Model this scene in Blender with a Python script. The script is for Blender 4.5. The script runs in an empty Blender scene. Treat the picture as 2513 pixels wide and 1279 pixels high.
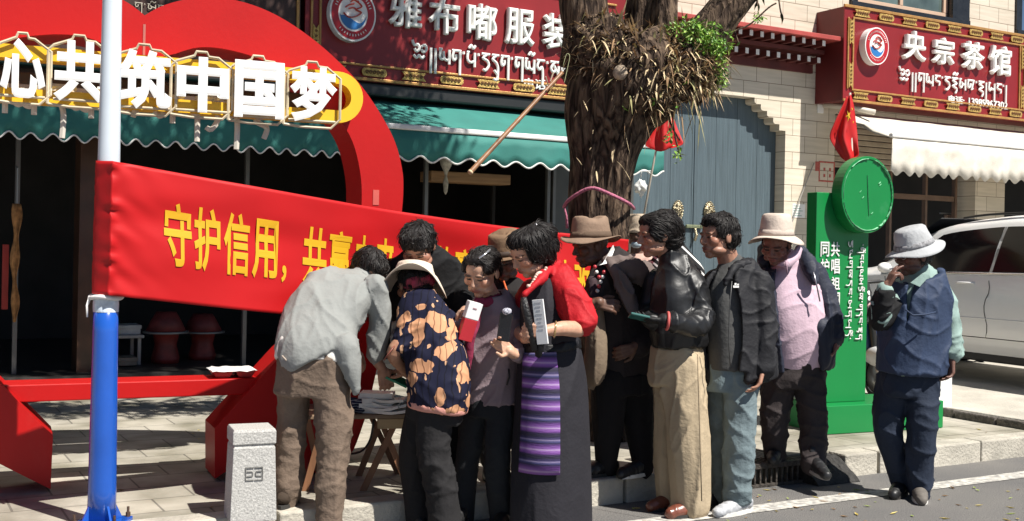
import bpy, math, random
import numpy as np
from mathutils import Vector, Matrix, noise
random.seed(7); np.random.seed(7)
scene = bpy.context.scene
col = scene.collection
# ------------------------------------------------------------------ camera
F = 2760.0; PX0 = 1256.5; PY0 = 605.0; ROLL = 0.0205; H = 1.42; PAV = 0.14
cam_d = bpy.data.cameras.new("camera")
cam = bpy.data.objects.new("camera", cam_d); col.objects.link(cam)
cam_d.sensor_width = 36.0; cam_d.lens = 36.0 * F / 2513.0
cam_d.shift_y = -(639.5 - PY0) / 2513.0
cam_d.clip_end = 500
cam.matrix_world = Matrix.Translation((0, 0, H)) @ Matrix.Rotation(math.pi / 2, 4, 'X') @ Matrix.Rotation(ROLL, 4, 'Z')
scene.camera = cam
# ------------------------------------------------------------------ light
SUN_AZ, SUN_EL = math.radians(52), math.radians(54)      # to the right of straight behind the camera
sdir = Vector((math.cos(SUN_EL) * math.sin(SUN_AZ), -math.cos(SUN_EL) * math.cos(SUN_AZ), math.sin(SUN_EL)))
sun_d = bpy.data.lights.new("sun", 'SUN'); sun_d.energy = 5.0; sun_d.angle = math.radians(0.53); sun_d.color = (1, .955, .88)
sun = bpy.data.objects.new("sun", sun_d); col.objects.link(sun)
sun.rotation_euler = sdir.to_track_quat('Z', 'Y').to_euler(); sun.location = sdir * 40
world = bpy.data.worlds.new("World"); scene.world = world; world.use_nodes = True
wn = world.node_tree
sky = wn.nodes.new('ShaderNodeTexSky'); sky.sky_type = 'NISHITA'; sky.sun_disc = False
sky.sun_elevation = SUN_EL; sky.sun_rotation = math.atan2(sdir.x, sdir.y); sky.altitude = 3600
wn.links.new(sky.outputs[0], wn.nodes['Background'].inputs[0])
wn.nodes['Background'].inputs[1].default_value = 0.05
scene.view_settings.view_transform = 'Standard'; scene.view_settings.look = 'None'
scene.view_settings.exposure = 0.7; scene.view_settings.gamma = 1
# ------------------------------------------------------------------ pixel geometry
CR, SR = math.cos(ROLL), math.sin(ROLL)
def ray(px, py):
    dx, dy = px - PX0, -(py - PY0)
    return (dx * CR - dy * SR) / F, (dx * SR + dy * CR) / F
def at(px, py, Z):
    u, v = ray(px, py); return Vector((u * Z, Z, H + v * Z))
def ground(px, py, z=0.0):
    u, v = ray(px, py); Z = (z - H) / v; return Vector((u * Z, Z, z))
class Plane:            # local x along it, local y away from the camera, local z up
    def __init__(s, o, ang):
        s.o = Vector((o[0], o[1], 0)); s.ang = ang
        s.a = Vector((math.cos(ang), math.sin(ang), 0)); s.b = Vector((-math.sin(ang), math.cos(ang), 0))
    def px(s, px, py, d=0.0):
        u, v = ray(px, py); r = Vector((u, 1, 0))
        t = (d + s.o.dot(s.b)) / r.dot(s.b)
        return ((r * t - s.o).dot(s.a), H + v * t)
    def W(s, x, d, z): return s.o + s.a * x + s.b * d + Vector((0, 0, z))
    def loc(s, w): q = Vector((w[0], w[1], 0)) - s.o; return Vector((q.dot(s.a), q.dot(s.b), w[2]))
# ------------------------------------------------------------------ materials
MATS = {}
def nt(name):
    m = bpy.data.materials.new(name); m.use_nodes = True
    t = m.node_tree; return m, t, t.nodes['Principled BSDF']
def mat(name, c, rough=.6, var=.12, vs=6, bump=0, bs=40, metal=0, spec=.5, coat=0, sheen=0, stretch=None, detail=4, tint=None, trans=0):
    if name in MATS: return MATS[name]
    m, t, b = nt(name); N, L = t.nodes, t.links
    tc = N.new('ShaderNodeTexCoord'); mp = N.new('ShaderNodeMapping'); L.new(tc.outputs['Object'], mp.inputs[0])
    if stretch: mp.inputs['Scale'].default_value = stretch
    n = N.new('ShaderNodeTexNoise'); n.inputs['Scale'].default_value = vs; n.inputs['Detail'].default_value = detail
    L.new(mp.outputs[0], n.inputs['Vector'])
    r = N.new('ShaderNodeValToRGB'); L.new(n.outputs[0], r.inputs[0])
    lo = [x * (1 - var) for x in c]; hi = [min(1, x * (1 + var)) for x in c]
    if tint: lo = list(tint)
    r.color_ramp.elements[0].position = .3; r.color_ramp.elements[1].position = .7
    r.color_ramp.elements[0].color = (*lo, 1); r.color_ramp.elements[1].color = (*hi, 1)
    L.new(r.outputs[0], b.inputs['Base Color'])
    b.inputs['Roughness'].default_value = rough; b.inputs['Metallic'].default_value = metal
    b.inputs['Specular IOR Level'].default_value = spec; b.inputs['Coat Weight'].default_value = coat
    b.inputs['Sheen Weight'].default_value = sheen; b.inputs['Transmission Weight'].default_value = trans
    if bump:
        n2 = N.new('ShaderNodeTexNoise'); n2.inputs['Scale'].default_value = bs; n2.inputs['Detail'].default_value = 5
        L.new(mp.outputs[0], n2.inputs['Vector'])
        bp = N.new('ShaderNodeBump'); bp.inputs['Strength'].default_value = bump; bp.inputs['Distance'].default_value = .02
        L.new(n2.outputs[0], bp.inputs['Height']); L.new(bp.outputs[0], b.inputs['Normal'])
    MATS[name] = m; return m
def cloth(name, c, rough=.85, var=.08, bump=.25, bs=35, sheen=.0, spec=.25, crease=.17):
    if name in MATS: return MATS[name]
    m = mat(name, c, rough, var, 9, bump, bs, spec=spec, sheen=sheen)
    t = m.node_tree; N, L = t.nodes, t.links; b = N['Principled BSDF']
    tc = N.new('ShaderNodeTexCoord'); mp = N.new('ShaderNodeMapping'); mp.inputs['Scale'].default_value = (1, 1, .62); mp.inputs['Rotation'].default_value = (.3, .4, 0)
    L.new(tc.outputs['Object'], mp.inputs[0])
    n = N.new('ShaderNodeTexNoise'); n.inputs['Scale'].default_value = 8; n.inputs['Detail'].default_value = 1.5; n.inputs['Distortion'].default_value = .8; L.new(mp.outputs[0], n.inputs[0])
    a = N.new('ShaderNodeMath'); a.operation = 'SUBTRACT'; a.inputs[1].default_value = .5; L.new(n.outputs[0], a.inputs[0])
    ab = N.new('ShaderNodeMath'); ab.operation = 'ABSOLUTE'; L.new(a.outputs[0], ab.inputs[0])
    bp = N.new('ShaderNodeBump'); bp.invert = True; bp.inputs['Strength'].default_value = crease; bp.inputs['Distance'].default_value = .05; L.new(ab.outputs[0], bp.inputs['Height'])
    old = b.inputs['Normal'].links
    if old: L.new(old[0].from_node.outputs[0], b.inputs['Normal']); L.new(bp.outputs[0], old[0].from_node.inputs['Normal'])
    else: L.new(bp.outputs[0], b.inputs['Normal'])
    return m
def scuff(m, c, scale=5, lo=.62, hi=.72, amt=.6, stretch=(1, 1, 1)):
    "worn, dusty or faded patches mixed over a paint"
    t = m.node_tree; N, L = t.nodes, t.links; b = N['Principled BSDF']; src = b.inputs['Base Color'].links[0].from_socket
    tc = N.new('ShaderNodeTexCoord'); mp = N.new('ShaderNodeMapping'); mp.inputs['Scale'].default_value = stretch; L.new(tc.outputs['Object'], mp.inputs[0])
    n = N.new('ShaderNodeTexNoise'); n.inputs['Scale'].default_value = scale; n.inputs['Detail'].default_value = 9; n.inputs['Roughness'].default_value = .65; L.new(mp.outputs[0], n.inputs[0])
    r = N.new('ShaderNodeMapRange'); r.inputs['From Min'].default_value = lo; r.inputs['From Max'].default_value = hi; r.inputs['To Max'].default_value = amt; L.new(n.outputs[0], r.inputs[0])
    mx = N.new('ShaderNodeMix'); mx.data_type = 'RGBA'; L.new(r.outputs[0], mx.inputs[0]); L.new(src, mx.inputs[6]); mx.inputs[7].default_value = (*c, 1); L.new(mx.outputs[2], b.inputs['Base Color']); return m
# ------------------------------------------------------------------ mesh collecting
class MB:
    def __init__(s): s.V = []; s.F = []; s.M = []; s.n = 0
    def add(s, vf, mi=0):
        V, Fc = vf
        V = [tuple(v) for v in V]
        s.V += V; s.F += [tuple(i + s.n for i in f) for f in Fc]; s.M += [mi] * len(Fc); s.n += len(V); return s
    def build(s, name, mats, parent=None, smooth=False, kind=None):
        me = bpy.data.meshes.new(name); me.from_pydata(s.V, [], s.F); me.validate(); me.update()
        if not isinstance(mats, (list, tuple)): mats = [mats]
        for m in mats: me.materials.append(m)
        if len(mats) > 1 and len(me.polygons) == len(s.M): me.polygons.foreach_set('material_index', s.M)
        if smooth: me.polygons.foreach_set('use_smooth', [True] * len(me.polygons))
        o = bpy.data.objects.new(name, me); col.objects.link(o)
        if parent: o.parent = parent
        if kind: o['kind'] = kind
        return o
def tag(o, label=None, cat=None, group=None, kind=None):
    if label: o['label'] = label
    if cat: o['category'] = cat
    if group: o['group'] = group
    if kind: o['kind'] = kind
    return o
def empty(name, label, cat, loc=(0, 0, 0), rz=0, group=None):
    o = bpy.data.objects.new(name, None); col.objects.link(o); o.location = loc; o.rotation_euler = (0, 0, rz)
    o.empty_display_size = .1
    return tag(o, label, cat, group)
def on(plane, name, label, cat, group=None):
    return empty(name, label, cat, tuple(plane.o), plane.ang, group)
def box(x0, x1, y0, y1, z0, z1):
    V = [(x, y, z) for z in (z0, z1) for y in (y0, y1) for x in (x0, x1)]
    return V, [(0, 2, 3, 1), (4, 5, 7, 6), (0, 1, 5, 4), (2, 6, 7, 3), (0, 4, 6, 2), (1, 3, 7, 5)]
def bevbox(x0, x1, y0, y1, z0, z1, b=.01):
    "box with bevelled edges (convex hull of inset corners)"
    cx, cy, cz = (x0 + x1) / 2, (y0 + y1) / 2, (z0 + z1) / 2
    import bmesh
    bm = bmesh.new(); V, Fc = box(x0, x1, y0, y1, z0, z1)
    vs = [bm.verts.new(v) for v in V]; [bm.faces.new([vs[i] for i in f]) for f in Fc]
    bmesh.ops.bevel(bm, geom=bm.edges[:], offset=b, segments=2, affect='EDGES', profile=.5)
    bm.verts.index_update(); r = [v.co[:] for v in bm.verts], [tuple(v.index for v in f.verts) for f in bm.faces]
    bm.free(); return r
def tri(poly):
    "triangulate a 2-D polygon"
    from mathutils.geometry import tessellate_polygon
    return tessellate_polygon([[Vector((p[0], p[1], 0)) for p in poly]])
def prism(poly, y0, y1):
    "extrude an (x,z) outline from depth y0 (front) to y1"
    n = len(poly)
    V = [(p[0], y0, p[1]) for p in poly] + [(p[0], y1, p[1]) for p in poly]
    T = tri(poly)
    Fc = [t for t in T] + [tuple(i + n for i in reversed(t)) for t in T]
    Fc += [(i, (i + 1) % n, n + (i + 1) % n, n + i) for i in range(n)]
    return V, Fc
def frame_of(t):
    t = t.normalized(); up = Vector((0, 0, 1)) if abs(t.z) < .9 else Vector((1, 0, 0))
    x = t.cross(up).normalized(); return x, x.cross(t).normalized()
def tube(P, r, n=8, flat=1.0, cap=True):
    P = [Vector(p) for p in P]; R = r if isinstance(r, (list, tuple)) else [r] * len(P)
    V = []; Fc = []; x = None
    for i, p in enumerate(P):
        t = (P[min(i + 1, len(P) - 1)] - P[max(i - 1, 0)])
        if t.length < 1e-9: t = Vector((0, 0, 1))
        t.normalize()
        if x is None: x, y = frame_of(t)
        x = (x - t * x.dot(t)); x = x.normalized() if x.length > 1e-6 else frame_of(t)[0]; y = t.cross(x)
        for k in range(n):
            a = 2 * math.pi * k / n; V.append(p + (x * math.cos(a) + y * math.sin(a) * flat) * R[i])
    for i in range(len(P) - 1):
        for k in range(n):
            Fc.append((i * n + k, i * n + (k + 1) % n, (i + 1) * n + (k + 1) % n, (i + 1) * n + k))
    if cap: Fc += [tuple(reversed(range(n))), tuple(range((len(P) - 1) * n, len(P) * n))]
    return V, Fc
def lathe(prof, n=24, c=(0, 0, 0), close=True):
    V = []; Fc = []
    for (r, z) in prof:
        for k in range(n):
            a = 2 * math.pi * k / n; V.append((c[0] + r * math.cos(a), c[1] + r * math.sin(a), c[2] + z))
    for i in range(len(prof) - 1):
        for k in range(n): Fc.append((i * n + k, i * n + (k + 1) % n, (i + 1) * n + (k + 1) % n, (i + 1) * n + k))
    if close: Fc += [tuple(reversed(range(n))), tuple(range((len(prof) - 1) * n, len(prof) * n))]
    return V, Fc
def spline(P, k=6, closed=False):
    "Catmull-Rom through points (tuples of any dimension)"
    P = [np.array(p, float) for p in P]; n = len(P); out = []
    rng = range(n) if closed else range(n - 1)
    for i in rng:
        g = (lambda j: P[j % n]) if closed else (lambda j: P[min(max(j, 0), n - 1)])
        p0, p1, p2, p3 = g(i - 1), g(i), g(i + 1), g(i + 2)
        for j in range(k):
            t = j / k
            out.append(tuple(.5 * ((2 * p1) + (-p0 + p2) * t + (2 * p0 - 5 * p1 + 4 * p2 - p3) * t * t + (-p0 + 3 * p1 - 3 * p2 + p3) * t ** 3)))
    if not closed: out.append(tuple(P[-1]))
    return out
def xf(vf, M): return [M @ Vector(v) for v in vf[0]], vf[1]
# ------------------------------------------------------------------ lettering
DG = bpy.context.evaluated_depsgraph_get
def glyphs(s, bold=.02, res=3):
    "text as V,F normalised: x from 0, cap box height about 1, thickness 0..1 along y (0 = front)"
    c = bpy.data.curves.new('lettering_curve', 'FONT'); c.body = s; c.size = 1; c.extrude = .03; c.bevel_depth = bold; c.bevel_resolution = 0
    c.resolution_u = res
    o = bpy.data.objects.new('lettering_tmp', c); col.objects.link(o)
    bpy.context.view_layer.update()
    m = o.evaluated_get(DG()).to_mesh()
    V = np.array([v.co[:] for v in m.vertices]); Fc = [tuple(p.vertices) for p in m.polygons]
    o.evaluated_get(DG()).to_mesh_clear()
    bpy.data.objects.remove(o); bpy.data.curves.remove(c)
    V[:, 0] -= V[:, 0].min(); V[:, 1] -= V[:, 1].min(); V[:, 2] -= V[:, 2].min(); 
    h = V[:, 1].max(); w = V[:, 0].max(); V[:, 2] /= V[:, 2].max()
    return V, Fc, w, h
def letter(s, x0, x1, z0, z1, yf, yb, bold=.02, quad=None):
    "fit text into a box of the local x/z plane, front at depth yf, back at yb"
    V, Fc, w, h = glyphs(s, bold)
    if quad:
        (a, b, c2, d) = quad   # bl, br, tr, tl
        out = []
        for v in V:
            u, t = v[0] / w, v[1] / h
            x = (a[0] * (1 - u) + b[0] * u) * (1 - t) + (d[0] * (1 - u) + c2[0] * u) * t
            z = (a[1] * (1 - u) + b[1] * u) * (1 - t) + (d[1] * (1 - u) + c2[1] * u) * t
            out.append((x, yb + (yf - yb) * v[2], z))
        return out, Fc
    return [(x0 + v[0] / w * (x1 - x0), yb + (yf - yb) * v[2], z0 + v[1] / h * (z1 - z0)) for v in V], Fc
TB = {  # strokes of the Tibetan letters, head line at y=1
 'g': (.6, [[(0, 1), (.62, 1)], [(.14, 1), (.05, .7), (.14, .5), (.28, .62), (.26, .8)], [(.56, 1), (.56, -.25)]]),
 'y': (.75, [[(0, 1), (.22, 1)], [(.1, 1), (.08, .6), (.22, .48), (.4, .6)], [(.3, .9), (.36, .55), (.55, .45), (.68, .55)], [(.7, 1), (.7, .25)]]),
 'p': (.62, [[(0, 1), (.18, 1)], [(.08, 1), (.06, .65), (.25, .48), (.55, .55)], [(.56, 1), (.56, .25)]]),
 "a": (.6, [[(0, 1), (.58, 1)], [(.4, 1), (.1, .78), (.4, .66), (.52, .42), (.3, .15), (.12, .2)]]),
 'd': (.5, [[(0, 1), (.5, 1)], [(.35, 1), (.06, .78), (.32, .6), (.45, .3), (.42, -.3)]]),
 'n': (.6, [[(0, 1), (.6, 1)], [(.2, 1), (.06, .7), (.22, .5), (.4, .66), (.48, .3), (.46, -.35)]]),
 's': (.72, [[(0, 1), (.7, 1)], [(.12, 1), (.06, .6), (.24, .5), (.32, .78)], [(.34, .78), (.6, .4)], [(.66, 1), (.46, .35)]]),
 'q': (.55, [[(0, 1), (.55, 1)], [(.25, 1), (.08, .74), (.3, .62), (.5, .6), (.46, .36)]]),
 'm': (.7, [[(0, 1), (.22, 1)], [(.12, 1), (.06, .55), (.24, .42), (.34, .7), (.2, .8)], [(.34, .7), (.62, .6)], [(.64, 1), (.64, .25)]]),
 'j': (.62, [[(0, 1), (.6, 1)], [(.52, 1), (.12, .82), (.52, .66), (.12, .45), (.52, .28), (.42, -.02)]]),
 'k': (.72, [[(0, 1), (.2, 1)], [(.1, 1), (.06, .6), (.2, .48), (.32, .7)], [(.3, .62), (.6, .55)], [(.66, 1), (.66, -.2)]]),
 'c': (.72, [[(0, 1), (.7, 1)], [(.36, 1), (.08, .68), (.24, .45), (.42, .6), (.3, .8)], [(.42, .6), (.6, .45), (.66, .8)], [(.62, .5), (.6, .1)]]),
 "o": (0, [[(-.6, 1.22), (-.45, 1.38), (-.3, 1.22), (-.15, 1.38)]]),
 'u': (0, [[(-.45, .2), (-.2, -.05), (-.3, -.3), (-.5, -.25)]]),
 "'": (.16, [[(.04, 1), (.08, .86)]]), '|': (.18, [[(.08, 1), (.08, -.3)]]), ' ': (.25, []),
 '@': (.95, [[(-.1, 1.3), (.05, 1.05), (.28, 1.1), (.38, .9), (.2, .74), (.06, .88)], [(.5, 1.0), (.75, 1.1), (.85, .88), (.65, .74), (.52, .88)], [(.02, .55), (.2, .42), (.36, .55), (.55, .42), (.72, .55)]]),
}
def tibetan(s, x0, x1, z0, z1, yf, r=.055, flat=.6, vert=False):
    P = []; x = 0
    for ch in s:
        w, st = TB[ch]
        for k in st: P.append([(x + a, b) for a, b in k])
        x += w + (.13 if w else 0)
    sx = (x1 - x0) / x; sz = (z1 - z0) / 1.75; mb = MB()
    for k in P:
        pts = spline([(x0 + a * sx, z0 + (b + .35) * sz) for a, b in k], 4)
        rr = r * min(abs(sz), abs(sx) * 1.3)
        mb.add(tube([(a, yf, b) for a, b in pts], rr, 6))
    return mb.V, mb.F
# ================================================================== setting
PHI = math.atan(F / 4850.0)
u0, _ = ray(500, 925); Z0 = 10.4
FP = Plane((u0 * Z0, Z0), PHI)                    # facade plane
kp = ground(1465, 1180, PAV); DK = FP.loc(kp).y   # kerb line, local depth
SK = FP.loc(kp).x
def fx(px, py=600, d=0): return FP.px(px, py, d)[0]
def fz(px, py, d=0): return FP.px(px, py, d)[1]
# asphalt
def road_mat():
    m, t, b = nt('asphalt'); N, L = t.nodes, t.links
    tc = N.new('ShaderNodeTexCoord')
    n1 = N.new('ShaderNodeTexNoise'); n1.inputs['Scale'].default_value = 160; n1.inputs['Detail'].default_value = 4
    n2 = N.new('ShaderNodeTexNoise'); n2.inputs['Scale'].default_value = 1.6; n2.inputs['Detail'].default_value = 6
    L.new(tc.outputs['Object'], n1.inputs[0]); L.new(tc.outputs['Object'], n2.inputs[0])
    r1 = N.new('ShaderNodeValToRGB'); r1.color_ramp.elements[0].position = .35; r1.color_ramp.elements[0].color = (.07, .07, .072, 1)
    r1.color_ramp.elements[1].position = .68; r1.color_ramp.elements[1].color = (.26, .25, .235, 1); L.new(n1.outputs[0], r1.inputs[0])
    mx = N.new('ShaderNodeMix'); mx.data_type = 'RGBA'; mx.blend_type = 'MULTIPLY'; mx.inputs[0].default_value = 1
    r2 = N.new('ShaderNodeValToRGB'); r2.color_ramp.elements[0].position = .3; r2.color_ramp.elements[0].color = (.72, .72, .74, 1)
    r2.color_ramp.elements[1].color = (1.25, 1.2, 1.12, 1); L.new(n2.outputs[0], r2.inputs[0])
    L.new(r1.outputs[0], mx.inputs[6]); L.new(r2.outputs[0], mx.inputs[7]); L.new(mx.outputs[2], b.inputs['Base Color'])
    b.inputs['Roughness'].default_value = .85
    bp = N.new('ShaderNodeBump'); bp.inputs['Strength'].default_value = .6; bp.inputs['Distance'].default_value = .006
    L.new(n1.outputs[0], bp.inputs['Height']); L.new(bp.outputs[0], b.inputs['Normal']); return m
def brick_mat(name, c1, c2, mortar, bw, bh, ms, mp_rot=(0, 0, 0), rough=.7, streak=None, bump=.3, stain=.25, off=.5, loc=(0, 0, 0)):
    m, t, b = nt(name); N, L = t.nodes, t.links
    tc = N.new('ShaderNodeTexCoord'); mp = N.new('ShaderNodeMapping'); mp.inputs['Rotation'].default_value = mp_rot; mp.inputs['Location'].default_value = loc
    L.new(tc.outputs['Object'], mp.inputs[0])
    br = N.new('ShaderNodeTexBrick'); br.inputs['Scale'].default_value = 1; br.offset = off
    br.inputs['Brick Width'].default_value = bw; br.inputs['Row Height'].default_value = bh
    br.inputs['Mortar Size'].default_value = ms; br.inputs['Mortar Smooth'].default_value = .3; br.inputs['Bias'].default_value = 0
    br.inputs['Color1'].default_value = (*c1, 1); br.inputs['Color2'].default_value = (*c2, 1); br.inputs['Mortar'].default_value = (*mortar, 1)
    L.new(mp.outputs[0], br.inputs[0])
    n = N.new('ShaderNodeTexNoise'); n.inputs['Scale'].default_value = 3; n.inputs['Detail'].default_value = 8
    mp2 = N.new('ShaderNodeMapping'); L.new(tc.outputs['Object'], mp2.inputs[0])
    if streak: mp2.inputs['Scale'].default_value = streak
    L.new(mp2.outputs[0], n.inputs[0])
    r = N.new('ShaderNodeValToRGB'); r.color_ramp.elements[0].position = .3; r.color_ramp.elements[0].color = (1 - stain, 1 - stain, 1 - stain * 1.1, 1)
    r.color_ramp.elements[1].position = .65; r.color_ramp.elements[1].color = (1.03, 1.03, 1.03, 1); L.new(n.outputs[0], r.inputs[0])
    mx = N.new('ShaderNodeMix'); mx.data_type = 'RGBA'; mx.blend_type = 'MULTIPLY'; mx.inputs[0].default_value = 1
    L.new(br.outputs[0], mx.inputs[6]); L.new(r.outputs[0], mx.inputs[7]); L.new(mx.outputs[2], b.inputs['Base Color'])
    b.inputs['Roughness'].default_value = rough; b.inputs['Specular IOR Level'].default_value = .3
    bp = N.new('ShaderNodeBump'); bp.inputs['Strength'].default_value = bump; bp.inputs['Distance'].default_value = .01; bp.invert = True
    L.new(br.outputs['Fac'], bp.inputs['Height'])
    n3 = N.new('ShaderNodeTexNoise'); n3.inputs['Scale'].default_value = 60; L.new(tc.outputs['Object'], n3.inputs[0])
    b2 = N.new('ShaderNodeBump'); b2.inputs['Strength'].default_value = .15; b2.inputs['Distance'].default_value = .01
    L.new(n3.outputs[0], b2.inputs['Height']); L.new(bp.outputs[0], b2.inputs['Normal']); L.new(b2.outputs[0], b.inputs['Normal']); return m
FACADE_TF = dict(loc=tuple(FP.o), rz=FP.ang)
def setpiece(mb, name, m, kind='structure'):
    o = mb.build(name, m, None, kind=kind); o.location = FP.o; o.rotation_euler = (0, 0, FP.ang); return o
g = MB(); g.add(([(-150, -150, 0), (150, -150, 0), (150, 150, 0), (-150, 150, 0)], [(0, 1, 2, 3)])); g.build('road', road_mat(), None, kind='structure')
pav_m = brick_mat('paving', (.44, .405, .34), (.37, .345, .295), (.2, .185, .16), .42, .28, .006, stain=.5, bump=.5)
scuff(pav_m, (.13, .115, .095), 1.7, .56, .74, .55); scuff(pav_m, (.5, .46, .4), 9, .62, .75, .4)
setpiece(MB().add(box(-40, 60, DK + .16, .35, -.05, PAV)), 'pavement', pav_m)
kb = MB(); x = -12.0
rk = random.Random(3)
while x < 26:
    a_, b_ = x + .006, x + .99; ga, gb = fx(1848, 1180, DK) - .62, fx(2075, 1150, DK)
    if a_ < ga < b_: b_ = ga - .005
    if a_ < gb < b_: a_ = gb
    if not (a_ >= ga and b_ <= gb) and b_ > a_ + .02:
        kb.add(bevbox(a_, b_, DK + rk.uniform(-.006, .006), DK + .154, -.05, PAV + .003, .012))
    x += 1.0
setpiece(kb, 'kerb', mat('kerb_stone', (.42, .39, .33), .85, .25, 5, .5, 50))
setpiece(MB().add(([(-40, DK - .50, .004), (60, DK - .50, .004), (60, DK - .36, .004), (-40, DK - .36, .004)], [(0, 1, 2, 3)])), 'road_marking',
         mat('road_paint', (.55, .53, .48), .8, .2, 25, .3, 90, tint=(.22, .21, .20)))
# raised driveway slab on the right
p = FP.loc(ground(2513, 1055, PAV)); p2 = FP.loc(ground(2325, 1022, PAV))
dv = MB(); sx = (p.x + p2.x) / 2
dv.add(bevbox(sx + .03, sx + 14, p.y - .4, .3, PAV - .02, PAV + .07, .015))
setpiece(dv, 'driveway', mat('driveway_concrete', (.46, .43, .37), .85, .15, 3, .35, 30))
rb = MB(); yy = p.y - .4
while yy < -.2:
    l = rk.uniform(.25, .5); rb.add(bevbox(sx - .02 + rk.uniform(-.012, .012), sx + .028, yy, yy + l - .01, PAV - .02, PAV + .066 + rk.uniform(-.012, .004), .012)); yy += l
setpiece(rb, 'driveway_kerb', mat('broken_kerb', (.12, .105, .09), .95, .5, 22, .9, 40))
# ================================================================== buildings
def T(px, py, d=0): return FP.px(px, py, d)
beige = brick_mat('beige_blocks', (.66, .59, .48), (.60, .535, .43), (.22, .17, .12), .405, .205, .0045, (math.pi / 2, 0, 0), .75, (.6, .6, 7), .35, .16, loc=(.06, 0, .035))
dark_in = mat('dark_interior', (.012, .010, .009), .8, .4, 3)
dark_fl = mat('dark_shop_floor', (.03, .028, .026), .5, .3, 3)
steel = mat('grey_metal', (.3, .3, .3), .45, .1, 5, metal=.6)
blackst = mat('black_stone', (.018, .019, .02), .25, .3, 12)
# --- clothing shop (dark, open front)
sh = on(FP, 'clothes_shop', 'dark open shop front behind the red heart, under the green awnings', 'shop')
S0, S1 = -9.0, 4.52
w = MB(); w.add(box(S0, S1, .02, .3, 2.62, 4.35)); w.build('fascia', mat('fascia_brown', (.05, .022, .015), .6, .3, 4), sh)
w = MB(); w.add(box(S0, S1, .02, .3, 4.354, 8.0)); w.build('wall', beige, sh)
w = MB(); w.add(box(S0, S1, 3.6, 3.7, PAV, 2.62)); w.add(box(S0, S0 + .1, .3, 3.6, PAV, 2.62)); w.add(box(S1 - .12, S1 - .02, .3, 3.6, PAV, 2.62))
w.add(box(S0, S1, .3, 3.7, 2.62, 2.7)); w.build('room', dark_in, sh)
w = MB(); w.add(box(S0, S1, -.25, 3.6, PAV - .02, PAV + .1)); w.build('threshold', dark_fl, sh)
w = MB(); a, b = fx(193, 600), fx(240, 600); w.add(box(a, b, -.02, .28, PAV + .1, 2.62)); w.build('pillar', mat('brown_pillar', (.07, .032, .018), .35, .3, 5, spec=.6), sh)
dfm = mat('dim_frame', (.16, .155, .15), .4, .1, 4, metal=.4)
for px in (40, 603, 1042, 1342, 1356):
    s = fx(px, 600, .05); MB().add(box(s - .018, s + .018, .03, .08, PAV + .1, 2.62)).build('door_post', dfm, sh)
MB().add(box(fx(1366, 600), fx(1560, 600), .06, .1, PAV + .1, 2.62)).build('door_panel', mat('dim_panel', (.07, .07, .065), .4), sh)
s, z = T(1050, 445, .3); s2, z2 = T(1245, 425, .3)
tag(on(FP, 'wooden_shelf', 'brown wooden shelf board in the dark shop above the banner', 'shelf'))
shelf = bpy.data.objects['wooden_shelf']
MB().add(bevbox(s, s2, .22, .5, z - .0, z + .11, .008)).build('board', mat('shelf_wood', (.30, .17, .08), .6, .25, 3, stretch=(1, 1, 12)), shelf)
wb = MB()
for q in (s + .05, s2 - .1): wb.add(box(q, q + .035, .44, .5, PAV + .1, z - .002))
wb.build('leg', dark_in, shelf)
# things in the dim shop
def drum(px, py0, py1, wpx, d, label):
    s, zt = T(px, py0, d); _, zb = T(px, py1, d); zb = PAV + .1; h = zt - zb
    o = on(FP, 'red_drum_stand', label, 'drum stand', 'red stands in the shop')
    r = .17
    MB().add(lathe([(r * .75, 0), (r * .78, h * .1), (r * .6, h * .35), (r * .72, h * .55), (r * .8, h * .58)], 20, (s, d, zb))).build('base', mat('dim_red', (.20, .025, .02), .5, .4, 9), o, True)
    MB().add(lathe([(r * 1.25, h * .585), (r * 1.25, h * .62)], 20, (s, d, zb))).build('tray', steel, o, True)
    MB().add(lathe([(r * 1.1, h * .625), (r * .8, h * .85), (r * .55, h)], 20, (s, d, zb))).build('cover', mat('dim_maroon', (.14, .02, .02), .6, .4, 9), o, True)
drum(408, 765, 895, 60, .55, 'red waisted drum stand just right of the blue pole in the shop')
drum(498, 770, 895, 60, .75, 'red waisted drum stand nearer the food tray in the shop')
def shopbox(px0, px1, py0, py1, d, name, c, label, cat):
    s0, z1 = T(px0, py0, d); s1, z0 = T(px1, py1, d)
    o = MB().add(bevbox(s0, s1, d, d + .25, z0, z1, .006)).add(bevbox(s0 - .008, s1 + .008, d - .008, d + .258, z1 - .03, z1 + .004, .004)).build(name, mat('carton_' + name, c, .8, .2, 8), None)
    o.location = FP.o; o.rotation_euler = (0, 0, FP.ang); tag(o, label, cat)
table_s, tz = T(285, 822, .5); ts2, _ = T(350, 822, .5)
o = on(FP, 'display_stand', 'dim low stand behind the blue pole in the shop', 'stand')
MB().add(bevbox(table_s - .2, ts2, .42, .85, tz - .03, tz, .004)).build('top', steel, o)
wl = MB()
for a in (table_s - .18, ts2 - .05):
    for b in (.46, .8): wl.add(box(a, a + .03, b, b + .03, PAV + .1, tz - .031))
wl.build('leg', steel, o)
shopbox(288, 345, 800, 821, .5, 'shoe_box', (.5, .5, .48), 'pale box on the dim stand right of the blue pole', 'box')
shopbox(292, 336, 880, 897, .3, 'carton', (.28, .22, .16), 'brown carton on the shop floor right of the blue pole', 'box')
s, z = T(1095, 395, .1)
o = on(FP, 'hanging_lamp', 'pale hanging cloth bundle under the green awning, left of the bamboo pole', 'bundle')
MB().add(lathe([(.01, .22), (.05, .14), (.075, .05), (.055, -.03), (.02, -.1), (.012, -.14), (.03, -.2), (.02, -.3), (.004, -.33)], 12, (s, .1, z - .02))).build('cloth', mat('dim_cloth', (.45, .42, .36), .9, .3, 30), o, True)
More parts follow.
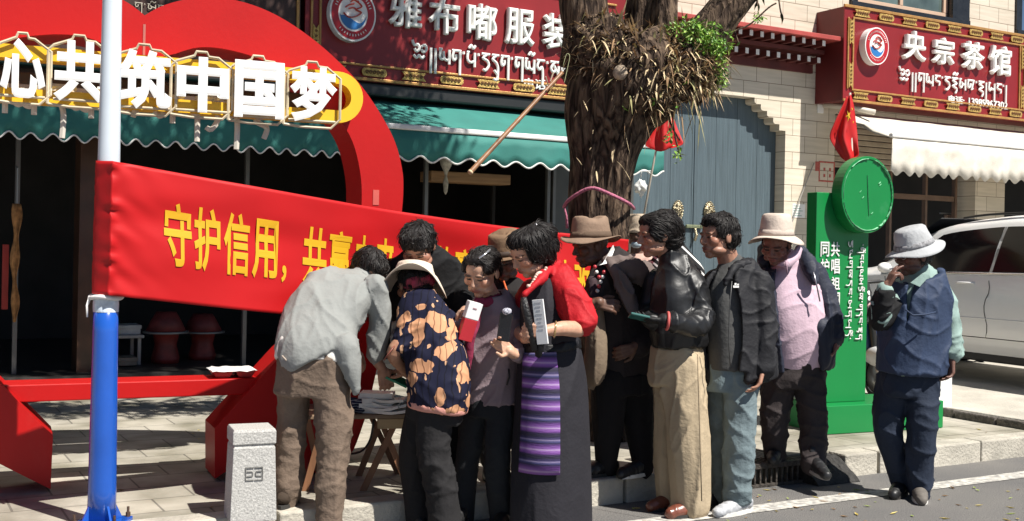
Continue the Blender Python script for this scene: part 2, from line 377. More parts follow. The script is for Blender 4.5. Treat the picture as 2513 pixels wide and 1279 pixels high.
MB().add(tube([(s, .1, z + .19), (s, .1, 2.63)], .004, 5)).build('cord', steel, o)
o.name = 'hanging_bundle'
s, z0 = T(36, 790, -.1); _, z1 = T(36, 500, -.1)
o = on(FP, 'hanging_scarf', 'tan patterned scarf hanging at the far left shop door', 'scarf')
sc = MB(); V = []; n = 24
for i in range(n + 1):
    t = i / n; zz = z1 + (z0 - z1) * t; ww = .03 + .012 * math.sin(t * 17) - .012 * t
    for k, (dx, dy) in enumerate(((-1, 0), (-.3, -.02), (.4, .015), (1, 0))): V.append((s + dx * ww + .006 * math.sin(t * 9), -.1 + dy, zz))
Fc = [(i * 4 + k, i * 4 + k + 1, i * 4 + k + 5, i * 4 + k + 4) for i in range(n) for k in range(3)]
ob = sc.add((V, Fc)).build('cloth', mat('tan_scarf', (.36, .17, .06), .9, .5, 18), o, True)
md = ob.modifiers.new('thick', 'SOLIDIFY'); md.thickness = .012
MB().add(tube([(s, -.1, z1), (s, -.1, z1 + .3), (s + .0, .04, z1 + .32)], .006, 6)).build('hook', steel, o)
s, z0 = T(14, 760, -.05); _, z1 = T(14, 600, -.05)
o = on(FP, 'red_strip_sign', 'narrow red strip on the door post at the far left', 'sign')
MB().add(bevbox(s - .03, s + .02, -.02, .02, z0, z1, .004)).build('panel', mat('dim_strip_red', (.35, .03, .02), .5), o)
# --- brick building with the gate
GS0, GS1, GZ, GT = 4.55, 7.11, 2.92, 3.29
n = 5; dx, dz = .51 / n, (GT - GZ) / n
R = [(GS1, PAV), (GS1, GZ)]
for i in range(n):
    x = GS1 - dx * (i + 1) + .0; z = GZ + dz * i
    R += [(x + .03, z), (x + .008, z + .012), (x, z + .03)] if i else [(x, z)]
    R += [(x, z + dz)]
Lm = [(GS0 + GS1 - x, z) for x, z in reversed(R)]
gate_edge = R + Lm                              # from right foot over the top to left foot
poly = [(7.95, PAV), (7.95, 8.0), (4.522, 8.0), (4.522, PAV)] + list(reversed(gate_edge))
br = on(FP, 'stone_house', 'beige stone block house with a stepped gateway, behind the tree', 'house')
w = MB(); w.add(prism(poly, 0, .17))
W1a, W1b, W2a = 8.16, 10.43, 11.43
for a, b, z0, z1 in ((7.952, 27, 3.2, 4.44), (7.952, W1a, 4.442, 8), (W1b, W2a, 4.442, 8), (14.002, 27, 4.442, 6.198), (W1a, W1b, 6.2, 8), (W2a, 27, 6.2, 8)):
    w.add(box(a, b, .0, .17, z0, z1))
w.build('wall', beige, br)
w = MB()
for a, b in ((W1a, W1b), (W2a, 14)):
    w.add(bevbox(a + .002, b - .002, -.05, .16, 4.444, 4.66, .006)); w.add(box(a + .002, a + .12, -.03, .16, 4.662, 6.19)); w.add(box(b - .34, b - .002, -.03, .16, 4.662, 6.19))
w.build('window_surround', blackst, br)
fr = MB()
for a, b in ((W1a + .122, W1b - .342),):
    for q0, q1 in ((a, a + .08), (b - .08, b), ((a + b) / 2 - .03, (a + b) / 2 + .03)): fr.add(bevbox(q0, q1, .06, .13, 4.74, 6.1, .005))
    fr.add(bevbox(a, b, .062, .128, 4.664, 4.739, .005))
wf = fr.build('window_frame', mat('window_frame_paint', (.55, .38, .27), .5, .06), br)
MB().add(box(W1a + .2, W1b - .42, .09, .10, 4.74, 6.1)).build('pane', mat('window_glass', (.10, .14, .13), .06, .5, 2, spec=.8), wf)
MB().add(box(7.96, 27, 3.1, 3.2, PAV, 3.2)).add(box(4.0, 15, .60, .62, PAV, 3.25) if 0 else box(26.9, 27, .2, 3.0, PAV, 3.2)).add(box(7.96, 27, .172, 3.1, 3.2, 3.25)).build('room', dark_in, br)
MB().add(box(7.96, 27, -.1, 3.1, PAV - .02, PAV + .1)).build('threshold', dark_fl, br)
w = MB()
a, b = fx(2390, 500), fx(2462, 500); w.add(box(a, b, -.02, .3, PAV + .1, 3.1))
w.build('pillar', beige, br)
w = MB(); a, b = fx(2098, 330, .0), fx(2190, 330, .0)
for i in range(9): w.add(bevbox(7.97, 9.1, .02, .06, 2.52 + i * .075, 2.52 + i * .075 + .066, .01))
w.build('shutter', mat('shutter_tan', (.36, .30, .22), .6, .15), br)
tfm = mat('teahouse_frame', (.13, .075, .045), .5, .2)
for px in (2185, 2272, 2345, 2380):
    s = fx(px, 500, .15); MB().add(box(s - .02, s + .02, .14, .2, PAV + .1, 3.1)).build('door_post', tfm, br)
a = fx(2190, 450, .16); b = fx(2340, 450, .16); MB().add(box(a, b, .142, .198, 2.17, 2.24)).build('transom', tfm, br)
# curtain
s0, s1 = fx(2318, 540, .5), fx(2350, 540, .5); V = []; n = 30
for i in range(n + 1):
    x = s0 + (s1 - s0) * i / n
    for z in (PAV + .12, 1.0, 2.0): V.append((x, .5 + .03 * math.sin(i * 1.3), z))
c = on(FP, 'curtain', 'pinkish beige curtain in the tea house doorway above the white car', 'curtain')
MB().add((V, [(i * 3 + k, i * 3 + k + 3, i * 3 + k + 4, i * 3 + k + 1) for i in range(n) for k in (0, 1)])).build('cloth', cloth('curtain_cloth', (.30, .21, .17)), c, True)
MB().add(tube([(s0 - .1, .5, 2.02), (s1 + .1, .5, 2.02)], .012, 6)).build('rod', steel, c)
# gate leaves
gt = on(FP, 'gate', 'tall grey-blue double gate in the stepped stone gateway', 'gate')
gm = mat('gate_paint', (.075, .105, .122), .5, .22, 7, .25, 30, stretch=(9, 1, .25))
seam = 5.83
for a, b in ((GS0 - .05, seam - .004), (seam + .004, GS1 + .05)):
    lf = MB(); x = a
    while x < b - .01:
        e = min(x + .325, b); lf.add(bevbox(x + .0015, e - .0015, .175, .215, PAV + .02, GT + .1, .003)); x = e
    lf.build('door_leaf', gm, gt)
brass = mat('aged_brass', (.42, .36, .24), .35, .6, 70, .6, 90, metal=.85)
for px, py in ((1666, 517), (1743, 519)):
    s, z = T(px, py, .14)
    kn = MB(); rr = random.Random(int(px))
    kn.add(xf(lathe([(.0, -.03), (.055, -.03), (.075, -.012), (.07, .01), (.045, .03), (.0, .035)], 20, close=False), Matrix.Translation((s, .165, z)) @ Matrix.Diagonal((1, 1, 1.55, 1)) @ Matrix.Rotation(math.pi / 2, 4, 'X')))
    for i in range(26):
        a = i * .7; q = .012 + .05 * rr.random(); kn.add(xf(lathe([(0, -.012), (.012, -.004), (.009, .008), (0, .012)], 7, close=False), Matrix.Translation((s + q * math.cos(a), .132, z + 1.5 * q * math.sin(a)))))
    for i in range(22):
        a = i * 2 * math.pi / 22; kn.add(xf(lathe([(0, -.01), (.011, -.004), (.008, .006), (0, .01)], 6, close=False), Matrix.Translation((s + .075 * math.cos(a), .155, z + .116 * math.sin(a)))))
    k = kn.build('door_knocker', brass, gt, True)
    MB().add(tube([(s + .035 * math.cos(a), .12, z - .03 + .05 * math.sin(a)) for a in np.linspace(0, 2 * math.pi, 17)], .007, 6)).build('ring', brass, k, True)
s, z = T(1703, 556, .15)
b_ = MB().add(bevbox(s - .12, s + .13, .135, .165, z - .02, z + .02, .006)).build('bolt', mat('olive_brass', (.25, .27, .16), .4, .3, 30, metal=.6), gt)
MB().add(tube([(s + .0, .13, z - .02), (s + .02, .125, z - .1), (s - .005, .125, z - .17)], [.014, .022, .016], 8)).build('padlock', brass, b_, True)
# red cornice
cn = on(FP, 'cornice', 'red Tibetan style cornice with white rafter ends above the gateway', 'cornice')
c0, c1 = 4.75, 7.56
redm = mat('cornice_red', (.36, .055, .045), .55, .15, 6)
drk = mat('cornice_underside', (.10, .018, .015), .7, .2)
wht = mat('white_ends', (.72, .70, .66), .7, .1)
MB().add(bevbox(c0, c1, -.46, -.002, 4.01, 4.065, .006)).build('slab', redm, cn)
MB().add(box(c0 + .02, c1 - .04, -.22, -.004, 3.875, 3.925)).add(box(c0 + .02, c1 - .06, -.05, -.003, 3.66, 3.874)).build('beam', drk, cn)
i = 0; x = c0 + .1
while x < c1 - .1:
    for dd, zc, sh_ in ((-.40, 3.967, 0), (-.24, 3.79, .08)):
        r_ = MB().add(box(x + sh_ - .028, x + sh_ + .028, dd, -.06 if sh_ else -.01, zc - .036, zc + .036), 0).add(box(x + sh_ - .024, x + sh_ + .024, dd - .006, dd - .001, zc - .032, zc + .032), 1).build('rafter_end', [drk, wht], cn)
    x += .165
# cable on the wall
s0, z0 = T(1750, 106, -.03); s1, z1 = T(1960, 126, -.03); s2, z2 = T(2012, 156, -.03)
cb = on(FP, 'cable', 'thin pale cable sagging along the stone wall under the red cornice', 'cable')
MB().add(tube(spline([(s0, -.06, z0), ((s0 + s1) / 2, -.06, (z0 + z1) / 2 + .01), (s1, -.06, z1), (s2, -.03, z2)], 6), .011, 6)).build('wire', mat('cable_pale', (.55, .5, .42), .6), cb)
s0, z0 = T(1930, 580, -.02); s1, z1 = T(1965, 480, -.02); s2, z2 = T(1998, 400, -.02)
cb = on(FP, 'loose_wire', 'loose grey wire curving down the stone wall left of the green sign', 'wire')
MB().add(tube(spline([(s0, -.02, z0 - .3), (s0 + .02, -.03, z0), (s1, -.03, z1), (s2, -.02, z2)], 8), .007, 5)).build('wire', mat('wire_grey', (.3, .29, .27), .6), cb)
pp = on(FP, 'paper_notice', 'small white printed notice on the stone wall left of the green sign', 'notice')
s0, z1 = T(1945, 500, -.004); s1, z0 = T(1975, 535, -.004)
MB().add(box(s0, s1, -.004, -.001, z0, z1)).build('paper', mat('notice_paper', (.74, .73, .7), .8, .05), pp)
rb = MB()
for i in range(5): rb.add(box(s0 + .015, s0 + (s1 - s0) * (.5 + .4 * ((i * 7) % 5) / 5), -.006, -.0045, z1 - .03 - i * .03, z1 - .022 - i * .03))
rb.build('print', mat('notice_print', (.15, .3, .25), .8), pp)
# faded red stamp on the wall
st = on(FP, 'wall_stencil', 'faded red painted box stencil on the shaded wall beside the green disc', 'stencil')
s0, z1 = T(2010, 395, -.003); s1, z0 = T(2048, 448, -.003); rm = mat('stencil_red', (.42, .1, .08), .85, .3, 30)
sm = MB()
for a, b, c_, d_ in ((s0, s1, z1 - .02, z1), (s0, s1, z0, z0 + .02), (s0, s0 + .02, z0 + .021, z1 - .021), (s1 - .02, s1, z0 + .021, z1 - .021), (s0 - .06, s0 - .002, (z0 + z1) / 2, (z0 + z1) / 2 + .12)):
    sm.add(box(a, b, -.003, -.0005, c_, d_))
for q in (.3, .65): sm.add(box(s0 + (s1 - s0) * q, s0 + (s1 - s0) * q + .03, -.003, -.0005, z0 + .06, z0 + .1)); sm.add(box(s0 + (s1 - s0) * q, s0 + (s1 - s0) * q + .03, -.003, -.0005, z0 + .14, z0 + .18))
sm.build('paint', rm, st)
# ================================================================== shop signs
board_m = mat('sign_maroon', (.21, .010, .012), .42, .12, 2, spec=.5)
board_side = mat('sign_side', (.13, .014, .014), .5, .2, 3)
gold = mat('gold_frame', (.47, .25, .08), .4, .18, 12, .2, 60, metal=.35)
gold2 = mat('gold_ornament', (.52, .34, .10), .4, .3, 50, .5, 80, metal=.4)
white_l = mat('sign_letter_white', (.80, .79, .76), .4, .05)
gold_dk = mat('ornament_dark', (.16, .07, .02), .6, .3, 40)
def ornament(mb, x, z, w, h, y, horiz=True, star=False):
    "pierced scroll plaque"
    if star: pol = [(-1, -.9), (-.75, 0), (-1, .9), (1, .9), (.75, 0), (1, -.9)]
    else: pol = [(math.copysign(.75 + .25 * abs(math.cos(a)), math.cos(a)) if abs(math.cos(a)) > .3 else math.cos(a) * 2.6, .9 * math.sin(a)) for a in np.linspace(0, 2 * math.pi, 16, False)]
    pol = [((x + a * w, z + b * h) if horiz else (x + b * h, z + a * w)) for a, b in pol]
    mb.add(prism(pol, y, y + .012), 0)
    for k in range(-2, 3):
        cx, cz = (x + k * w * .3, z) if horiz else (x, z + k * w * .3)
        P = [(cx + h * .38 * math.cos(a) * (1 - a / 14), y - .004, cz + h * .42 * math.sin(a) * (1 - a / 14)) for a in np.linspace(0, 8.5, 16)]
        mb.add(tube(P, h * .11, 5), 1)
def emblem(parent, x, z, r, y, th):
    def disc(r0, r1, y0, y1, n=40, sz=1.0):
        V = []; Fc = []
        pr = [(r0, y1), (r0, y0), (r1, y0), (r1, y1)]
        for k in range(n):
            a = 2 * math.pi * k / n
            for q, yy in pr: V.append((x + q * math.cos(a), yy, z + q * math.sin(a) * 1.12))
        for k in range(n):
            for j in range(3): Fc.append((k * 4 + j, ((k + 1) % n) * 4 + j, ((k + 1) % n) * 4 + j + 1, k * 4 + j + 1))
        return V, Fc
    ew = mat('emblem_white', (.82, .81, .79), .3, .03); er = mat('emblem_red', (.42, .015, .022), .35, .08); eb = mat('emblem_blue', (.03, .16, .42), .35, .1)
    e = MB().add(disc(0, r, y, y + th)).build('emblem', ew, parent)
    MB().add(disc(r * .64, r * .93, y - .004, y - .001)).build('ring', er, e)
    pts = [(math.cos(a) * .57, math.sin(a) * .57) for a in np.linspace(math.pi * 1.03, math.pi * 1.97, 18)]
    top = spline([(.56, -.1), (.3, -.32), (-.05, -.2), (-.3, -.08), (-.56, -.1)], 5)
    pol = [(x + a * r, z + b * r * 1.12) for a, b in pts + top[1:-1]]
    MB().add(prism(pol, y - .004, y - .001)).build('wave', eb, e)
    m = MB()
    for k in ([(-.42, -.0), (-.2, -.14), (.12, -.08), (.34, .08), (.1, .16), (.36, .3), (.05, .5), (-.12, .42)], [(-.2, .16), (.0, .22), (.16, .14)], [(-.34, .2), (-.2, .3), (.02, .36)], [(.05, .5), (.22, .46)]):
        m.add(tube([(x + a * r, y - .003, z + b * r * 1.12) for a, b in spline(k, 5)], r * .085, 6, .35))
    m.build('figure', mat('emblem_figure_red', (.55, .06, .04), .35), e)
    t = MB(); rr = random.Random(5)
    for a in np.linspace(.35, math.pi - .35, 19):
        c_, s_ = math.cos(a), math.sin(a); q = r * .78
        t.add(tube([(x + q * c_ * .93 + rr.uniform(-.1, .1) * r * .1, y - .006, z + q * s_ * 1.05), (x + q * c_ * 1.06, y - .006, z + q * s_ * 1.19)], r * .022, 4))
    for a in np.linspace(math.pi * 1.25, math.pi * 1.75, 11):
        t.add(tube([(x + r * .74 * math.cos(a), y - .006, z + r * .74 * 1.12 * math.sin(a)), (x + r * .82 * math.cos(a), y - .006, z + r * .82 * 1.12 * math.sin(a))], r * .02, 4))
    t.build('rim_lettering', ew, e)
def shop_sign(label, s0, s1, z0, z1, d, dback, divs=()):
    o = on(FP, 'shop_sign', label, 'shop sign')
    MB().add(box(s0 + .03, s1, d + .02, dback, z0 + .02, z1 - .02)).build('case', board_side, o)
    MB().add(box(s0, s1, d, d + .019, z0, z1)).build('board', board_m, o)
    f = MB(); y0, y1 = d - .022, d - .001
    def hrail(z, h, a, b): f.add(bevbox(a, b, y0, y1, z - h / 2, z + h / 2, .005))
    def vrail(x, w, a, b): f.add(bevbox(x - w / 2, x + w / 2, y0 + .001, y1, a, b, .005))
    hrail(z1 - .02, .035, s0 - .01, s1); hrail(z0 + .02, .03, s0 - .01, s1)
    hrail(z1 - .155, .022, s0 + .14, s1 - .14); hrail(z0 + .155, .022, s0 + .14, s1 - .14)
    vrail(s0 + .06, .022, z0 + .16, z1 - .16); vrail(s0 + .145, .022, z0 + .145, z1 - .145)
    for x in divs: vrail(x - .05, .022, z0 + .14, z1 - .14); vrail(x + .05, .022, z0 + .14, z1 - .14)
    f.build('frame', gold, o)
    x = s0 + .28; k = 0
    while x < s1 - .1:
        for z in (z1 - .09, z0 + .09): om = MB(); ornament(om, x, z, .13, .045, d - .03, True, k % 2 == 0); om.build('ornament', [gold2, gold_dk], o)
        x += .42; k += 1
    for xx in [s0 + .1] + list(divs):
        for z in (z0 + .33, z1 - .33): om = MB(); ornament(om, xx, z, .16, .032, d - .03, False, True); om.build('ornament', [gold2, gold_dk], o)
    return o
# right sign (tea house)
dR = -.5
a, zt = T(2073, 13, dR); _, zb = T(2071, 242, dR); b = fx(2760, 100, dR)
zt, zb = 4.46, 3.27
sgR = shop_sign('maroon tea house sign with gold frame and round emblem, over the white awning', a, b, zb, zt, dR, -.004, (fx(2506, 200, dR),))
ex, ez = T(2137, 116, dR); emblem(sgR, ex, ez, .205, dR - .10, .099)
def sx(px, py, d=dR): return T(px, py, d)
m = MB()
for ch, x0, x1, y0, y1 in (('央', 2208, 2264, 76, 152), ('宗', 2281, 2333, 92, 162), ('茶', 2352, 2407, 102, 174), ('馆', 2420, 2472, 112, 188)):
    q0 = sx(x0, y1); q1 = sx(x1, y1); t0 = sx(x0, y0); t1 = sx(x1, y0)
    zb_ = (q0[1] + q1[1]) / 2 + .0; zt_ = (t0[1] + t1[1]) / 2
    # glyph box level in the wall plane
    m.add(letter(ch, q0[0], q1[0], zb_ + .01, zt_ - .01, dR - .075, dR - .002, .028))
m.build('lettering', white_l, sgR)
q0 = sx(2205, 186); q1 = sx(2470, 220); zc = (q0[1] + q1[1]) / 2
MB().add(tibetan("@||gyq'ajoms'j|kq'|", q0[0], q1[0], zc - .2, zc + .13, dR - .025, .075)).build('tibetan_lettering', white_l, sgR)
q0 = sx(2325, 240); q1 = sx(2362, 248); z = q0[1]
MB().add(letter('电话:', q0[0], q1[0] + .02, z - .065, z + .035, dR - .02, dR - .002, .03)).build('phone_lettering', white_l, sgR)
q0 = sx(2375, 245); q1 = sx(2470, 258); MB().add(letter('13989967302', q0[0], q1[0], z - .065, z + .035, dR - .02, dR - .002, .02)).build('phone_number', white_l, sgR)
# left sign (clothes shop)
dL = -.25
sgL = shop_sign('maroon clothes shop sign in part shade with round emblem, left of the tree trunk', fx(748, 100, dL), 4.5, 2.99, 4.24, dL, .015)
def sl(px, py): return T(px, py, dL)
ex, ez = sl(858, 38); emblem(sgL, ex, ez, .235, dL - .09, .089)
m = MB()
for ch, x0, x1, y0, y1 in (('雅', 950, 1030, -12, 70), ('布', 1047, 1122, -2, 86), ('嘟', 1141, 1214, 12, 100), ('服', 1234, 1306, 24, 112), ('装', 1325, 1395, 36, 124)):
    q0 = sl(x0, y1); q1 = sl(x1, y1); t0 = sl((x0 + x1) / 2, y0); b0 = sl((x0 + x1) / 2, y1)
    m.add(letter(ch, q0[0], q1[0], b0[1], t0[1], dL - .07, dL - .002, .024))
m.build('lettering', white_l, sgL)
q0 = sl(1012, 128); q1 = sl(1420, 176); zc = (q0[1] + q1[1]) / 2
MB().add(tibetan("@||yg'po'adug'gyon'cs'|", q0[0], q1[0], zc - .2, zc + .14, dL - .025, .075)).build('tibetan_lettering', white_l, sgL)
q0 = sl(1284, 204); q1 = sl(1342, 210); z = (q0[1] + q1[1]) / 2
MB().add(letter('电话:1', q0[0], q1[0] + .06, z - .055, z + .055, dL - .02, dL - .002, .03)).build('phone_lettering', white_l, sgL)
# third sign, mostly behind the heart
s3 = on(FP, 'dark_shop_sign', 'dark brown sign with pale Tibetan script showing above the heart notch', 'shop sign')
a, b = fx(-60, 20, -.2), fx(738, 20, -.2)
MB().add(box(a, b, -.2, .01, 3.0, 4.15)).build('board', mat('dark_sign_brown', (.045, .018, .012), .5, .3), s3)
MB().add(box(fx(752, 40, -.2) - .1, fx(752, 40, -.2) - .075, -.22, -.201, 3.05, 4.1)).add(bevbox(a, b, -.218, -.202, 4.08, 4.12, .004)).build('frame', gold, s3)
q0 = T(330, 12, -.21); q1 = T(500, 40, -.21)
MB().add(tibetan("g'mos'ky'||", q0[0], q1[0], q1[1] - .05, q0[1] + .05, -.215, .06)).build('tibetan_lettering', mat('pale_letter', (.5, .45, .36), .6), s3)
# ------------------------------------------------------------------ awnings
def awning(label, s0, s1, zt, dt, zr, dr, drop, fab, trim, nscal, wob=.0, trimw=.012, group=None):
    o = on(FP, 'awning', label, 'awning', group)
    V = []; nx, ny = 40, 6
    for i in range(nx + 1):
        for j in range(ny + 1):
            t = j / ny; x = s0 + (s1 - s0) * i / nx
            V.append((x, dt + (dr - dt) * t, zt + (zr - zt) * t - .03 * math.sin(math.pi * t) + wob * noise.noise((x * 2.2, t * 3, 0)) * math.sin(math.pi * t)))
    Fc = [(i * (ny + 1) + j, i * (ny + 1) + j + 1, (i + 1) * (ny + 1) + j + 1, (i + 1) * (ny + 1) + j) for i in range(nx) for j in range(ny)]
    c = MB().add((V, Fc)).build('canopy', fab, o, True); c.modifiers.new('thick', 'SOLIDIFY').thickness = .008
    V = []; n = nscal * 10; edge = []
    for i in range(n + 1):
        x = s0 + (s1 - s0) * i / n; ph = i / 10 * 2 * math.pi
        wv = .018 * math.sin(ph * .37 + 1) + .012 * math.sin(ph * .11)
        zb = zr - drop + .028 * math.cos(ph)
        for k in range(4):
            V.append((x, dr - .015 + wv * k / 3, zr - .01 + (zb - zr + .01) * k / 3))
        edge.append((x, dr - .017 + wv, zb))
    Fc = [(i * 4 + k, i * 4 + k + 1, i * 4 + k + 5, i * 4 + k + 4) for i in range(n) for k in range(3)]
    v = MB().add((V, Fc)).build('valance', fab, o, True); v.modifiers.new('thick', 'SOLIDIFY').thickness = .006
    if trim: MB().add(tube(edge, trimw, 6)).build('trim', trim, v)
    MB().add(bevbox(s0 - .02, s1 + .02, dr - .03, dr + .03, zr - .005, zr + .045, .012)).build('front_rail', mat('rail_white', (.75, .74, .72), .4), o)
    for x in (s0 + .15, s1 - .15): MB().add(tube([(x, dt + .02, zt - .05), (x + .05, (dt + dr) / 2, zr + .1), (x, dr + .02, zr)], .02, 6)).build('arm', steel, o, True)
    return o
green = mat('awning_green', (.03, .18, .155), .75, .12, 3, .15, 120)
trimw = mat('awning_trim', (.7, .69, .66), .7)
awning('green scalloped awning left of the heart arch, in the shade', fx(-90, 330, -1.1), fx(870, 330, -1.1), 2.82, -.02, 2.47, -1.1, .28, green, trimw, 20, .02, .007, 'green awnings of the clothes shop')
awning('sunlit green scalloped awning between the heart arch and the tree', fx(905, 330, -1.1), 4.4, 2.88, -.02, 2.46, -1.1, .26, green, trimw, 13, .03, .009, 'green awnings of the clothes shop')
awh = on(FP, 'awning_housing', 'dark awning housing strip along the shop wall under the left sign', 'housing')
MB().add(bevbox(-3.8, 4.5, -.24, .0, 2.86, 2.985, .02)).build('case', mat('housing_black', (.02, .02, .02), .4), awh)
cream = mat('awning_cream', (.70, .66, .58), .85, .1, 4, .2, 80, tint=(.5, .46, .39))
aw = awning('dirty white scalloped awning under the tea house sign', 7.64, 13.5, 3.16, -.35, 2.79, -1.2, .42, cream, None, 30, .06)
s, z = T(2012, 258, -.02)
MB().add(bevbox(s - .03, s + .07, -.02, -.002, z - .1, z + .09, .006)).build('bracket', white_l, aw)
MB().add(tube([(s + .02, -.06, z), (s + .2, -.35, z - .05), (s + .35, -.6, z - .12)], .035, 8)).build('roller', mat('roller_beige', (.55, .5, .42), .5), aw, True)
# ================================================================== red heart sculpture
hg = ground(512, 1183, PAV); HP = Plane((hg.x, hg.y), math.radians(24))
def hx(px, py, d=0): return HP.px(px, py, d)
heart_red = mat('heart_red', (.43, .006, .006), .45, .06, 2.5, .04, 30, spec=.3)
scuff(heart_red, (.40, .06, .05), 3.2, .62, .8, .3, (1, 1, .5))
ht = on(HP, 'heart_sculpture', 'big red heart shaped street sculpture with white Chinese lettering, behind the red banner', 'sculpture')
cx = hx(355, 38)[0]
def rel(P): return [(hx(*p)[0] - cx, hx(*p)[1]) for p in P]
outer = spline(rel([(355, 38), (395, 16), (450, 0), (520, -7), (600, 6), (680, 38), (760, 90), (830, 150), (890, 215), (940, 290), (970, 350), (986, 410), (990, 460), (984, 540), (965, 680), (936, 850), (908, 980), (889, 1048), (858, 1120), (805, 1156), (745, 1160)]), 4) + rel([(738, 1095), (692, 1068), (610, 1122)])
cut_b, cut_t = rel([(527, 1186)])[0], rel([(527, 1052)])[0]
cut_b = (cut_b[0], PAV + .015)
inner = spline(rel([(694, 868), (770, 790), (840, 690), (878, 590), (888, 482), (880, 400), (857, 330), (810, 268), (745, 208), (655, 152), (565, 123), (490, 116), (430, 132)]), 4)
mid = rel([(355, 150)])[0]
half = outer + [cut_b, cut_t] + inner
right = [(cx + x, z) for x, z in half]
poly = right + [(cx, mid[1])] + [(cx - x, z) for x, z in reversed(half)][:-1]
D = .32
MB().add(prism(poly, 0, D)).build('body', heart_red, ht)
# seam at the notch
MB().add(box(cx - .006, cx + .006, -.003, -.0005, mid[1] + .02, rel([(355, 60)])[0][1])).build('seam', mat('seam_pale', (.4, .12, .1), .6), ht)
# cross beam
bz0, bz1 = hx(330, 982)[1], hx(330, 940)[1]
MB().add(bevbox(cx - 1.15, cx + .66, .06, .28, bz0, bz1, .006)).build('crossbeam', heart_red, ht)
# faded sticker
q = hx(915, 490); MB().add(box(q[0], q[0] + .035, -.003, -.001, q[1] - .03, q[1] + .055)).build('sticker', mat('sticker_red', (.52, .09, .07), .6), ht)
# yellow ring and lettering
yel = mat('ring_yellow', (.80, .47, .02), .4, .06)
ztop, zbot = .5, .5
q1 = hx(842, 178, -.12); q2 = hx(842, 303, -.12); zc = (q1[1] + q2[1]) / 2; ro = (q1[1] - q2[1]) / 2; xe = hx(828, 240, -.12)[0]; ri = ro * .52
x_l = cx - (xe - cx) 
def stad(r): return [(xe + r * math.cos(a), zc + r * math.sin(a)) for a in np.linspace(-math.pi / 2, math.pi / 2, 18)] + [(x_l + r * math.cos(a), zc + r * math.sin(a)) for a in np.linspace(math.pi / 2, 1.5 * math.pi, 18)]
A, B = stad(ro), stad(ri); n = len(A)
V = [(x, -.14, z) for x, z in A] + [(x, -.14, z) for x, z in B] + [(x, -.03, z) for x, z in A] + [(x, -.03, z) for x, z in B]
Fc = []
for i in range(n):
    j = (i + 1) % n
    Fc += [(i, j, n + j, n + i), (2 * n + i, 3 * n + i, 3 * n + j, 2 * n + j), (i, 2 * n + i, 2 * n + j, j), (n + i, n + j, 3 * n + j, 3 * n + i)]
MB().add((V, Fc)).build('ring', yel, ht)
st = MB()
for x in (x_l + .2, cx - .2, cx + .35, xe - .05): st.add(box(x - .02, x + .02, -.029, .3 if abs(x - cx) < .1 else -.005, zc - .03, zc + .03))
MB().add(bevbox(x_l + .1, xe, .10, .16, zc - .05, zc + .04, .004)).add(bevbox(x_l + .1, xe, .02, .06, zc + .1, zc + .13, .004)).build('bracket_bar', mat('bracket_dark', (.08, .05, .035), .5, .3), ht)
lw = mat('letter_white', (.84, .84, .82), .25, .02, spec=.6)
acr = mat('letter_acrylic', (.56, .48, .34), .12, .2, 9, spec=.8)
chars = [('民', -460, -330, 60, 208), ('心', 0, 112, 94, 240), ('共', 132, 260, 100, 250), ('筑', 290, 422, 122, 268), ('中', 434, 562, 140, 276), ('国', 576, 698, 150, 290), ('梦', 712, 828, 164, 300)]
for ch, x0, x1, y0, y1 in chars[1:]:
    a = hx((x0 + x1) / 2, y0, -.2); b = hx((x0 + x1) / 2, y1, -.2); l = hx(x0, (y0 + y1) / 2, -.2)[0]; r = hx(x1, (y0 + y1) / 2, -.2)[0]
    MB().add(letter(ch, l, r, b[1], a[1], -.199, -.190, .040)).build('lettering', lw, ht)
    e = .025
    # moulded backing that follows the character's block
    k = [(l - e, b[1] - e * .6), (l + (r - l) * .3, b[1] - e), (r - e, b[1] - e), (r + e, b[1] + e), (r + e, a[1] - 2 * e), (r - 2 * e, a[1] + .2 * e), (l + (r - l) * .62, a[1] + .3 * e), (l + (r - l) * .58, a[1] + 1.2 * e), (l + (r - l) * .38, a[1] + 1.2 * e), (l + (r - l) * .34, a[1] + .3 * e), (l, a[1] - e), (l - e, a[1] - 2 * e)]
    for i_, (ka, kb_) in enumerate(zip(k, k[1:] + k[:1])): pass
    MB().add(tube([(x, -.165, z) for x, z in k] + [(k[0][0], -.165, k[0][1])], .008, 6, 1)).add(tube([(x, -.165, z) for x, z in [(l, b[1] + .01), (r, b[1] + .01)]], .008, 6)).build('letter_edge', acr, ht)
q0 = hx(10, 300, -.1); q1 = hx(640, 300, -.1)
tl = MB().add(tibetan("mi'rigs'mthun'j'".replace('i', 'y').replace('r', 'd').replace('t', 'k').replace('h', 'a').replace('u', ''), hx(-40, 262, -.1)[0], hx(690, 300, -.1)[0], zc - ro - .17, zc - ro + .17, -.1, .08)).build('tibetan_lettering', mat('tib_ivory', (.62, .58, .5), .4), ht)
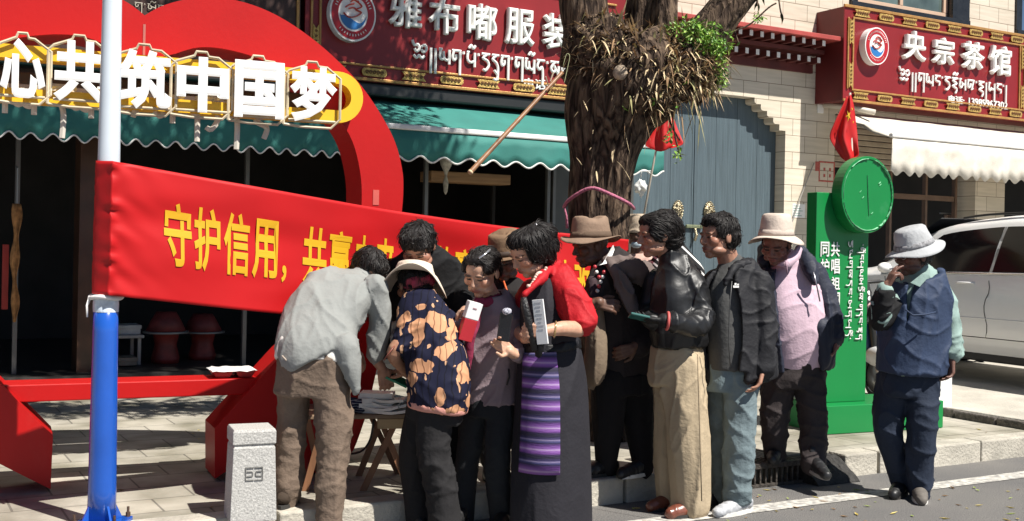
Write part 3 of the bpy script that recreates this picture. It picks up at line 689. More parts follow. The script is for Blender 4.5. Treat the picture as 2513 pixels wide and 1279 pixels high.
# food tray on the beam
ft = on(HP, 'food_tray', 'red plastic food tray with a white lid lying on the red crossbeam', 'tray')
a = hx(514, 915, .15)[0]; b = hx(625, 915, .15)[0]; z = bz1 + .002
tr = MB()
for u0_, u1_ in ((.04, .47), (.53, .96)):
    x0, x1 = a + (b - a) * u0_, a + (b - a) * u1_
    V = [(x0 + .02, .09, z), (x1 - .02, .09, z), (x1 - .02, .24, z), (x0 + .02, .24, z), (x0, .07, z + .035), (x1, .07, z + .035), (x1, .26, z + .035), (x0, .26, z + .035)]
    tr.add((V, [(0, 3, 2, 1), (4, 5, 6, 7), (0, 1, 5, 4), (1, 2, 6, 5), (2, 3, 7, 6), (3, 0, 4, 7)]))
tr.build('tray', mat('tray_red', (.5, .06, .06), .35), ft)
V = [(a + (b - a) * i / 12, .05 + .22 * j / 4, z + .038 + .008 * noise.noise((i * .5, j * .6, 3)) + (.012 if 0 < j < 4 and 0 < i < 12 else 0)) for i in range(13) for j in range(5)]
MB().add((V, [(i * 5 + j, i * 5 + 5 + j, i * 5 + 6 + j, i * 5 + 1 + j) for i in range(12) for j in range(4)])).build('lid', mat('lid_white', (.8, .79, .78), .4), ft, True)
# ================================================================== blue and white pole
pg = ground(249, 1289, PAV); pole = empty('banner_pole', 'round steel pole painted blue below and white above, holding the red banner', 'pole', tuple(pg))
blue = mat('pole_blue', (.012, .085, .42), .22, .12, 4, .05, 20, spec=.6, coat=.3)
pw = mat('pole_white', (.62, .68, .74), .35, .06, 4); scuff(blue, (.12, .24, .5), 14, .64, .7, .5, (1, 1, .3)); scuff(pw, (.35, .36, .36), 10, .64, .75, .4, (1, 1, .4))
zs = at(255, 735, pg.y).z - PAV; h2 = 2.75
def rad(z): return .062 - .0085 * z
MB().add(lathe([(rad(z), z) for z in np.linspace(.02, zs, 8)], 28)).build('lower_post', blue, pole, True)
MB().add(lathe([(rad(z) - .0005, z) for z in np.linspace(zs + .0015, h2, 12)], 28)).build('upper_post', pw, pole, True)
bp = MB().add(bevbox(-.105, .105, -.105, .105, -.002, .02, .004))
bp.build('base_plate', blue, pole)
for i in range(4):
    a = math.pi / 4 + i * math.pi / 2; ca, sa = math.cos(a), math.sin(a)
    V = []
    for t in (-.005, .005):
        for r_, z_ in ((rad(0) - .004, .021), (.092, .021), (.092, .03), (rad(0) - .004, .10)): V.append((r_ * ca - t * sa, r_ * sa + t * ca, z_))
    MB().add((V, [(0, 1, 2, 3), (7, 6, 5, 4), (0, 4, 5, 1), (1, 5, 6, 2), (2, 6, 7, 3), (3, 7, 4, 0)])).build('gusset', blue, pole)
    a2 = i * math.pi / 2 + math.pi / 4 + math.pi / 4
    c2 = (.088 * math.copysign(1, math.cos(a2 + .78)), .088 * math.copysign(1, math.sin(a2 + .78)), .02)
    MB().add(lathe([(.011, 0), (.011, .02), (.006, .021), (.006, .045)], 8, c2)).build('bolt', mat('rusty_bolt', (.1, .06, .04), .7, .4, 40, metal=.5), pole)
# tape at the colour change
MB().add(lathe([(rad(zs) + .0015, zs - .055), (rad(zs) + .0025, zs - .03), (rad(zs) + .002, zs + .012)], 28, close=False)).build('tape', mat('clear_tape', (.55, .62, .70), .2, .25, 18, .4, 30), pole, True)
# ================================================================== banner
BA = at(276, 395, pg.y - .088); BB = at(276, 725, pg.y - .088)
BC = at(1537, 588, 7.15); zb_r = BC.z - (BA.z - BB.z) * .97
ba2 = Vector((BA.x, BA.y)); bc2 = Vector((BC.x, BC.y)); blen = (bc2 - ba2).length
bdir = (bc2 - ba2).normalized(); bnor = Vector((bdir.y, -bdir.x))
def ban(u, v, off=0.0):
    "u along 0..1, v from top 0 to bottom 1"
    s_ = u * blen; zt_ = BA.z + (BC.z - BA.z) * u - .035 * math.sin(math.pi * u); zb = BB.z + (zb_r - BB.z) * u - .05 * math.sin(math.pi * u)
    z = zt_ + (zb - zt_) * v
    e = math.exp(-s_ / .12)
    w = .009 * noise.noise((s_ * 3, v * 5, .3)) + .020 * noise.noise((s_ * 1.3 + v * 1.2, v * 2.2 - s_ * .5, 5)) + .025 * math.sin(s_ * 2.2 + v) * (1 - e) * min(1, s_ * 1.2)
    g_ = math.exp(-((s_ - .0) / .03) ** 2)
    w += g_ * .009 * math.sin(v * 46 + 1.6 * math.sin(v * 17)) + .007 * math.exp(-s_ / .09) * math.sin(v * 30 - s_ * 40 + 2 * noise.noise((v * 6, 0, 0)))
    w += .012 * (1 - math.exp(-s_ / .5)) * math.sin((v - .2 * u) * 8 + s_ * 1.6) * .6
    p_ = ba2 + bdir * s_ + bnor * (w + off); return Vector((p_.x, p_.y, z))
bred = mat('banner_red', (.45, .006, .008), .55, .06, 2, .06, 300, spec=.3)
nu, nv = 300, 36
V = [ban((i / nu) ** 1.35, j / nv) for i in range(nu + 1) for j in range(nv + 1)]
Fc = [(i * (nv + 1) + j, i * (nv + 1) + j + 1, (i + 1) * (nv + 1) + j + 1, (i + 1) * (nv + 1) + j) for i in range(nu) for j in range(nv)]
bn = empty('banner', 'long red cloth banner with yellow Chinese slogan stretched from the pole to the tree', 'banner', tuple(BB))
def rebase(o, root):
    o.parent = root; o.matrix_parent_inverse = Matrix.Identity(4)
    L = root.location; me = o.data; a = np.empty(len(me.vertices) * 3); me.vertices.foreach_get('co', a)
    a = a.reshape(-1, 3) - np.array(L); me.vertices.foreach_set('co', a.ravel()); me.update(); return o
o = MB().add((V, Fc)).build('cloth', bred, None, True); o.modifiers.new('thick', 'SOLIDIFY').thickness = .002; rebase(o, bn)
# wrap round the pole
V = []; nk = 26
for k in range(nk + 1):
    th = -math.pi * .5 + .05 - k / nk * math.pi * 1.15
    for j in range(nv + 1):
        v = j / nv; e0 = ban(0, v); z = e0.z + .012 * k / nk; rr = rad(z - PAV) + .008 + .0035 * noise.noise((k * .3, v * 22, 1)) * min(1, k / 4)
        q = Vector((pg.x + rr * math.cos(th), pg.y + rr * math.sin(th), z))
        if k < 5: q = e0.lerp(q, k / 5.0)
        V.append(q)
Fc = [(i * (nv + 1) + j, (i + 1) * (nv + 1) + j, (i + 1) * (nv + 1) + j + 1, i * (nv + 1) + j + 1) for i in range(nk) for j in range(nv)]
o = MB().add((V, Fc)).build('pole_sleeve', bred, None, True); o.modifiers.new('thick', 'SOLIDIFY').thickness = .002; rebase(o, bn)
yl = mat('banner_yellow', (.66, .36, .008), .55, .05)
def bu(px):  # banner u from a pixel column near mid-height
    lo, hi = 0, 1
    for _ in range(40):
        m_ = (lo + hi) / 2; q = ban(m_, .5); X = (q.x * CR + (q.z - H) * SR) / q.y * F + PX0
        lo, hi = (m_, hi) if X < px else (lo, m_)
    return lo
def band(ch, x0, x1, v0=.245, v1=.735, bold=.022):
    Vg, Fg, w, h = glyphs(ch, bold); u0_, u1_ = bu(x0), bu(x1)
    return [ban(u0_ + (u1_ - u0_) * g_[0] / w, v1 + (v0 - v1) * g_[1] / h, .0028 + .0014 * g_[2]) for g_ in Vg], Fg
for ch, x0, x1, v0, v1 in (('守', 402, 470, .235, .72), ('护', 476, 540, .235, .73), ('信', 549, 612, .235, .73), ('用', 618, 679, .25, .73), ('，', 690, 702, .6, .74), ('共', 742, 800, .25, .74), ('赢', 805, 860, .25, .74), ('未', 866, 914, .255, .74), ('来', 920, 970, .255, .74), ('共', 1066, 1110, .26, .74), ('赢', 1118, 1164, .265, .74), ('大', 1172, 1215, .27, .74), ('家', 1222, 1264, .27, .74), ('计', 1362, 1402, .28, .75), ('改', 1410, 1448, .285, .75)):
    o = MB().add(band(ch, x0, x1, v0, v1)).build('lettering', yl, None); rebase(o, bn)
# ties
tie = mat('tie_white', (.7, .68, .66), .8, .2, 20)
q = ban(0, 1); P = [(pg.x + rad(.6) * 1.2 * math.cos(a), pg.y + rad(.6) * 1.2 * math.sin(a), q.z - .012 + .004 * math.sin(3 * a)) for a in np.linspace(0, 2 * math.pi, 24)]
o = MB().add(tube(P, .011, 6, 1)).add(tube([(pg.x - .058, pg.y - .035, q.z - .01), (pg.x - .066, pg.y - .05, q.z - .05), (pg.x - .062, pg.y - .055, q.z - .10)], [.014, .011, .008], 6, .4)).build('tie', tie, None, True); rebase(o, bn)
# ================================================================== granite bollard
bg = ground(613, 1268, PAV)
bo = empty('granite_bollard', 'square grey granite bollard with a carved key pattern on the pavement edge', 'bollard', tuple(bg), math.radians(22))
gran = mat('granite', (.45, .44, .415), .75, .2, 150, .3, 90, detail=6, tint=(.29, .283, .27))
gdk = mat('granite_groove', (.16, .155, .145), .8, .3, 90)
w_ = .105; hb = .42
b0 = MB(); V = []
for r_, z_ in ((w_, 0), (w_ * .9, hb * .80), (w_ * .86, hb * .81), (w_ * .86, hb * .835), (w_ * .93, hb * .84), (w_ * .93, hb * .97), (w_ * .88, hb)):
    V += [(-r_, -r_, z_), (r_, -r_, z_), (r_, r_, z_), (-r_, r_, z_)]
Fc = [(i * 4 + k, i * 4 + (k + 1) % 4, i * 4 + 4 + (k + 1) % 4, i * 4 + 4 + k) for i in range(6) for k in range(4)] + [(3, 2, 1, 0), (24, 25, 26, 27)]
o = b0.add((V, Fc)).build('post', gran, bo); bvm = o.modifiers.new('bevel', 'BEVEL'); bvm.width = .006; bvm.segments = 2
gv = MB(); yf = -w_ * .955; zc_ = hb * .52
def gl(x0, x1, z0, z1): gv.add(box(x0, x1, yf - .003, yf + .012, z0, z1))
for sg in (-1, 1):
    o_ = sg * .021
    gl(o_ - .019, o_ + .019, zc_ + .027, zc_ + .031); gl(o_ - .019, o_ + .019, zc_ - .031, zc_ - .027)
    gl(o_ + sg * .017 - .002, o_ + sg * .017 + .002, zc_ - .0268, zc_ + .0268)
    gl(o_ - .012, o_ + .012, zc_ + .009, zc_ + .0125); gl(o_ - .012, o_ + .012, zc_ - .0125, zc_ - .009)
    gl(o_ - sg * .014 - .002, o_ - sg * .014 + .002, zc_ - .0088, zc_ + .0088)
gv.build('carving', gdk, bo)
# ================================================================== green sign with disc
sg0 = ground(2028, 1068, PAV); GP = Plane((sg0.x, sg0.y), math.radians(23.5))
gs = on(GP, 'green_sign', 'green upright street sign with a peeling round disc and white writing', 'sign')
gr = mat('sign_green', (.005, .20, .046), .35, .07, 2, .03, 20, spec=.5)
scuff(gr, (.07, .30, .13), 5, .6, .75, .35); gz = GP.px(2090, 994)[1]
MB().add(bevbox(0, GP.px(2315, 1020)[0], 0, .46, PAV + .002, gz, .006)).build('base', gr, gs)
x0 = GP.px(2000, 700, .14)[0]; x1 = GP.px(2128, 760, .14)[0]; zt = GP.px(2020, 472, .14)[1]
MB().add(bevbox(x0, x1, .14, .25, gz + .001, zt, .005)).build('panel', gr, gs)
dc = GP.px(2130, 478, .03); rz_ = abs(GP.px(2130, 384, .03)[1] - GP.px(2130, 573, .03)[1]) / 2; rx_ = abs(GP.px(2066, 478, .03)[0] - GP.px(2195, 478, .03)[0]) / 2
V = []; N_ = 56
for q, y in ((.0, .15), (.99, .139), (1, .13), (1, .035), (.985, .03), (.93, .03), (.92, .036), (0, .036)):
    for k in range(N_): a = 2 * math.pi * k / N_; V.append((dc[0] + q * rx_ * math.cos(a), y, dc[1] + q * rz_ * math.sin(a)))
Fc = [(i * N_ + k, i * N_ + (k + 1) % N_, (i + 1) * N_ + (k + 1) % N_, (i + 1) * N_ + k) for i in range(7) for k in range(N_)]
dk = MB().add((V, Fc)).build('disc', gr, gs)
pm = mat('peeled_pale_green', (.25, .6, .36), .6, .25, 40)
pl = MB(); rr = random.Random(9); a = .3
def arc(a0, a1, q, w_):
    P = []
    for t in np.linspace(a0, a1, 10): 
        qq = q + .012 * noise.noise((t * 9, q, 2)); P.append((dc[0] + qq * rx_ * math.cos(t), .0285, dc[1] + qq * rz_ * math.sin(t)))
    pl.add(tube(P, [w_ * (.5 + rr.random()) * 1.25 for _ in P], 6, .45))
for a0, a1, w_ in ((-2.9, -2.2, .0035), (-2.2, -1.15, .006), (-1.05, -.75, .008), (-.65, -.2, .006), (-.1, .35, .004), (.4, 1.0, .009), (1.05, 1.35, .006), (1.6, 2.3, .005), (2.4, 3.3, .0025)): arc(a0, a1, .93, w_)
pl.add(tube([(dc[0] - .02 * rx_, .033, dc[1] + .5 * rz_), (dc[0] + .02 * rx_, .033, dc[1] - .1 * rz_), (dc[0] + .07 * rx_, .033, dc[1] - .55 * rz_)], [.003, .005, .003], 6, .3))
for x_, z_, r_ in ((.42, .3, .008), (.45, .25, .006), (-.2, -.1, .005), (.15, -.5, .006), (-.3, .05, .004)): pl.add(tube([(dc[0] + x_ * rx_, .034, dc[1] + z_ * rz_), (dc[0] + (x_ + .06) * rx_, .034, dc[1] + (z_ + .05) * rz_)], r_, 6, .3))
pl.build('peeled_paint', pm, dk)
gw = MB()
def gp(px, py): return GP.px(px, py, .14)
for ch, xa, xb, ya, yb in (('共', 2038, 2060, 594, 630), ('唱', 2038, 2060, 636, 672), ('祖', 2038, 2060, 680, 712), ('国', 2038, 2060, 718, 752), ('同', 2012, 2034, 594, 630), ('护', 2012, 2034, 636, 672)):
    q = gp(xa, yb); q2 = gp(xb, ya); gw.add(letter(ch, q[0], q2[0], q[1], q2[1], .132, .1395, .015))
gw.build('lettering', white_l, gs); gw = MB()
for s_, xa, xb, ya, yb in (("aygsdq'mnkdo'", 2070, 2095, 590, 838), ("'goqkymaos'gdq'jn", 2096, 2122, 600, 838)):
    q = gp(xa, yb); q2 = gp(xb, ya)
    V, Fc = tibetan(s_, 0, abs(q2[1] - q[1]), 0, abs(q2[0] - q[0]), 0, .10)
    gw.add(([(q[0] + v[2], .132 + v[1], q2[1] - v[0]) for v in V], Fc))
gw.build('tibetan_lettering', white_l, gs)
wb_ = on(GP, 'white_board', 'white board standing behind the green sign base beside the smoking man', 'board')
q = GP.px(2332, 940, .5)[0]; MB().add(bevbox(q - .33, q, .48, .53, PAV + .002, GP.px(2325, 900, .5)[1], .004)).build('panel', mat('board_white', (.74, .74, .72), .5), wb_)
MB().add(box(q - .3, q - .27, .532, .7, PAV + .002, PAV + .03)).add(box(q - .06, q - .03, .532, .7, PAV + .002, PAV + .03)).build('foot', steel, wb_)
q = ground(1729, 1160, PAV); wp = empty('white_post', 'short white post on the pavement behind the woman in tan trousers', 'post', tuple(q))
MB().add(bevbox(-.028, .028, -.028, .028, 0, .46, .006)).build('shaft', mat('post_white', (.74, .74, .72), .5, .08), wp)
MB().add(bevbox(-.034, .034, -.034, .034, .461, .485, .006)).build('cap', mat('post_cap', (.55, .55, .53), .5), wp)
# ================================================================== tree
TZ = 7.6
tg = ground(1528, 1112, PAV); tg.y = TZ; tg.x = ray(1500, 1000)[0] * TZ
tr = empty('tree', 'old thick street tree with a shaggy burl, dry leaves and cut limbs, behind the crowd', 'tree', (tg.x, TZ, PAV))
def bark_mat():
    m, t, b = nt('bark'); N, L = t.nodes, t.links
    tc = N.new('ShaderNodeTexCoord'); mp = N.new('ShaderNodeMapping'); mp.inputs['Scale'].default_value = (1, 1, .22); L.new(tc.outputs['Object'], mp.inputs[0])
    n = N.new('ShaderNodeTexNoise'); n.inputs['Scale'].default_value = 28; n.inputs['Detail'].default_value = 8; n.inputs['Distortion'].default_value = .6; L.new(mp.outputs[0], n.inputs[0])
    r = N.new('ShaderNodeValToRGB'); e = r.color_ramp.elements; e[0].position = .38; e[0].color = (.018, .011, .008, 1); e[1].position = .64; e[1].color = (.17, .118, .08, 1)
    k = e.new(.5); k.color = (.072, .048, .034, 1); L.new(n.outputs[0], r.inputs[0]); L.new(r.outputs[0], b.inputs['Base Color'])
    b.inputs['Roughness'].default_value = .9; b.inputs['Specular IOR Level'].default_value = .2
    bp = N.new('ShaderNodeBump'); bp.inputs['Strength'].default_value = 1; bp.inputs['Distance'].default_value = .06; L.new(n.outputs[0], bp.inputs['Height']); L.new(bp.outputs[0], b.inputs['Normal']); return m
bark = bark_mat()
def barkloft(pts, nA=72, nL=120, amp=.03, seed=0.0, flat=.9):
    """pts: (centre Vector, radius); rings round the chain, ridged along it"""
    P = spline([(p.x, p.y, p.z, r) for p, r in pts], max(3, nL // len(pts)))
    V = []; x = None; L = 0
    for i, q in enumerate(P):
        c = Vector(q[:3]); t = (Vector(P[min(i + 1, len(P) - 1)][:3]) - Vector(P[max(0, i - 1)][:3])).normalized()
        if x is None: x, y = frame_of(t)
        x = (x - t * x.dot(t)).normalized(); y = t.cross(x)
        if i: L += (c - Vector(P[i - 1][:3])).length
        for k in range(nA):
            a = 2 * math.pi * k / nA; ca, sa = math.cos(a), math.sin(a)
            n1 = noise.noise((ca * 4.2 + seed, sa * 4.2, L * 1.3)); n2 = noise.noise((ca * 9, sa * 9 + seed, L * 3.5)); n3 = noise.noise((ca * 1.6, sa * 1.6 + seed, L * 2.2))
            d = amp * (1.5 * (.5 - abs(n1)) + .8 * (.4 - abs(n2))) + q[3] * .16 * n3
            V.append(c + (x * ca + y * sa * flat) * (q[3] + d))
    m = len(P)
    Fc = [(i * nA + k, i * nA + (k + 1) % nA, (i + 1) * nA + (k + 1) % nA, (i + 1) * nA + k) for i in range(m - 1) for k in range(nA)]
    Fc += [tuple(reversed(range(nA))), tuple(range((m - 1) * nA, m * nA))]
    return V, Fc
def tp(y, l, r, dz=0): c = at((l + r) / 2, y, TZ + dz); return c, (r - l) / 2 / F * TZ
tpts = [tp(1150, 1380, 1585), tp(1100, 1405, 1562), tp(1000, 1420, 1550), tp(800, 1405, 1545), tp(620, 1395, 1548), tp(540, 1388, 1548), tp(470, 1388, 1556), tp(400, 1388, 1566), tp(330, 1375, 1592), tp(270, 1368, 1630), tp(210, 1366, 1690), tp(160, 1368, 1690), tp(125, 1385, 1640)]
tpts[0] = (Vector((tpts[0][0].x, TZ, PAV - .03)), tpts[0][1])
tb = MB().add(barkloft(tpts, 96, 200, .022, 1.0, .85))
def blob(c, rx, ry, rz, n=40, amp=.05, fr=6, seed=0):
    V = []; Fc = []
    for i in range(n + 1):
        th = math.pi * i / n
        for k in range(n):
            a = 2 * math.pi * k / n; d = Vector((math.sin(th) * math.cos(a), math.sin(th) * math.sin(a), math.cos(th)))
            q = 1 + amp / rx * (noise.noise(d * fr * rx * 4 + Vector((seed, 0, 0))) + .6 * noise.noise(d * fr * rx * 9 + Vector((seed, 3, 0))))
            V.append(Vector(c) + Vector((d.x * rx * q, d.y * ry * q, d.z * rz * q)))
    for i in range(n):
        for k in range(n): Fc.append((i * n + k, i * n + (k + 1) % n, (i + 1) * n + (k + 1) % n, (i + 1) * n + k))
    return V, Fc
m2 = TZ / F
burls = [(1560, 170, -.22, 95, 90), (1640, 165, -.12, 100, 85), (1700, 165, 0, 70, 80), (1480, 120, -.18, 80, 80), (1590, 235, -.18, 70, 60), (1660, 120, -.05, 80, 60)]
for i, (px, py, dz, rx, rz) in enumerate(burls):
    c = at(px, py, TZ + dz); tb.add(blob(c, rx * m2, rx * m2 * .8, rz * m2, 40, .05, 6, i))
o = tb.build('trunk', bark, None, True); rebase(o, tr)
def limb(P, seed, nA=40):
    pts = [(at(px, py, TZ + dz), r * m2) for px, py, dz, r in P]
    o = MB().add(barkloft(pts, nA, 60, .016, seed)).build('limb', bark, None, True); return rebase(o, tr)
limb([(1440, 150, -.05, 75), (1438, 80, -.02, 62), (1432, 20, .0, 62), (1420, -120, .1, 60), (1370, -330, .1, 50), (1300, -560, .3, 34)], 3)
limb([(1570, 150, .1, 62), (1585, 60, .12, 56), (1592, 0, .15, 58), (1600, -150, .3, 52), (1580, -400, .5, 40)], 7)
limb([(1625, 130, -.05, 44), (1630, 40, -.05, 30), (1640, -60, 0, 30), (1690, -260, .1, 26)], 9)
limb([(1690, 150, 0, 60), (1745, 70, 0, 52), (1800, 0, 0, 44), (1880, -90, .05, 40), (2010, -220, .2, 30)], 11)
c = at(1522, 178, TZ - .43)
o = MB().add(xf(lathe([(.0, -.02), (.042, -.02), (.05, -.005), (.046, .012), (.0, .015)], 18, close=False), Matrix.Translation(c) @ Matrix.Rotation(-.3, 4, 'Z') @ Matrix.Rotation(math.pi / 2, 4, 'X'))).build('cut_stub', mat('cut_wood', (.34, .27, .2), .9, .4, 30, .5, 60), None, True); rebase(o, tr)
# dry leaves and rootlets hanging on the burl
rr = random.Random(21)
def blade(p, d, L, w, droop, nseg=5, side=None):
    d = d.normalized(); sd = d.cross(Vector((0, 0, 1)) if side is None else side)
    sd = sd.normalized() if sd.length > 1e-3 else Vector((1, 0, 0)); V = []
    for i in range(nseg + 1):
        t = i / nseg; q = p + d * (L * t) + Vector((0, 0, -droop * L * t * t)); ww = w * math.sin(math.pi * min(1, .15 + .85 * t)) 
        V += [q - sd * ww, q + sd * ww]
    return V, [(2 * i, 2 * i + 1, 2 * i + 3, 2 * i + 2) for i in range(nseg)]
straw = [mat('straw_pale', (.58, .45, .27), .9, .3, 20), mat('straw_brown', (.30, .185, .095), .9, .3, 20), mat('straw_olive', (.30, .27, .12), .9, .3, 20)]
dl = MB()
for i in range(3000):
    px, py, dz, rx, rz = burls[rr.choice((0, 0, 1, 1, 1, 2, 2, 3, 4, 5))]
    th = math.acos(rr.uniform(-.75, .95)); a = rr.uniform(math.pi * .95, math.pi * 2.1)
    n_ = Vector((math.sin(th) * math.cos(a), math.sin(th) * math.sin(a), math.cos(th)))
    p = at(px, py, TZ + dz) + Vector((n_.x * rx * m2, n_.y * rx * m2 * .8, n_.z * rz * m2)) * 1.02
    d = n_ * .5 + Vector((rr.uniform(-1.3, 1.3), rr.uniform(-.6, .3), rr.uniform(-1.1, .8)))
    dl.add(blade(p, d, rr.uniform(.03, .12) * rr.choice((.6, 1, 1.3)), rr.uniform(.003, .009), rr.uniform(-.4, .9)), rr.choice((0, 0, 0, 1, 1, 2)))
for i in range(70):
    p = at(rr.uniform(1500, 1720), rr.uniform(220, 275), TZ - .3 + rr.uniform(0, .2)); dl.add(blade(p, Vector((rr.uniform(-.4, .4), -.2, -1)), rr.uniform(.08, .3), rr.uniform(.002, .006), .1), rr.choice((0, 1, 2)))
for i in range(14):
    p = at(rr.uniform(1390, 1560), rr.uniform(230, 430), TZ - .32); dl.add(blade(p, Vector((rr.uniform(-1, 1), -.3, -.7)), rr.uniform(.02, .07), rr.uniform(.003, .008), .3), 0)
o = dl.build('dry_leaves', straw, None); o['kind'] = 'stuff'; rebase(o, tr)
leafg = [mat('leaf_fresh', (.18, .34, .03), .5, .3, 14), mat('leaf_mid', (.09, .21, .025), .5, .3, 14), mat('leaf_light', (.24, .33, .06), .5, .3, 14)]
def leaf(p, d, L, w, up):
    d = d.normalized(); s = d.cross(up); s = s.normalized() if s.length > 1e-3 else Vector((1, 0, 0)); k = d.cross(s) * .12 * L
    return [p, p + d * L * .45 + s * w, p + d * L, p + d * L * .45 - s * w, p + d * L * .45 + k], [(0, 1, 4), (1, 2, 4), (2, 3, 4), (3, 0, 4)]
lv = MB()
def sprig(px, py, dz, sx_, sy_, n, L=.045):
    for i in range(n):
        p = at(px + rr.gauss(0, sx_), py + rr.gauss(0, sy_), TZ + dz + rr.uniform(-.1, .12))
        lv.add(leaf(p, Vector((rr.uniform(-1, 1), rr.uniform(-1, .4), rr.uniform(-1.1, .7))), L * rr.uniform(.5, 1.2), L * .2, Vector((rr.uniform(-.6, .6), rr.uniform(-.8, 0), 1))), rr.choice((0, 0, 1, 1, 2)))
sprig(1700, 85, -.25, 26, 16, 420); sprig(1745, 105, -.2, 24, 20, 420); sprig(1690, 65, -.2, 20, 8, 70); sprig(1775, 165, -.1, 6, 24, 60); sprig(1770, 195, -.1, 7, 8, 40)
sprig(1663, 375, -.25, 5, 10, 26, .04); sprig(1648, 330, -.2, 6, 30, 18, .06); sprig(1862, 45, 0, 8, 7, 34, .04); sprig(1610, 235, -.3, 30, 30, 26, .06)
o = lv.build('leaf_sprig', leafg, None); o['kind'] = 'stuff'; rebase(o, tr)
tw = MB()
for P in ([(1760, 110, -.05), (1800, 78, -.03), (1840, 60, 0), (1885, 20, 0), (1905, 8, 0)], [(1800, 70, 0), (1812, 105, 0)], [(1650, 250, -.25), (1652, 300, -.25), (1660, 350, -.25), (1672, 390, -.25)], [(1640, 240, -.2), (1645, 300, -.2), (1668, 345, -.2)], [(1905, -60, 0), (1914, 20, 0), (1921, 42, 0)], [(1855, -60, 0), (1858, 15, 0)]):
    o = MB().add(tube(spline([tuple(at(*p[:2], TZ + p[2])) for p in P], 4), .006, 5)).build('twig', bark, None); rebase(o, tr)
tw = MB()
for px, py in ((1858, 2), (1916, 28), (1862, 6), (1870, -10), (1922, 36)): tw.add(leaf(at(px, py, TZ), Vector((rr.uniform(-.3, .3), 0, -1)), .07, .008, Vector((0, -1, .2))))
o = tw.build('dark_leaf', mat('leaf_dark', (.05, .06, .02), .6, .3), None); rebase(o, tr)
# crown above the picture (throws the dappled shade on the shop and pavement)
cr = MB(); rc = random.Random(4)
cl = [(-1.7, 6.8, 6.4, .7), (-1.0, 7.1, 6.4, .75), (-.3, 7.5, 6.4, .75), (.4, 7.8, 6.4, .75), (1.0, 8.1, 6.5, .7), (-2.3, 6.5, 6.5, .7), (-.4, 9.6, 6.4, .8), (.5, 9.6, 6.5, .8), (-.1, 6.4, 4.8, .42), (-.6, 6.2, 4.9, .4), (.4, 6.6, 4.8, .4), (-1.3, 9.2, 6.8, .8), (.6, 8.6, 7.3, .8), (-3.0, 6.6, 6.7, .7), (1.6, 8.3, 6.9, .6), (-1.1, 6.3, 5.0, .35)]
for (x, y, z, r) in cl:
    for k in range(int(820 * r / .7)):
        v = Vector((rc.gauss(0, 1), rc.gauss(0, 1), rc.gauss(0, 1))); v = v.normalized() * r * rc.random() ** .5
        cr.add(leaf(Vector((x, y, z)) + v, Vector((rc.uniform(-1, 1), rc.uniform(-1, 1), rc.uniform(-1.2, .3))), rc.uniform(.09, .16), .024, Vector((rc.uniform(-.5, .5), rc.uniform(-.5, .5), 1))), rc.choice((0, 1, 1)))
o = cr.build('crown', leafg, None); rebase(o, tr)
tw = MB()
for (x, y, z, r) in cl:
    a = Vector((.6, 7.6, 5.0)); b = Vector((x, y, z)); mid_ = a.lerp(b, .5) + Vector((0, 0, .25)); tw.add(tube(spline([tuple(a), tuple(mid_), tuple(b)], 4), [.05, .045, .04, .03, .03, .025, .02, .015, .012], 6))
o = tw.build('branch', bark, None, True); rebase(o, tr)
# rope round the trunk
rp = empty('pink_rope', 'faded pink cloth rope tied round the tree trunk above the banner end', 'rope', tuple(at(1385, 500, TZ - .33)))
pk = mat('rope_pink', (.42, .13, .2), .9, .3, 60, .5, 80)
P = spline([tuple(at(px, py, TZ + dz)) for px, py, dz in ((1392, 500, .05), (1384, 508, -.12), (1400, 488, -.24), (1450, 462, -.33), (1500, 478, -.34), (1540, 498, -.26), (1552, 508, -.1), (1556, 512, .1))], 5)
o = MB().add(tube(P, .012, 7)).add(tube([tuple(at(1384, 506, TZ - .14)), tuple(at(1390, 530, TZ - .16)), tuple(at(1392, 560, TZ - .15))], [.012, .018, .024], 6, .4)).build('rope', pk, None, True); rebase(o, rp)
# bamboo pole stuck into the tree
b0, b1 = at(1153, 424, TZ - .75), at(1380, 178, TZ - .30)
bm_ = empty('bamboo_pole', 'slanting brown bamboo pole sticking out of the tree to the left', 'pole', tuple(b1))
P = []; R = []
for i in range(61):
    t = i / 60; P.append(b0.lerp(b1, t)); R.append(.0155 - .003 * t + (.0022 if i % 12 == 6 else 0))
o = MB().add(tube(P, R, 10)).build('cane', mat('bamboo', (.25, .125, .06), .45, .35, 16), None, True); rebase(o, bm_)
o = MB().add(tube([b0 + (b0 - b1).normalized() * .002, b0 + (b1 - b0).normalized() * .012], .0165, 10)).build('cut_end', mat('bamboo_end', (.62, .48, .3), .7), None, True); rebase(o, bm_)
q = at(1350, 208, TZ - .33)
o = MB().add(tube([q + Vector((.02, -.02, .08)), q + Vector((0, -.03, .02)), q + Vector((.03, 0, .0)), q + Vector((.0, .02, -.03)), q + Vector((-.03, -.02, .05))], .005, 5)).build('binding', mat('binding', (.45, .35, .25), .9), None); rebase(o, bm_)
gbl = empty('grass_blade', 'pale folded reed leaf on the dark side of the tree trunk', 'leaf', tuple(at(1392, 170, TZ - .5)))
o = MB().add(tube(spline([tuple(at(px, py, TZ - .5)) for px, py in ((1384, 206), (1392, 170), (1398, 138), (1390, 134), (1381, 165))], 5), [.003] + [.0055] * 18 + [.004, .002], 6, .35)).build('blade', mat('reed', (.5, .52, .28), .6, .2), None, True); rebase(o, gbl)
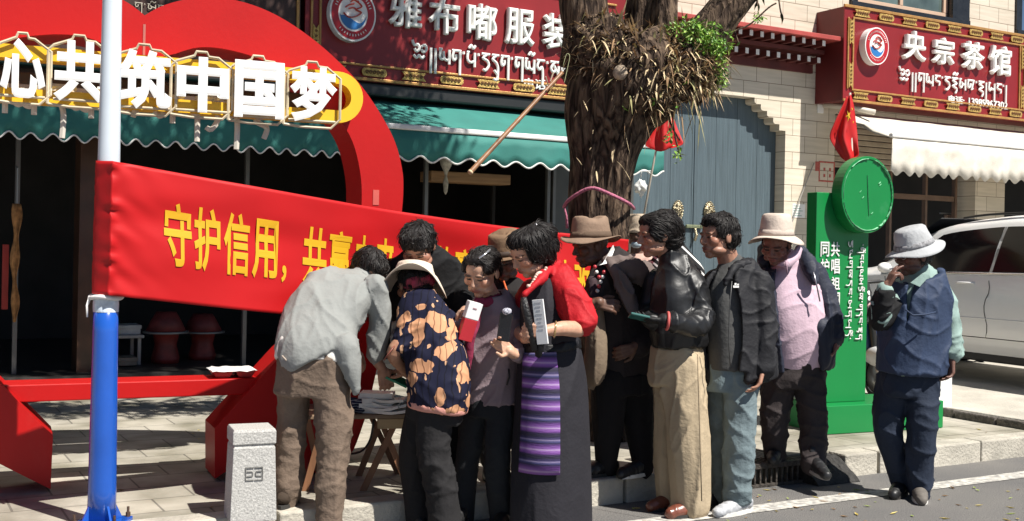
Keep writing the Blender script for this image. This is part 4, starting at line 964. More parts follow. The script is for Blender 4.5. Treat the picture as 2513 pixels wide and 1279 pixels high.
# ================================================================== flags
def flag(label, Zf, pts, pole_pts, star):
    "draped cloth: rows of (y, left px, right px)"
    root = empty('flag', label, 'flag', tuple(at(*pole_pts[0], Zf)), 0, 'small red flags')
    rows = spline(pts, 6); V = []; n = 22
    for j, (y, l, r) in enumerate(rows):
        for i in range(n + 1):
            t = i / n; px = l + (r - l) * t
            fold = math.sin(t * 9 + y * .018) * .35 + math.sin(t * 17 - y * .03) * .12
            V.append(at(px, y + 4 * math.sin(t * 5), Zf + .07 * fold * min(1, (r - l) / 60)))
    Fc = [(j * (n + 1) + i, j * (n + 1) + i + 1, (j + 1) * (n + 1) + i + 1, (j + 1) * (n + 1) + i) for j in range(len(rows) - 1) for i in range(n)]
    o = MB().add((V, Fc)).build('cloth', mat('flag_red', (.5, .01, .01), .55, .06, 3), None, True); o.modifiers.new('thick', 'SOLIDIFY').thickness = .003; rebase(o, root)
    ys = MB()
    for (cx_, cy_, r_, sq) in star:
        pol = []
        for k in range(10):
            a = math.pi / 2 + k * math.pi / 5 + .4; q = r_ * (1 if k % 2 == 0 else .4); pol.append(at(cx_ + q * math.cos(a) * sq, cy_ - q * math.sin(a), Zf - .05))
        ctr = at(cx_, cy_, Zf - .055); ys.add((pol + [ctr], [(i, (i + 1) % 10, 10) for i in range(10)]))
    if star: o = ys.build('star', mat('flag_star', (.75, .45, .02), .5), None); rebase(o, o.parent or root)
    o = MB().add(tube([at(*p, Zf + .02) for p in pole_pts], .009, 7)).build('staff', mat('staff', (.4, .36, .3), .5), None, True); rebase(o, root)
    return root
flag('small red national flag hanging in front of the tea house sign above the green disc', 8.75, [(236, 2078, 2088), (262, 2066, 2095), (300, 2048, 2100), (335, 2036, 2104), (362, 2048, 2106), (384, 2062, 2108), (392, 2070, 2098)], [(2110, 990), (2098, 600), (2086, 228)], [(2082, 285, 15, .45), (2091, 268, 5, .6), (2094, 300, 4, .6)])
flag('small red flag hanging half hidden behind the tree above the grey gate', 9.0, [(262, 1628, 1644), (290, 1608, 1652), (318, 1592, 1662), (342, 1584, 1672), (358, 1584, 1676), (368, 1606, 1650)], [(1560, 640), (1600, 420), (1632, 258)], [])
# white plastic bag on the awning corner
bgp = at(1572, 455, 10.9)
pb = empty('plastic_bag', 'white plastic bag hanging under the corner of the green awning behind the tree', 'bag', tuple(bgp))
V, Fc = blob(bgp, .05, .045, .09, 24, .03, 9, 4)
V = [Vector(v) - (Vector(v) - bgp) * (.55 * max(0, min(1, ((Vector(v) - bgp).z) / .09)) if (Vector(v) - bgp).z > 0 else 0) * .8 for v in V]
o = MB().add((V, Fc)).add(tube([bgp + Vector((0, 0, .08)), bgp + Vector((.01, 0, .14)), at(1600, 420, 10.95)], .006, 5)).build('film', mat('bag_white', (.72, .72, .7), .35, .1, 20), None, True); rebase(o, pb)
# ================================================================== drain
dx0, dx1 = fx(1735, 1150, DK), fx(2075, 1150, DK)
dxa, dxb = fx(1848, 1180, DK), fx(1966, 1170, DK)
dr = on(FP, 'drain_grate', 'rusty iron storm drain grate set in the kerb under the man in the pink polo', 'drain')
iron = mat('drain_iron', (.06, .05, .042), .75, .5, 40, .6, 70, metal=.3)
f = MB().add(bevbox(dxa - .62, dxb, DK - .02, DK + .02, PAV - .028, PAV + .004, .004)).add(bevbox(dxa - .62, dxb, DK + .42, DK + .46, PAV - .03, PAV + .0035, .004))
for x in (dxa - .62, dxa - .02, dxb - .03): f.add(bevbox(x, x + .03, DK + .021, DK + .419, PAV - .03, PAV + .0038, .004))
f.add(bevbox(dxa - .02, dxb, DK - .018, DK + .018, .0, .02, .003)); f.build('frame', iron, dr)
b = MB(); x = dxa
while x < dxb - .01: b.add(box(x, x + .012, DK - .012, DK + .012, .021, PAV - .029)); x += .043
b.build('front_bar', iron, dr)
b = MB(); x = dxa - .58
while x < dxb - .03: b.add(box(x, x + .014, DK + .022, DK + .418, PAV - .025, PAV + .001)); x += .034
b.build('top_bar', iron, dr)
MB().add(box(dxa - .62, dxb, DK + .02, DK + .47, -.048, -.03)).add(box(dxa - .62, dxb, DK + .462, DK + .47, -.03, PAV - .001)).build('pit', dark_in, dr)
rpd = on(FP, 'kerb_ramp', 'worn black rubber kerb ramp beside the drain grate', 'ramp')
xa, xb = dxb + .01, dx1 - .02
V = []; nx_, ny_ = 26, 12
for i in range(nx_ + 1):
    for j in range(ny_ + 1):
        t = j / ny_; V.append((xa + (xb - xa) * i / nx_, DK - .14 + .30 * t, .004 + (PAV - .01) * min(1, t * 1.5) ** .8 + .012 * noise.noise((i * .6, j * .6, 2)) * math.sin(math.pi * t)))
Fc = [(i * (ny_ + 1) + j, (i + 1) * (ny_ + 1) + j, (i + 1) * (ny_ + 1) + j + 1, i * (ny_ + 1) + j + 1) for i in range(nx_) for j in range(ny_)]
n0 = len(V); 
for (i, j) in [(0, j) for j in range(ny_ + 1)]: V.append((xa, V[j][1], .0))
for j in range(ny_ + 1): V.append((xb, V[j][1], .0))
for j in range(ny_):
    Fc += [(j, j + 1, n0 + j + 1, n0 + j), (nx_ * (ny_ + 1) + j + 1, nx_ * (ny_ + 1) + j, n0 + ny_ + 1 + j, n0 + ny_ + 2 + j)]
MB().add((V, Fc)).build('body', mat('ramp_rubber', (.03, .028, .026), .85, .5, 30, 1, 40), rpd)
# ================================================================== fallen leaves
fl = MB(); rf = random.Random(12)
fm = [mat('fallen_yellow', (.52, .42, .13), .7, .3), mat('fallen_brown', (.26, .15, .06), .8, .3), mat('fallen_green', (.3, .36, .1), .7, .3)]
for i in range(70):
    px = rf.uniform(1480, 2513); py = rf.uniform(1190, 1279); w = ground(px, py, .006)
    if FP.loc(w).y > DK - .04: w = FP.W(FP.loc(w).x, DK - rf.uniform(.03, .2), .006)
    a = rf.uniform(0, 6.3); fl.add(leaf(w, Vector((math.cos(a), math.sin(a), rf.uniform(0, .12))), rf.uniform(.02, .075), rf.uniform(.004, .009), Vector((0, 0, 1))), rf.choice((0, 0, 1, 2)))
for i in range(60):
    s = rf.uniform(-2, 5); d = rf.uniform(DK + .2, -.6); w = FP.W(s, d, PAV + .006); a = rf.uniform(0, 6.3)
    fl.add(leaf(w, Vector((math.cos(a), math.sin(a), .05)), rf.uniform(.02, .06), .007, Vector((0, 0, 1))), rf.choice((0, 1, 1)))
o = fl.build('fallen_leaves', fm, None); o['kind'] = 'stuff'
# ================================================================== trestle table and what lies on it
tpz = at(950, 1008, 5.95).z; tc_ = at(948, 1008, 5.98)
tb_ = empty('trestle_table', 'low folding trestle table with crossed wooden legs under the papers', 'table', (tc_.x, tc_.y, PAV), math.radians(12))
wood = mat('trestle_wood', (.23, .105, .05), .6, .35, 8, .2, 30, stretch=(1, 1, .15))
th = tpz - PAV
MB().add(bevbox(-.42, .16, -.17, .26, th - .022, th, .005)).build('tabletop', mat('table_board', (.2, .13, .08), .6, .3), tb_)
MB().add(bevbox(-.06, .15, -.165, -.135, th - .075, th - .023, .004)).build('apron', mat('apron_wood', (.40, .27, .14), .6, .3, 9, stretch=(.2, 1, 1)), tb_)
def leg(x0, x1, y0, y1):
    a, b = Vector((x0, y0, th - .024)), Vector((x1, y1, 0.0)); s = .017
    V = []
    for p in (a, b): V += [p + Vector((-s, -s * .8, 0)), p + Vector((s, -s * .8, 0)), p + Vector((s, s * .8, 0)), p + Vector((-s, s * .8, 0))]
    MB().add((V, [(0, 1, 2, 3), (7, 6, 5, 4), (0, 4, 5, 1), (1, 5, 6, 2), (2, 6, 7, 3), (3, 7, 4, 0)])).build('leg', wood, tb_)
leg(.045, -.125, -.13, -.13); leg(-.045, .115, -.095, -.095); leg(-.33, -.42, -.13, -.1); leg(-.42, -.33, .2, .22); leg(.02, -.12, .24, .24); leg(-.08, .1, .28, .28)
def local(root, px, py, Z): return root.matrix_world.inverted() @ at(px, py, Z)
cw = empty('black_cable', 'black cable hanging from the trestle table to the pavement', 'cable', tuple(at(915, 1020, 5.85)))
o = MB().add(tube(spline([tuple(at(px, py, z)) for px, py, z in ((918, 1008, 5.9), (916, 1040, 5.85), (908, 1080, 5.9), (890, 1105, 6.0), (868, 1113, 6.15), (852, 1112, 6.3), (838, 1106, 6.5))], 5), .006, 6)).build('wire', mat('cable_black', (.012, .012, .012), .5), None, True); rebase(o, cw)
rt = random.Random(8)
def sheets(name, label, cat, cx_, cy_, zz, n, w, d, m, jit=.02, dz=.0035, wavy=.0):
    root = empty(name, label, cat, (cx_, cy_, zz))
    mb = MB()
    for i in range(n):
        a = rt.uniform(-.3, .3); M_ = Matrix.Translation((cx_ + rt.uniform(-jit, jit), cy_ + rt.uniform(-jit, jit), zz + .001 + i * dz)) @ Matrix.Rotation(a, 4, 'Z')
        V = []; 
        for q in range(2):
            for iy in range(5):
                for ix in range(6):
                    x, y = (ix / 5 - .5) * w, (iy / 4 - .5) * d
                    V.append(M_ @ Vector((x, y, q * dz * .97 + wavy * (1 + noise.noise((ix * .5 + i, iy * .5, 1))) * (abs(x) / w * 2) ** 2)))
        Fc = [(q * 30 + iy * 6 + ix, q * 30 + iy * 6 + ix + 1, q * 30 + iy * 6 + ix + 7, q * 30 + iy * 6 + ix + 6) for q in range(2) for iy in range(4) for ix in range(5)]
        rim = [ix for ix in range(6)] + [6 * iy + 5 for iy in range(1, 5)] + [24 + ix for ix in range(4, -1, -1)] + [6 * iy for iy in range(3, 0, -1)]
        Fc += [(rim[k], rim[(k + 1) % len(rim)], 30 + rim[(k + 1) % len(rim)], 30 + rim[k]) for k in range(len(rim))]
        mb.add((V, Fc))
    o = mb.build('sheet', m, None); rebase(o, root); return root
paper = mat('paper_white', (.78, .77, .75), .7, .06, 30)
c1 = at(925, 985, 5.86); c2 = at(965, 990, 5.82); c3 = at(895, 990, 5.9)
top0 = tpz + .002
sheets('paper_stack', 'thick stack of white leaflets on the trestle table', 'paper', c1.x, 5.89, top0, 4, .17, .13, paper, .012, .026)
sheets('open_leaflets', 'loose open leaflets piled on the table front edge beside the striped cloth', 'paper', c2.x - .03, 5.88, top0, 5, .20, .14, mat('paper_grey', (.72, .70, .67), .75, .1, 9), .03, .014, .02)
# striped cloth
def stripes_mat(name, c1_, c2_, scale, axis='Z', sharp=.5, rot=(0, 0, 0), distort=0):
    m, t, b = nt(name); N, L = t.nodes, t.links
    tc = N.new('ShaderNodeTexCoord'); mp = N.new('ShaderNodeMapping'); mp.inputs['Rotation'].default_value = rot; L.new(tc.outputs['Object'], mp.inputs[0])
    wv = N.new('ShaderNodeTexWave'); wv.bands_direction = axis; wv.inputs['Scale'].default_value = scale; wv.inputs['Distortion'].default_value = distort; L.new(mp.outputs[0], wv.inputs[0])
    r = N.new('ShaderNodeValToRGB'); r.color_ramp.interpolation = 'CONSTANT'; r.color_ramp.elements[0].color = (*c1_, 1); r.color_ramp.elements[1].color = (*c2_, 1); r.color_ramp.elements[1].position = sharp
    L.new(wv.outputs[0], r.inputs[0]); L.new(r.outputs[0], b.inputs['Base Color']); b.inputs['Roughness'].default_value = .85; b.inputs['Specular IOR Level'].default_value = .2; return m
cs = empty('folded_cloth', 'dark blue cloth with thin white stripes bunched on the left of the table', 'cloth', (c3.x - .03, 5.88, top0))
V, Fc = blob(Vector((c3.x - .03, 5.87, top0 + .03)), .06, .06, .045, 30, .03, 7, 2)
V = [Vector((v[0], v[1], max(v[2], top0))) for v in V]
o = MB().add((V, Fc)).build('cloth', stripes_mat('stripe_cloth', (.012, .018, .05), (.35, .36, .4), 22, 'Z', .8), None, True); rebase(o, cs)
bl = empty('blue_mask', 'light blue paper bit at the left end of the table behind the striped cloth', 'paper', tuple(at(870, 990, 5.9)))
q = at(872, 990, 5.93); o = MB().add(bevbox(q.x - .02, q.x + .025, 5.95, 5.99, top0, top0 + .055, .006)).build('paper', mat('paper_blue', (.25, .5, .68), .7, .1, 20), None); rebase(o, bl)
# ================================================================== white car
ca = math.radians(-64); q = at(2385, 865, 10.7); CP = Plane((q.x, q.y), ca)
cz = PAV + .07
car = empty('car', 'white car with dark windows parked in front of the tea house', 'car', (CP.o.x, CP.o.y, cz), ca)
cw_ = mat('car_white', (.82, .82, .81), .28, .03, 3, spec=.6, coat=.6)
cg = mat('car_glass', (.006, .006, .007), .08, .2, 2, spec=.25)
cb_ = mat('car_black_trim', (.015, .015, .015), .5, .2)
chrome = mat('chrome', (.6, .6, .6), .15, .05, metal=1)
Wd = 1.86
# stations along x (nose negative): x, sill z, hood/roof z, belt z, plan inset at belt, roof inset
ST = [(-2.55, .45, .72, .66, .34, .5), (-2.45, .32, .88, .78, .16, .4), (-2.2, .28, .98, .90, .07, .3), (-1.8, .26, 1.05, .97, .03, .22), (-1.42, .25, 1.11, 1.0, .02, .2), (-.98, .25, 1.37, 1.02, .02, .25), (-.6, .25, 1.53, 1.03, .02, .29), (-.05, .25, 1.60, 1.04, .02, .31), (.4, .25, 1.615, 1.045, .02, .31), (.9, .25, 1.60, 1.06, .02, .31), (1.5, .27, 1.55, 1.09, .03, .32), (1.95, .34, 1.35, 1.10, .07, .33), (2.2, .42, 1.05, 1.0, .12, .3), (2.28, .5, .9, .85, .2, .4)]
SP = spline(ST, 5)
def ring(s):
    x, z0, zr, zb, ib, ir = s; h = zb - z0
    L = [(ib + .10, z0), (ib + .035, z0 + .05), (ib + .03, z0 + .16), (ib + .006, z0 + .2), (ib, z0 + h * .45), (ib + .004, z0 + h * .7), (ib + .022, z0 + h * .74), (ib + .03, zb - .02), (ib + .05, zb)]
    k = zr - zb
    L += [(ib + .05 + (ir - ib - .05) * .5 * min(1, 1), zb + k * .5), (ir - .02, zr - min(.09, k * .22)), (ir + .03, zr - min(.03, k * .1)), (ir + .2, zr)]
    return [(x, y, z) for y, z in L] + [(x, Wd - y, z) for y, z in reversed(L)]
V = []; nr = len(ring(SP[0]))
for s in SP: V += ring(s)
Fc = [(i * nr + k, (i + 1) * nr + k, (i + 1) * nr + k + 1, i * nr + k + 1) for i in range(len(SP) - 1) for k in range(nr - 1)]
Fc += [tuple(range(nr)), tuple(reversed(range((len(SP) - 1) * nr, len(SP) * nr)))]
Fc += [((i) * nr, i * nr + nr - 1, (i + 1) * nr + nr - 1, (i + 1) * nr) for i in range(len(SP) - 1)]
body = MB().add((V, Fc)).build('body', cw_, car, True)
def side(x, t, off=.0, far=False):
    "point on the near side, t = 0 belt .. 1 roof edge"
    xs = [s[0] for s in SP]; i = min(range(len(xs)), key=lambda j: abs(xs[j] - x))
    j = min(i + 1, len(SP) - 1) if xs[i] <= x else i; i = max(0, j - 1)
    f_ = (x - xs[i]) / max(1e-6, xs[j] - xs[i]); R0, R1 = ring(SP[i]), ring(SP[j])
    idx = [8, 9, 10]; u_ = t * 2; k = min(1, int(u_)); g_ = u_ - k
    a = Vector(R0[idx[k]]).lerp(Vector(R0[idx[k + 1]]), g_); b = Vector(R1[idx[k]]).lerp(Vector(R1[idx[k + 1]]), g_)
    p = a.lerp(b, f_); p.y = (Wd - p.y + off) if far else (p.y - off); return p
def window(xa, xb, ta=None, far=False, name='window'):
    V = []; n, m_ = 14, 6
    for i in range(n + 1):
        x = xa + (xb - xa) * i / n
        for j in range(m_ + 1):
            t = .03 + .9 * j / m_; xx = x + (ta or 0) * t * (1 - i / n); V.append(side(xx, t, .006, far))
    return MB().add((V, [(i * (m_ + 1) + j, (i + 1) * (m_ + 1) + j, (i + 1) * (m_ + 1) + j + 1, i * (m_ + 1) + j + 1) for i in range(n) for j in range(m_)])).build(name, cg, car, True)
for far in (False, True):
    window(-1.24, .12, .68, far); window(.155, 1.02, 0, far); window(1.06, 1.55, -.1, far)
V = [side(x, t, .008) for x, t in ((.122, .03), (.153, .03), (.153, .93), (.122, .93))]; MB().add((V, [(0, 1, 2, 3)])).build('pillar_trim', mat('pillar_grey', (.35, .34, .33), .4), car)
P = [side(x, 0, .012) for x in np.linspace(-1.25, 1.6, 24)]; MB().add(tube(P, .011, 6)).build('belt_trim', chrome, car, True)
for far in (0, 1):
    P = [Vector((x, (.36 if not far else Wd - .36), 1.625 - .05 * ((x - .5) / 1.0) ** 4)) for x in np.linspace(-.45, 1.5, 14)]; MB().add(tube(P, .013, 6)).build('roof_rail', cb_, car, True)
# windscreen
V = []
for i in range(7):
    t = i / 6; x = -1.40 + .74 * t; z = 1.13 + .44 * t
    for k in range(9): V.append((x - .10 * (1 - ((k - 4) / 4) ** 2) * (1 - t) + .02, .2 + .06 * t + (Wd - .4 - .12 * t) * k / 8, z + .02))
MB().add((V, [(i * 9 + k, i * 9 + k + 1, i * 9 + k + 10, i * 9 + k + 9) for i in range(6) for k in range(8)])).build('windscreen', cg, car, True)
# door seams
def seam_(P): return tube([Vector(p) for p in P], .005, 4)
def sp_(x, z):
    xs = [s[0] for s in SP]; i = min(range(len(xs)), key=lambda j: abs(xs[j] - x)); R = ring(SP[i])
    for a, b in zip(R[:8], R[1:9]):
        if a[2] <= z <= b[2]: return (x, a[1] + (b[1] - a[1]) * (z - a[2]) / max(1e-6, b[2] - a[2]) - .001, z)
    return (x, R[8][1] - .001, z)
sm_ = MB()
for x0_ in (-1.2, .13, 1.12): sm_.add(seam_([sp_(x0_ + .02 * math.sin(k), .44 + .6 * k / 10) for k in range(10)]))
sm_.add(seam_([sp_(x, .44) for x in np.linspace(-.9, 1.1, 20)])); sm_.build('door_seam', mat('seam_dark', (.05, .05, .05), .6), car)
for x0_ in (-.13, .93):
    p0 = Vector(sp_(x0_, .95)); P = [p0 + Vector((d, -.03 + .03 * abs(d / .1) ** 3, 0)) for d in np.linspace(-.1, .1, 9)]
    MB().add(tube(P, .016, 8, .7)).build('door_handle', cw_, car, True)
p0 = Vector(sp_(-1.08, 1.0)); MB().add(blob(p0 + Vector((-.02, -.10, .07)), .06, .08, .055, 20, 0.0)).add(tube([p0 + Vector((0, .03, .03)), p0 + Vector((0, -.1, .06))], .025, 8)).build('mirror', cw_, car, True)
P = [sp_(x, .62) for x in np.linspace(-1.0, 1.3, 14)]; MB().add(tube([Vector(p) + Vector((0, .004, 0)) for p in P], .012, 6, .5)).build('side_crease', cw_, car, True)
MB().add(bevbox(-1.05, 1.15, .07, .2, .21, .30, .02)).build('sill', cb_, car)
tyre = mat('tyre', (.02, .02, .02), .85, .2); rim_m = mat('rim', (.45, .45, .45), .3, .1, metal=.8)
for x in (-1.7, 1.35):
    for y in (.115, Wd - .115):
        s = 1 if y < 1 else -1
        pr = [(.2, -.1), (.30, -.11), (.345, -.09), (.355, 0), (.345, .09), (.30, .11), (.2, .1)]
        wh = MB().add(xf(lathe(pr, 32, close=False), Matrix.Translation((x, y, .355)) @ Matrix.Rotation(math.pi / 2, 4, 'X'))).build('wheel', tyre, car, True)
        rm = MB().add(xf(lathe([(0, .07), (.05, .085), (.19, .06), (.215, .08), (.215, -.05), (0, -.05)], 32, close=False), Matrix.Translation((x, y, .355)) @ Matrix.Rotation(math.pi / 2 * s, 4, 'X')))
        for k in range(5):
            a = k * 2 * math.pi / 5; rm.add(tube([(x + .05 * math.cos(a), y - s * .085, .355 + .05 * math.sin(a)), (x + .2 * math.cos(a), y - s * .075, .355 + .2 * math.sin(a))], .025, 6))
        rm.build('rim', rim_m, wh, True)
        MB().add(xf(lathe([(.375, -.02), (.42, -.01), (.42, .01), (.375, .02)], 32, close=False), Matrix.Translation((x, .015 if s > 0 else Wd - .015, .36)) @ Matrix.Rotation(math.pi / 2, 4, 'X'))).build('wheel_arch', cb_, car, True)
for y in (.30, Wd - .30): MB().add(blob((-2.2, y, .76), .09, .2, .07, 18, 0)).build('headlight', mat('headlight', (.6, .62, .64), .08, .05, spec=.9), car, True)
# ================================================================== scooter
sg_ = ground(2152, 978, PAV); sg_.y = max(sg_.y, 9.3)
Zs = 9.6; c = at(2176, 978, Zs); 
so = empty('scooter', 'dark blue motor scooter half hidden behind the green sign', 'scooter', (c.x, Zs, PAV), math.radians(12))
sb = mat('scooter_blue', (.02, .035, .11), .3, .15, coat=.4); sw = mat('scooter_white', (.7, .7, .7), .35); 
def tor(x, y, z, R, r):
    return xf(lathe([(R - r, -r), (R, -r * .8), (R + r * .7, 0), (R, r * .8), (R - r, r)], 28, close=False), Matrix.Translation((x, y, z)) @ Matrix.Rotation(math.pi / 2, 4, 'Y'))
for y in (-.0, 1.15):
    w_o = MB().add(tor(-.08, y, .23, .18, .05)).build('wheel', tyre, so, True)
    MB().add(xf(lathe([(0, -.04), (.13, -.04), (.13, .04), (0, .04)], 20), Matrix.Translation((-.08, y, .23)) @ Matrix.Rotation(math.pi / 2, 4, 'Y'))).build('rim', rim_m, w_o, True)
MB().add(blob((-.08, 0, .40), .075, .22, .09, 20, 0)).build('fender', sw, so, True)
V = []
for i in range(9):
    z = .42 + .48 * i / 8; wq = .2 * math.sin(math.pi * (.22 + .62 * i / 8)) + .02
    for k in range(7): t = k / 6 * 2 - 1; V.append((-.08 + wq * t, .10 + .10 * (abs(t) ** 2) + .08 * i / 8, z))
o = MB().add((V, [(i * 7 + k, i * 7 + k + 1, i * 7 + k + 8, i * 7 + k + 7) for i in range(8) for k in range(6)])).build('leg_shield', sb, so, True); o.modifiers.new('thick', 'SOLIDIFY').thickness = .02
for sgn in (-1, 1):
    MB().add(bevbox(-.08 + sgn * .15 - .05, -.08 + sgn * .15 + .05, .10, .15, .43, .52, .015)).build('indicator', mat('amber', (.65, .32, .05), .25, .1), so)
    MB().add(tube([(-.08 + sgn * .19, .13, .40), (-.08 + sgn * .235, .17, .6), (-.08 + sgn * .22, .2, .86), (-.08 + sgn * .15, .22, .95)], .014, 7)).build('side_trim', sw, so, True)
MB().add(tube([(-.08, .02, .3), (-.08, .2, .92), (-.08, .24, 1.02)], .03, 8)).build('steering_column', cb_, so, True)
MB().add(tube([(-.40, .32, 1.0), (-.22, .26, 1.04), (-.08, .24, 1.03), (.06, .26, 1.04), (.24, .32, 1.0)], .016, 8)).build('handlebar', cb_, so, True)
def dots_mat():
    m, t, b = nt('dotted_cloth'); N, L = t.nodes, t.links
    tc = N.new('ShaderNodeTexCoord'); v = N.new('ShaderNodeTexVoronoi'); v.inputs['Scale'].default_value = 17; v.inputs['Randomness'].default_value = .5; L.new(tc.outputs['Object'], v.inputs[0])
    r = N.new('ShaderNodeValToRGB'); r.color_ramp.interpolation = 'CONSTANT'; r.color_ramp.elements[0].color = (.75, .73, .7, 1); r.color_ramp.elements[1].color = (.015, .015, .016, 1); r.color_ramp.elements[1].position = .34
    L.new(v.outputs[0], r.inputs[0]); L.new(r.outputs[0], b.inputs['Base Color']); b.inputs['Roughness'].default_value = .8; return m
V, Fc = blob((-.24, .10, .86), .13, .10, .24, 26, .02, 5)
MB().add((V, Fc)).build('wind_apron', dots_mat(), so, True)
MB().add(blob((-.12, .04, .83), .09, .05, .05, 18, .01, 5)).build('apron_patch', mat('pink_patch', (.62, .35, .36), .8, .2, 20), so, True)
MB().add(blob((-.08, .85, .68), .15, .38, .08, 24, 0)).build('seat', cb_, so, True)
MB().add(blob((-.08, .95, .5), .17, .42, .16, 24, 0)).add(bevbox(-.22, .06, .2, .7, .28, .34, .03)).build('frame_body', sb, so, True)
# ================================================================== people: tools
from mathutils.kdtree import KDTree
def merge(vfs):
    V = []; Fc = []
    for v, f in vfs:
        n = len(V); V += [tuple(a) for a in v]; Fc += [tuple(i + n for i in q) for q in f]
    return V, Fc
def remesh(vfs, vox, sm=3, fac=.5):
    V, Fc = merge(vfs); me = bpy.data.meshes.new('tmp'); me.from_pydata(V, [], Fc); me.update()
    o = bpy.data.objects.new('tmp', me); col.objects.link(o)
    m = o.modifiers.new('r', 'REMESH'); m.mode = 'VOXEL'; m.voxel_size = vox; m.adaptivity = 0
    if sm: s = o.modifiers.new('s', 'SMOOTH'); s.factor = fac; s.iterations = sm
    bpy.context.view_layer.update()
    ne = bpy.data.meshes.new_from_object(o.evaluated_get(DG()))
    bpy.data.objects.remove(o); bpy.data.meshes.remove(me)
    return ne
def mverts(me):
    a = np.empty(len(me.vertices) * 3); me.vertices.foreach_get('co', a); return a.reshape(-1, 3)
def mnorm(me):
    a = np.empty(len(me.vertices) * 3); me.vertex_normals.foreach_get('vector', a); return a.reshape(-1, 3)
def fold(me, folds):
    A = mverts(me); N = mnorm(me); D = np.zeros(len(A)); nz = noise.noise
    for (amp, d, fa, fl, seed, *rng) in folds:
        d = np.array(d, float); d /= np.linalg.norm(d); al = A @ d; P = (A - np.outer(al, d)) * fa * .8 + np.outer(al, d) * fl * .8 + seed
        w = np.ones(len(A))
        if rng:
            c, rad = np.array(rng[0]), rng[1]; w = np.exp(-((A - c) ** 2).sum(1) / rad ** 2)
        v = np.array([nz(p) for p in P.tolist()]); r = 1 - np.minimum(1, np.abs(v) * 2.0)
        D += .85 * amp * w * (.45 * r ** 2 + .8 * r ** 7 + .45 * v - .17)
    A = A + N * D[:, None]; me.vertices.foreach_set('co', A.ravel()); me.update()
def cap(A, B, ra, rb=None, n=14):
    A, B = Vector(A), Vector(B); rb = ra if rb is None else rb; d = B - A
    d = d.normalized() if d.length > 1e-6 else Vector((0, 0, 1)); P = []; R = []
    for k in range(5): a = math.pi / 2 * k / 5; P.append(A - d * ra * math.cos(a)); R.append(max(.0005, ra * math.sin(a)))
    P += [A, B]; R += [ra, rb]
    for k in range(4, -1, -1): a = math.pi / 2 * k / 5; P.append(B + d * rb * math.cos(a)); R.append(max(.0005, rb * math.sin(a)))
    return tube(P, R, n)
def chain(pts, k=5, n=14):
    P = spline([(p.x, p.y, p.z, r) for p, r in pts], k); Q = [Vector(p[:3]) for p in P]; R = [p[3] for p in P]
    d0 = (Q[0] - Q[1]).normalized(); d1 = (Q[-1] - Q[-2]).normalized()
    A = [Q[0] + d0 * R[0] * math.cos(a) for a in (.25, .7, 1.15)]; RA = [R[0] * math.sin(a) for a in (.25, .7, 1.15)]
    B = [Q[-1] + d1 * R[-1] * math.cos(a) for a in (1.15, .7, .25)]; RB = [R[-1] * math.sin(a) for a in (1.15, .7, .25)]
    return tube(A + Q + B, RA + R + RB, n)
def ell(c, r, M=None, n=16):
    V = []; Fc = []
    for i in range(n + 1):
        th = math.pi * i / n
        for k in range(n):
            a = 2 * math.pi * k / n; v = Vector((c[0] + r[0] * math.sin(th) * math.cos(a), c[1] + r[1] * math.sin(th) * math.sin(a), c[2] + r[2] * math.cos(th)))
            V.append(M @ v if M else v)
    for i in range(n):
        for k in range(n): Fc.append((i * n + k, (i + 1) * n + k, (i + 1) * n + (k + 1) % n, i * n + (k + 1) % n))
    return V, Fc
def sgnp(x, p): return math.copysign(abs(x) ** p, x)
class Loft:
    def __init__(s, rings, k=5, p=.82):
        s.p = p; s.R = spline(rings, k); s.fr = []
        n = len(s.R)
        for i, q in enumerate(s.R):
            c = Vector(q[:3]); t = Vector(s.R[min(i + 1, n - 1)][:3]) - Vector(s.R[max(0, i - 1)][:3]); t.normalize()
            if t.z < 0: t = -t
            w = Vector((math.cos(q[5]), math.sin(q[5]), 0)); w = (w - t * w.dot(t)).normalized(); s.fr.append((c, w, t.cross(w)))
    def pt(s, i, th, sc=1.0, off=0.0):
        c, w, d = s.fr[i]; q = s.R[i]
        return c + w * (q[3] * sc + off) * sgnp(math.cos(th), s.p) + d * (q[4] * sc + off) * sgnp(math.sin(th), s.p)
    def solid(s, sc=1.0, n=28):
        V = [s.pt(i, 2 * math.pi * k / n, sc) for i in range(len(s.R)) for k in range(n)]; m = len(s.R)
        Fc = [(i * n + k, i * n + (k + 1) % n, (i + 1) * n + (k + 1) % n, (i + 1) * n + k) for i in range(m - 1) for k in range(n)]
        return V, Fc + [tuple(reversed(range(n))), tuple(range((m - 1) * n, m * n))]
    def patch(s, t0, t1, i0, i1, off, th=.012, n=24, edge=None):
        "closed slab hugging the loft from angle t0 to t1 (degrees); edge(u 0..1)->(t0,t1)"
        m = i1 - i0 + 1; V = []
        for lay in (off, off + th):
            for i in range(i0, i1 + 1):
                a0, a1 = (t0, t1) if edge is None else edge((i - i0) / max(1, m - 1))
                for k in range(n + 1): V.append(s.pt(i, math.radians(a0 + (a1 - a0) * k / n), 1, lay))
        w = n + 1; b = m * w; Fc = []
        for i in range(m - 1):
            for k in range(n): Fc += [(i * w + k, i * w + k + 1, (i + 1) * w + k + 1, (i + 1) * w + k), (b + i * w + k, b + (i + 1) * w + k, b + (i + 1) * w + k + 1, b + i * w + k + 1)]
        for i in range(m - 1): Fc += [(i * w, (i + 1) * w, b + (i + 1) * w, b + i * w), (i * w + n, b + i * w + n, b + (i + 1) * w + n, (i + 1) * w + n)]
        for k in range(n): Fc += [(k, b + k, b + k + 1, k + 1), ((m - 1) * w + k, (m - 1) * w + k + 1, b + (m - 1) * w + k + 1, b + (m - 1) * w + k)]
        return V, Fc
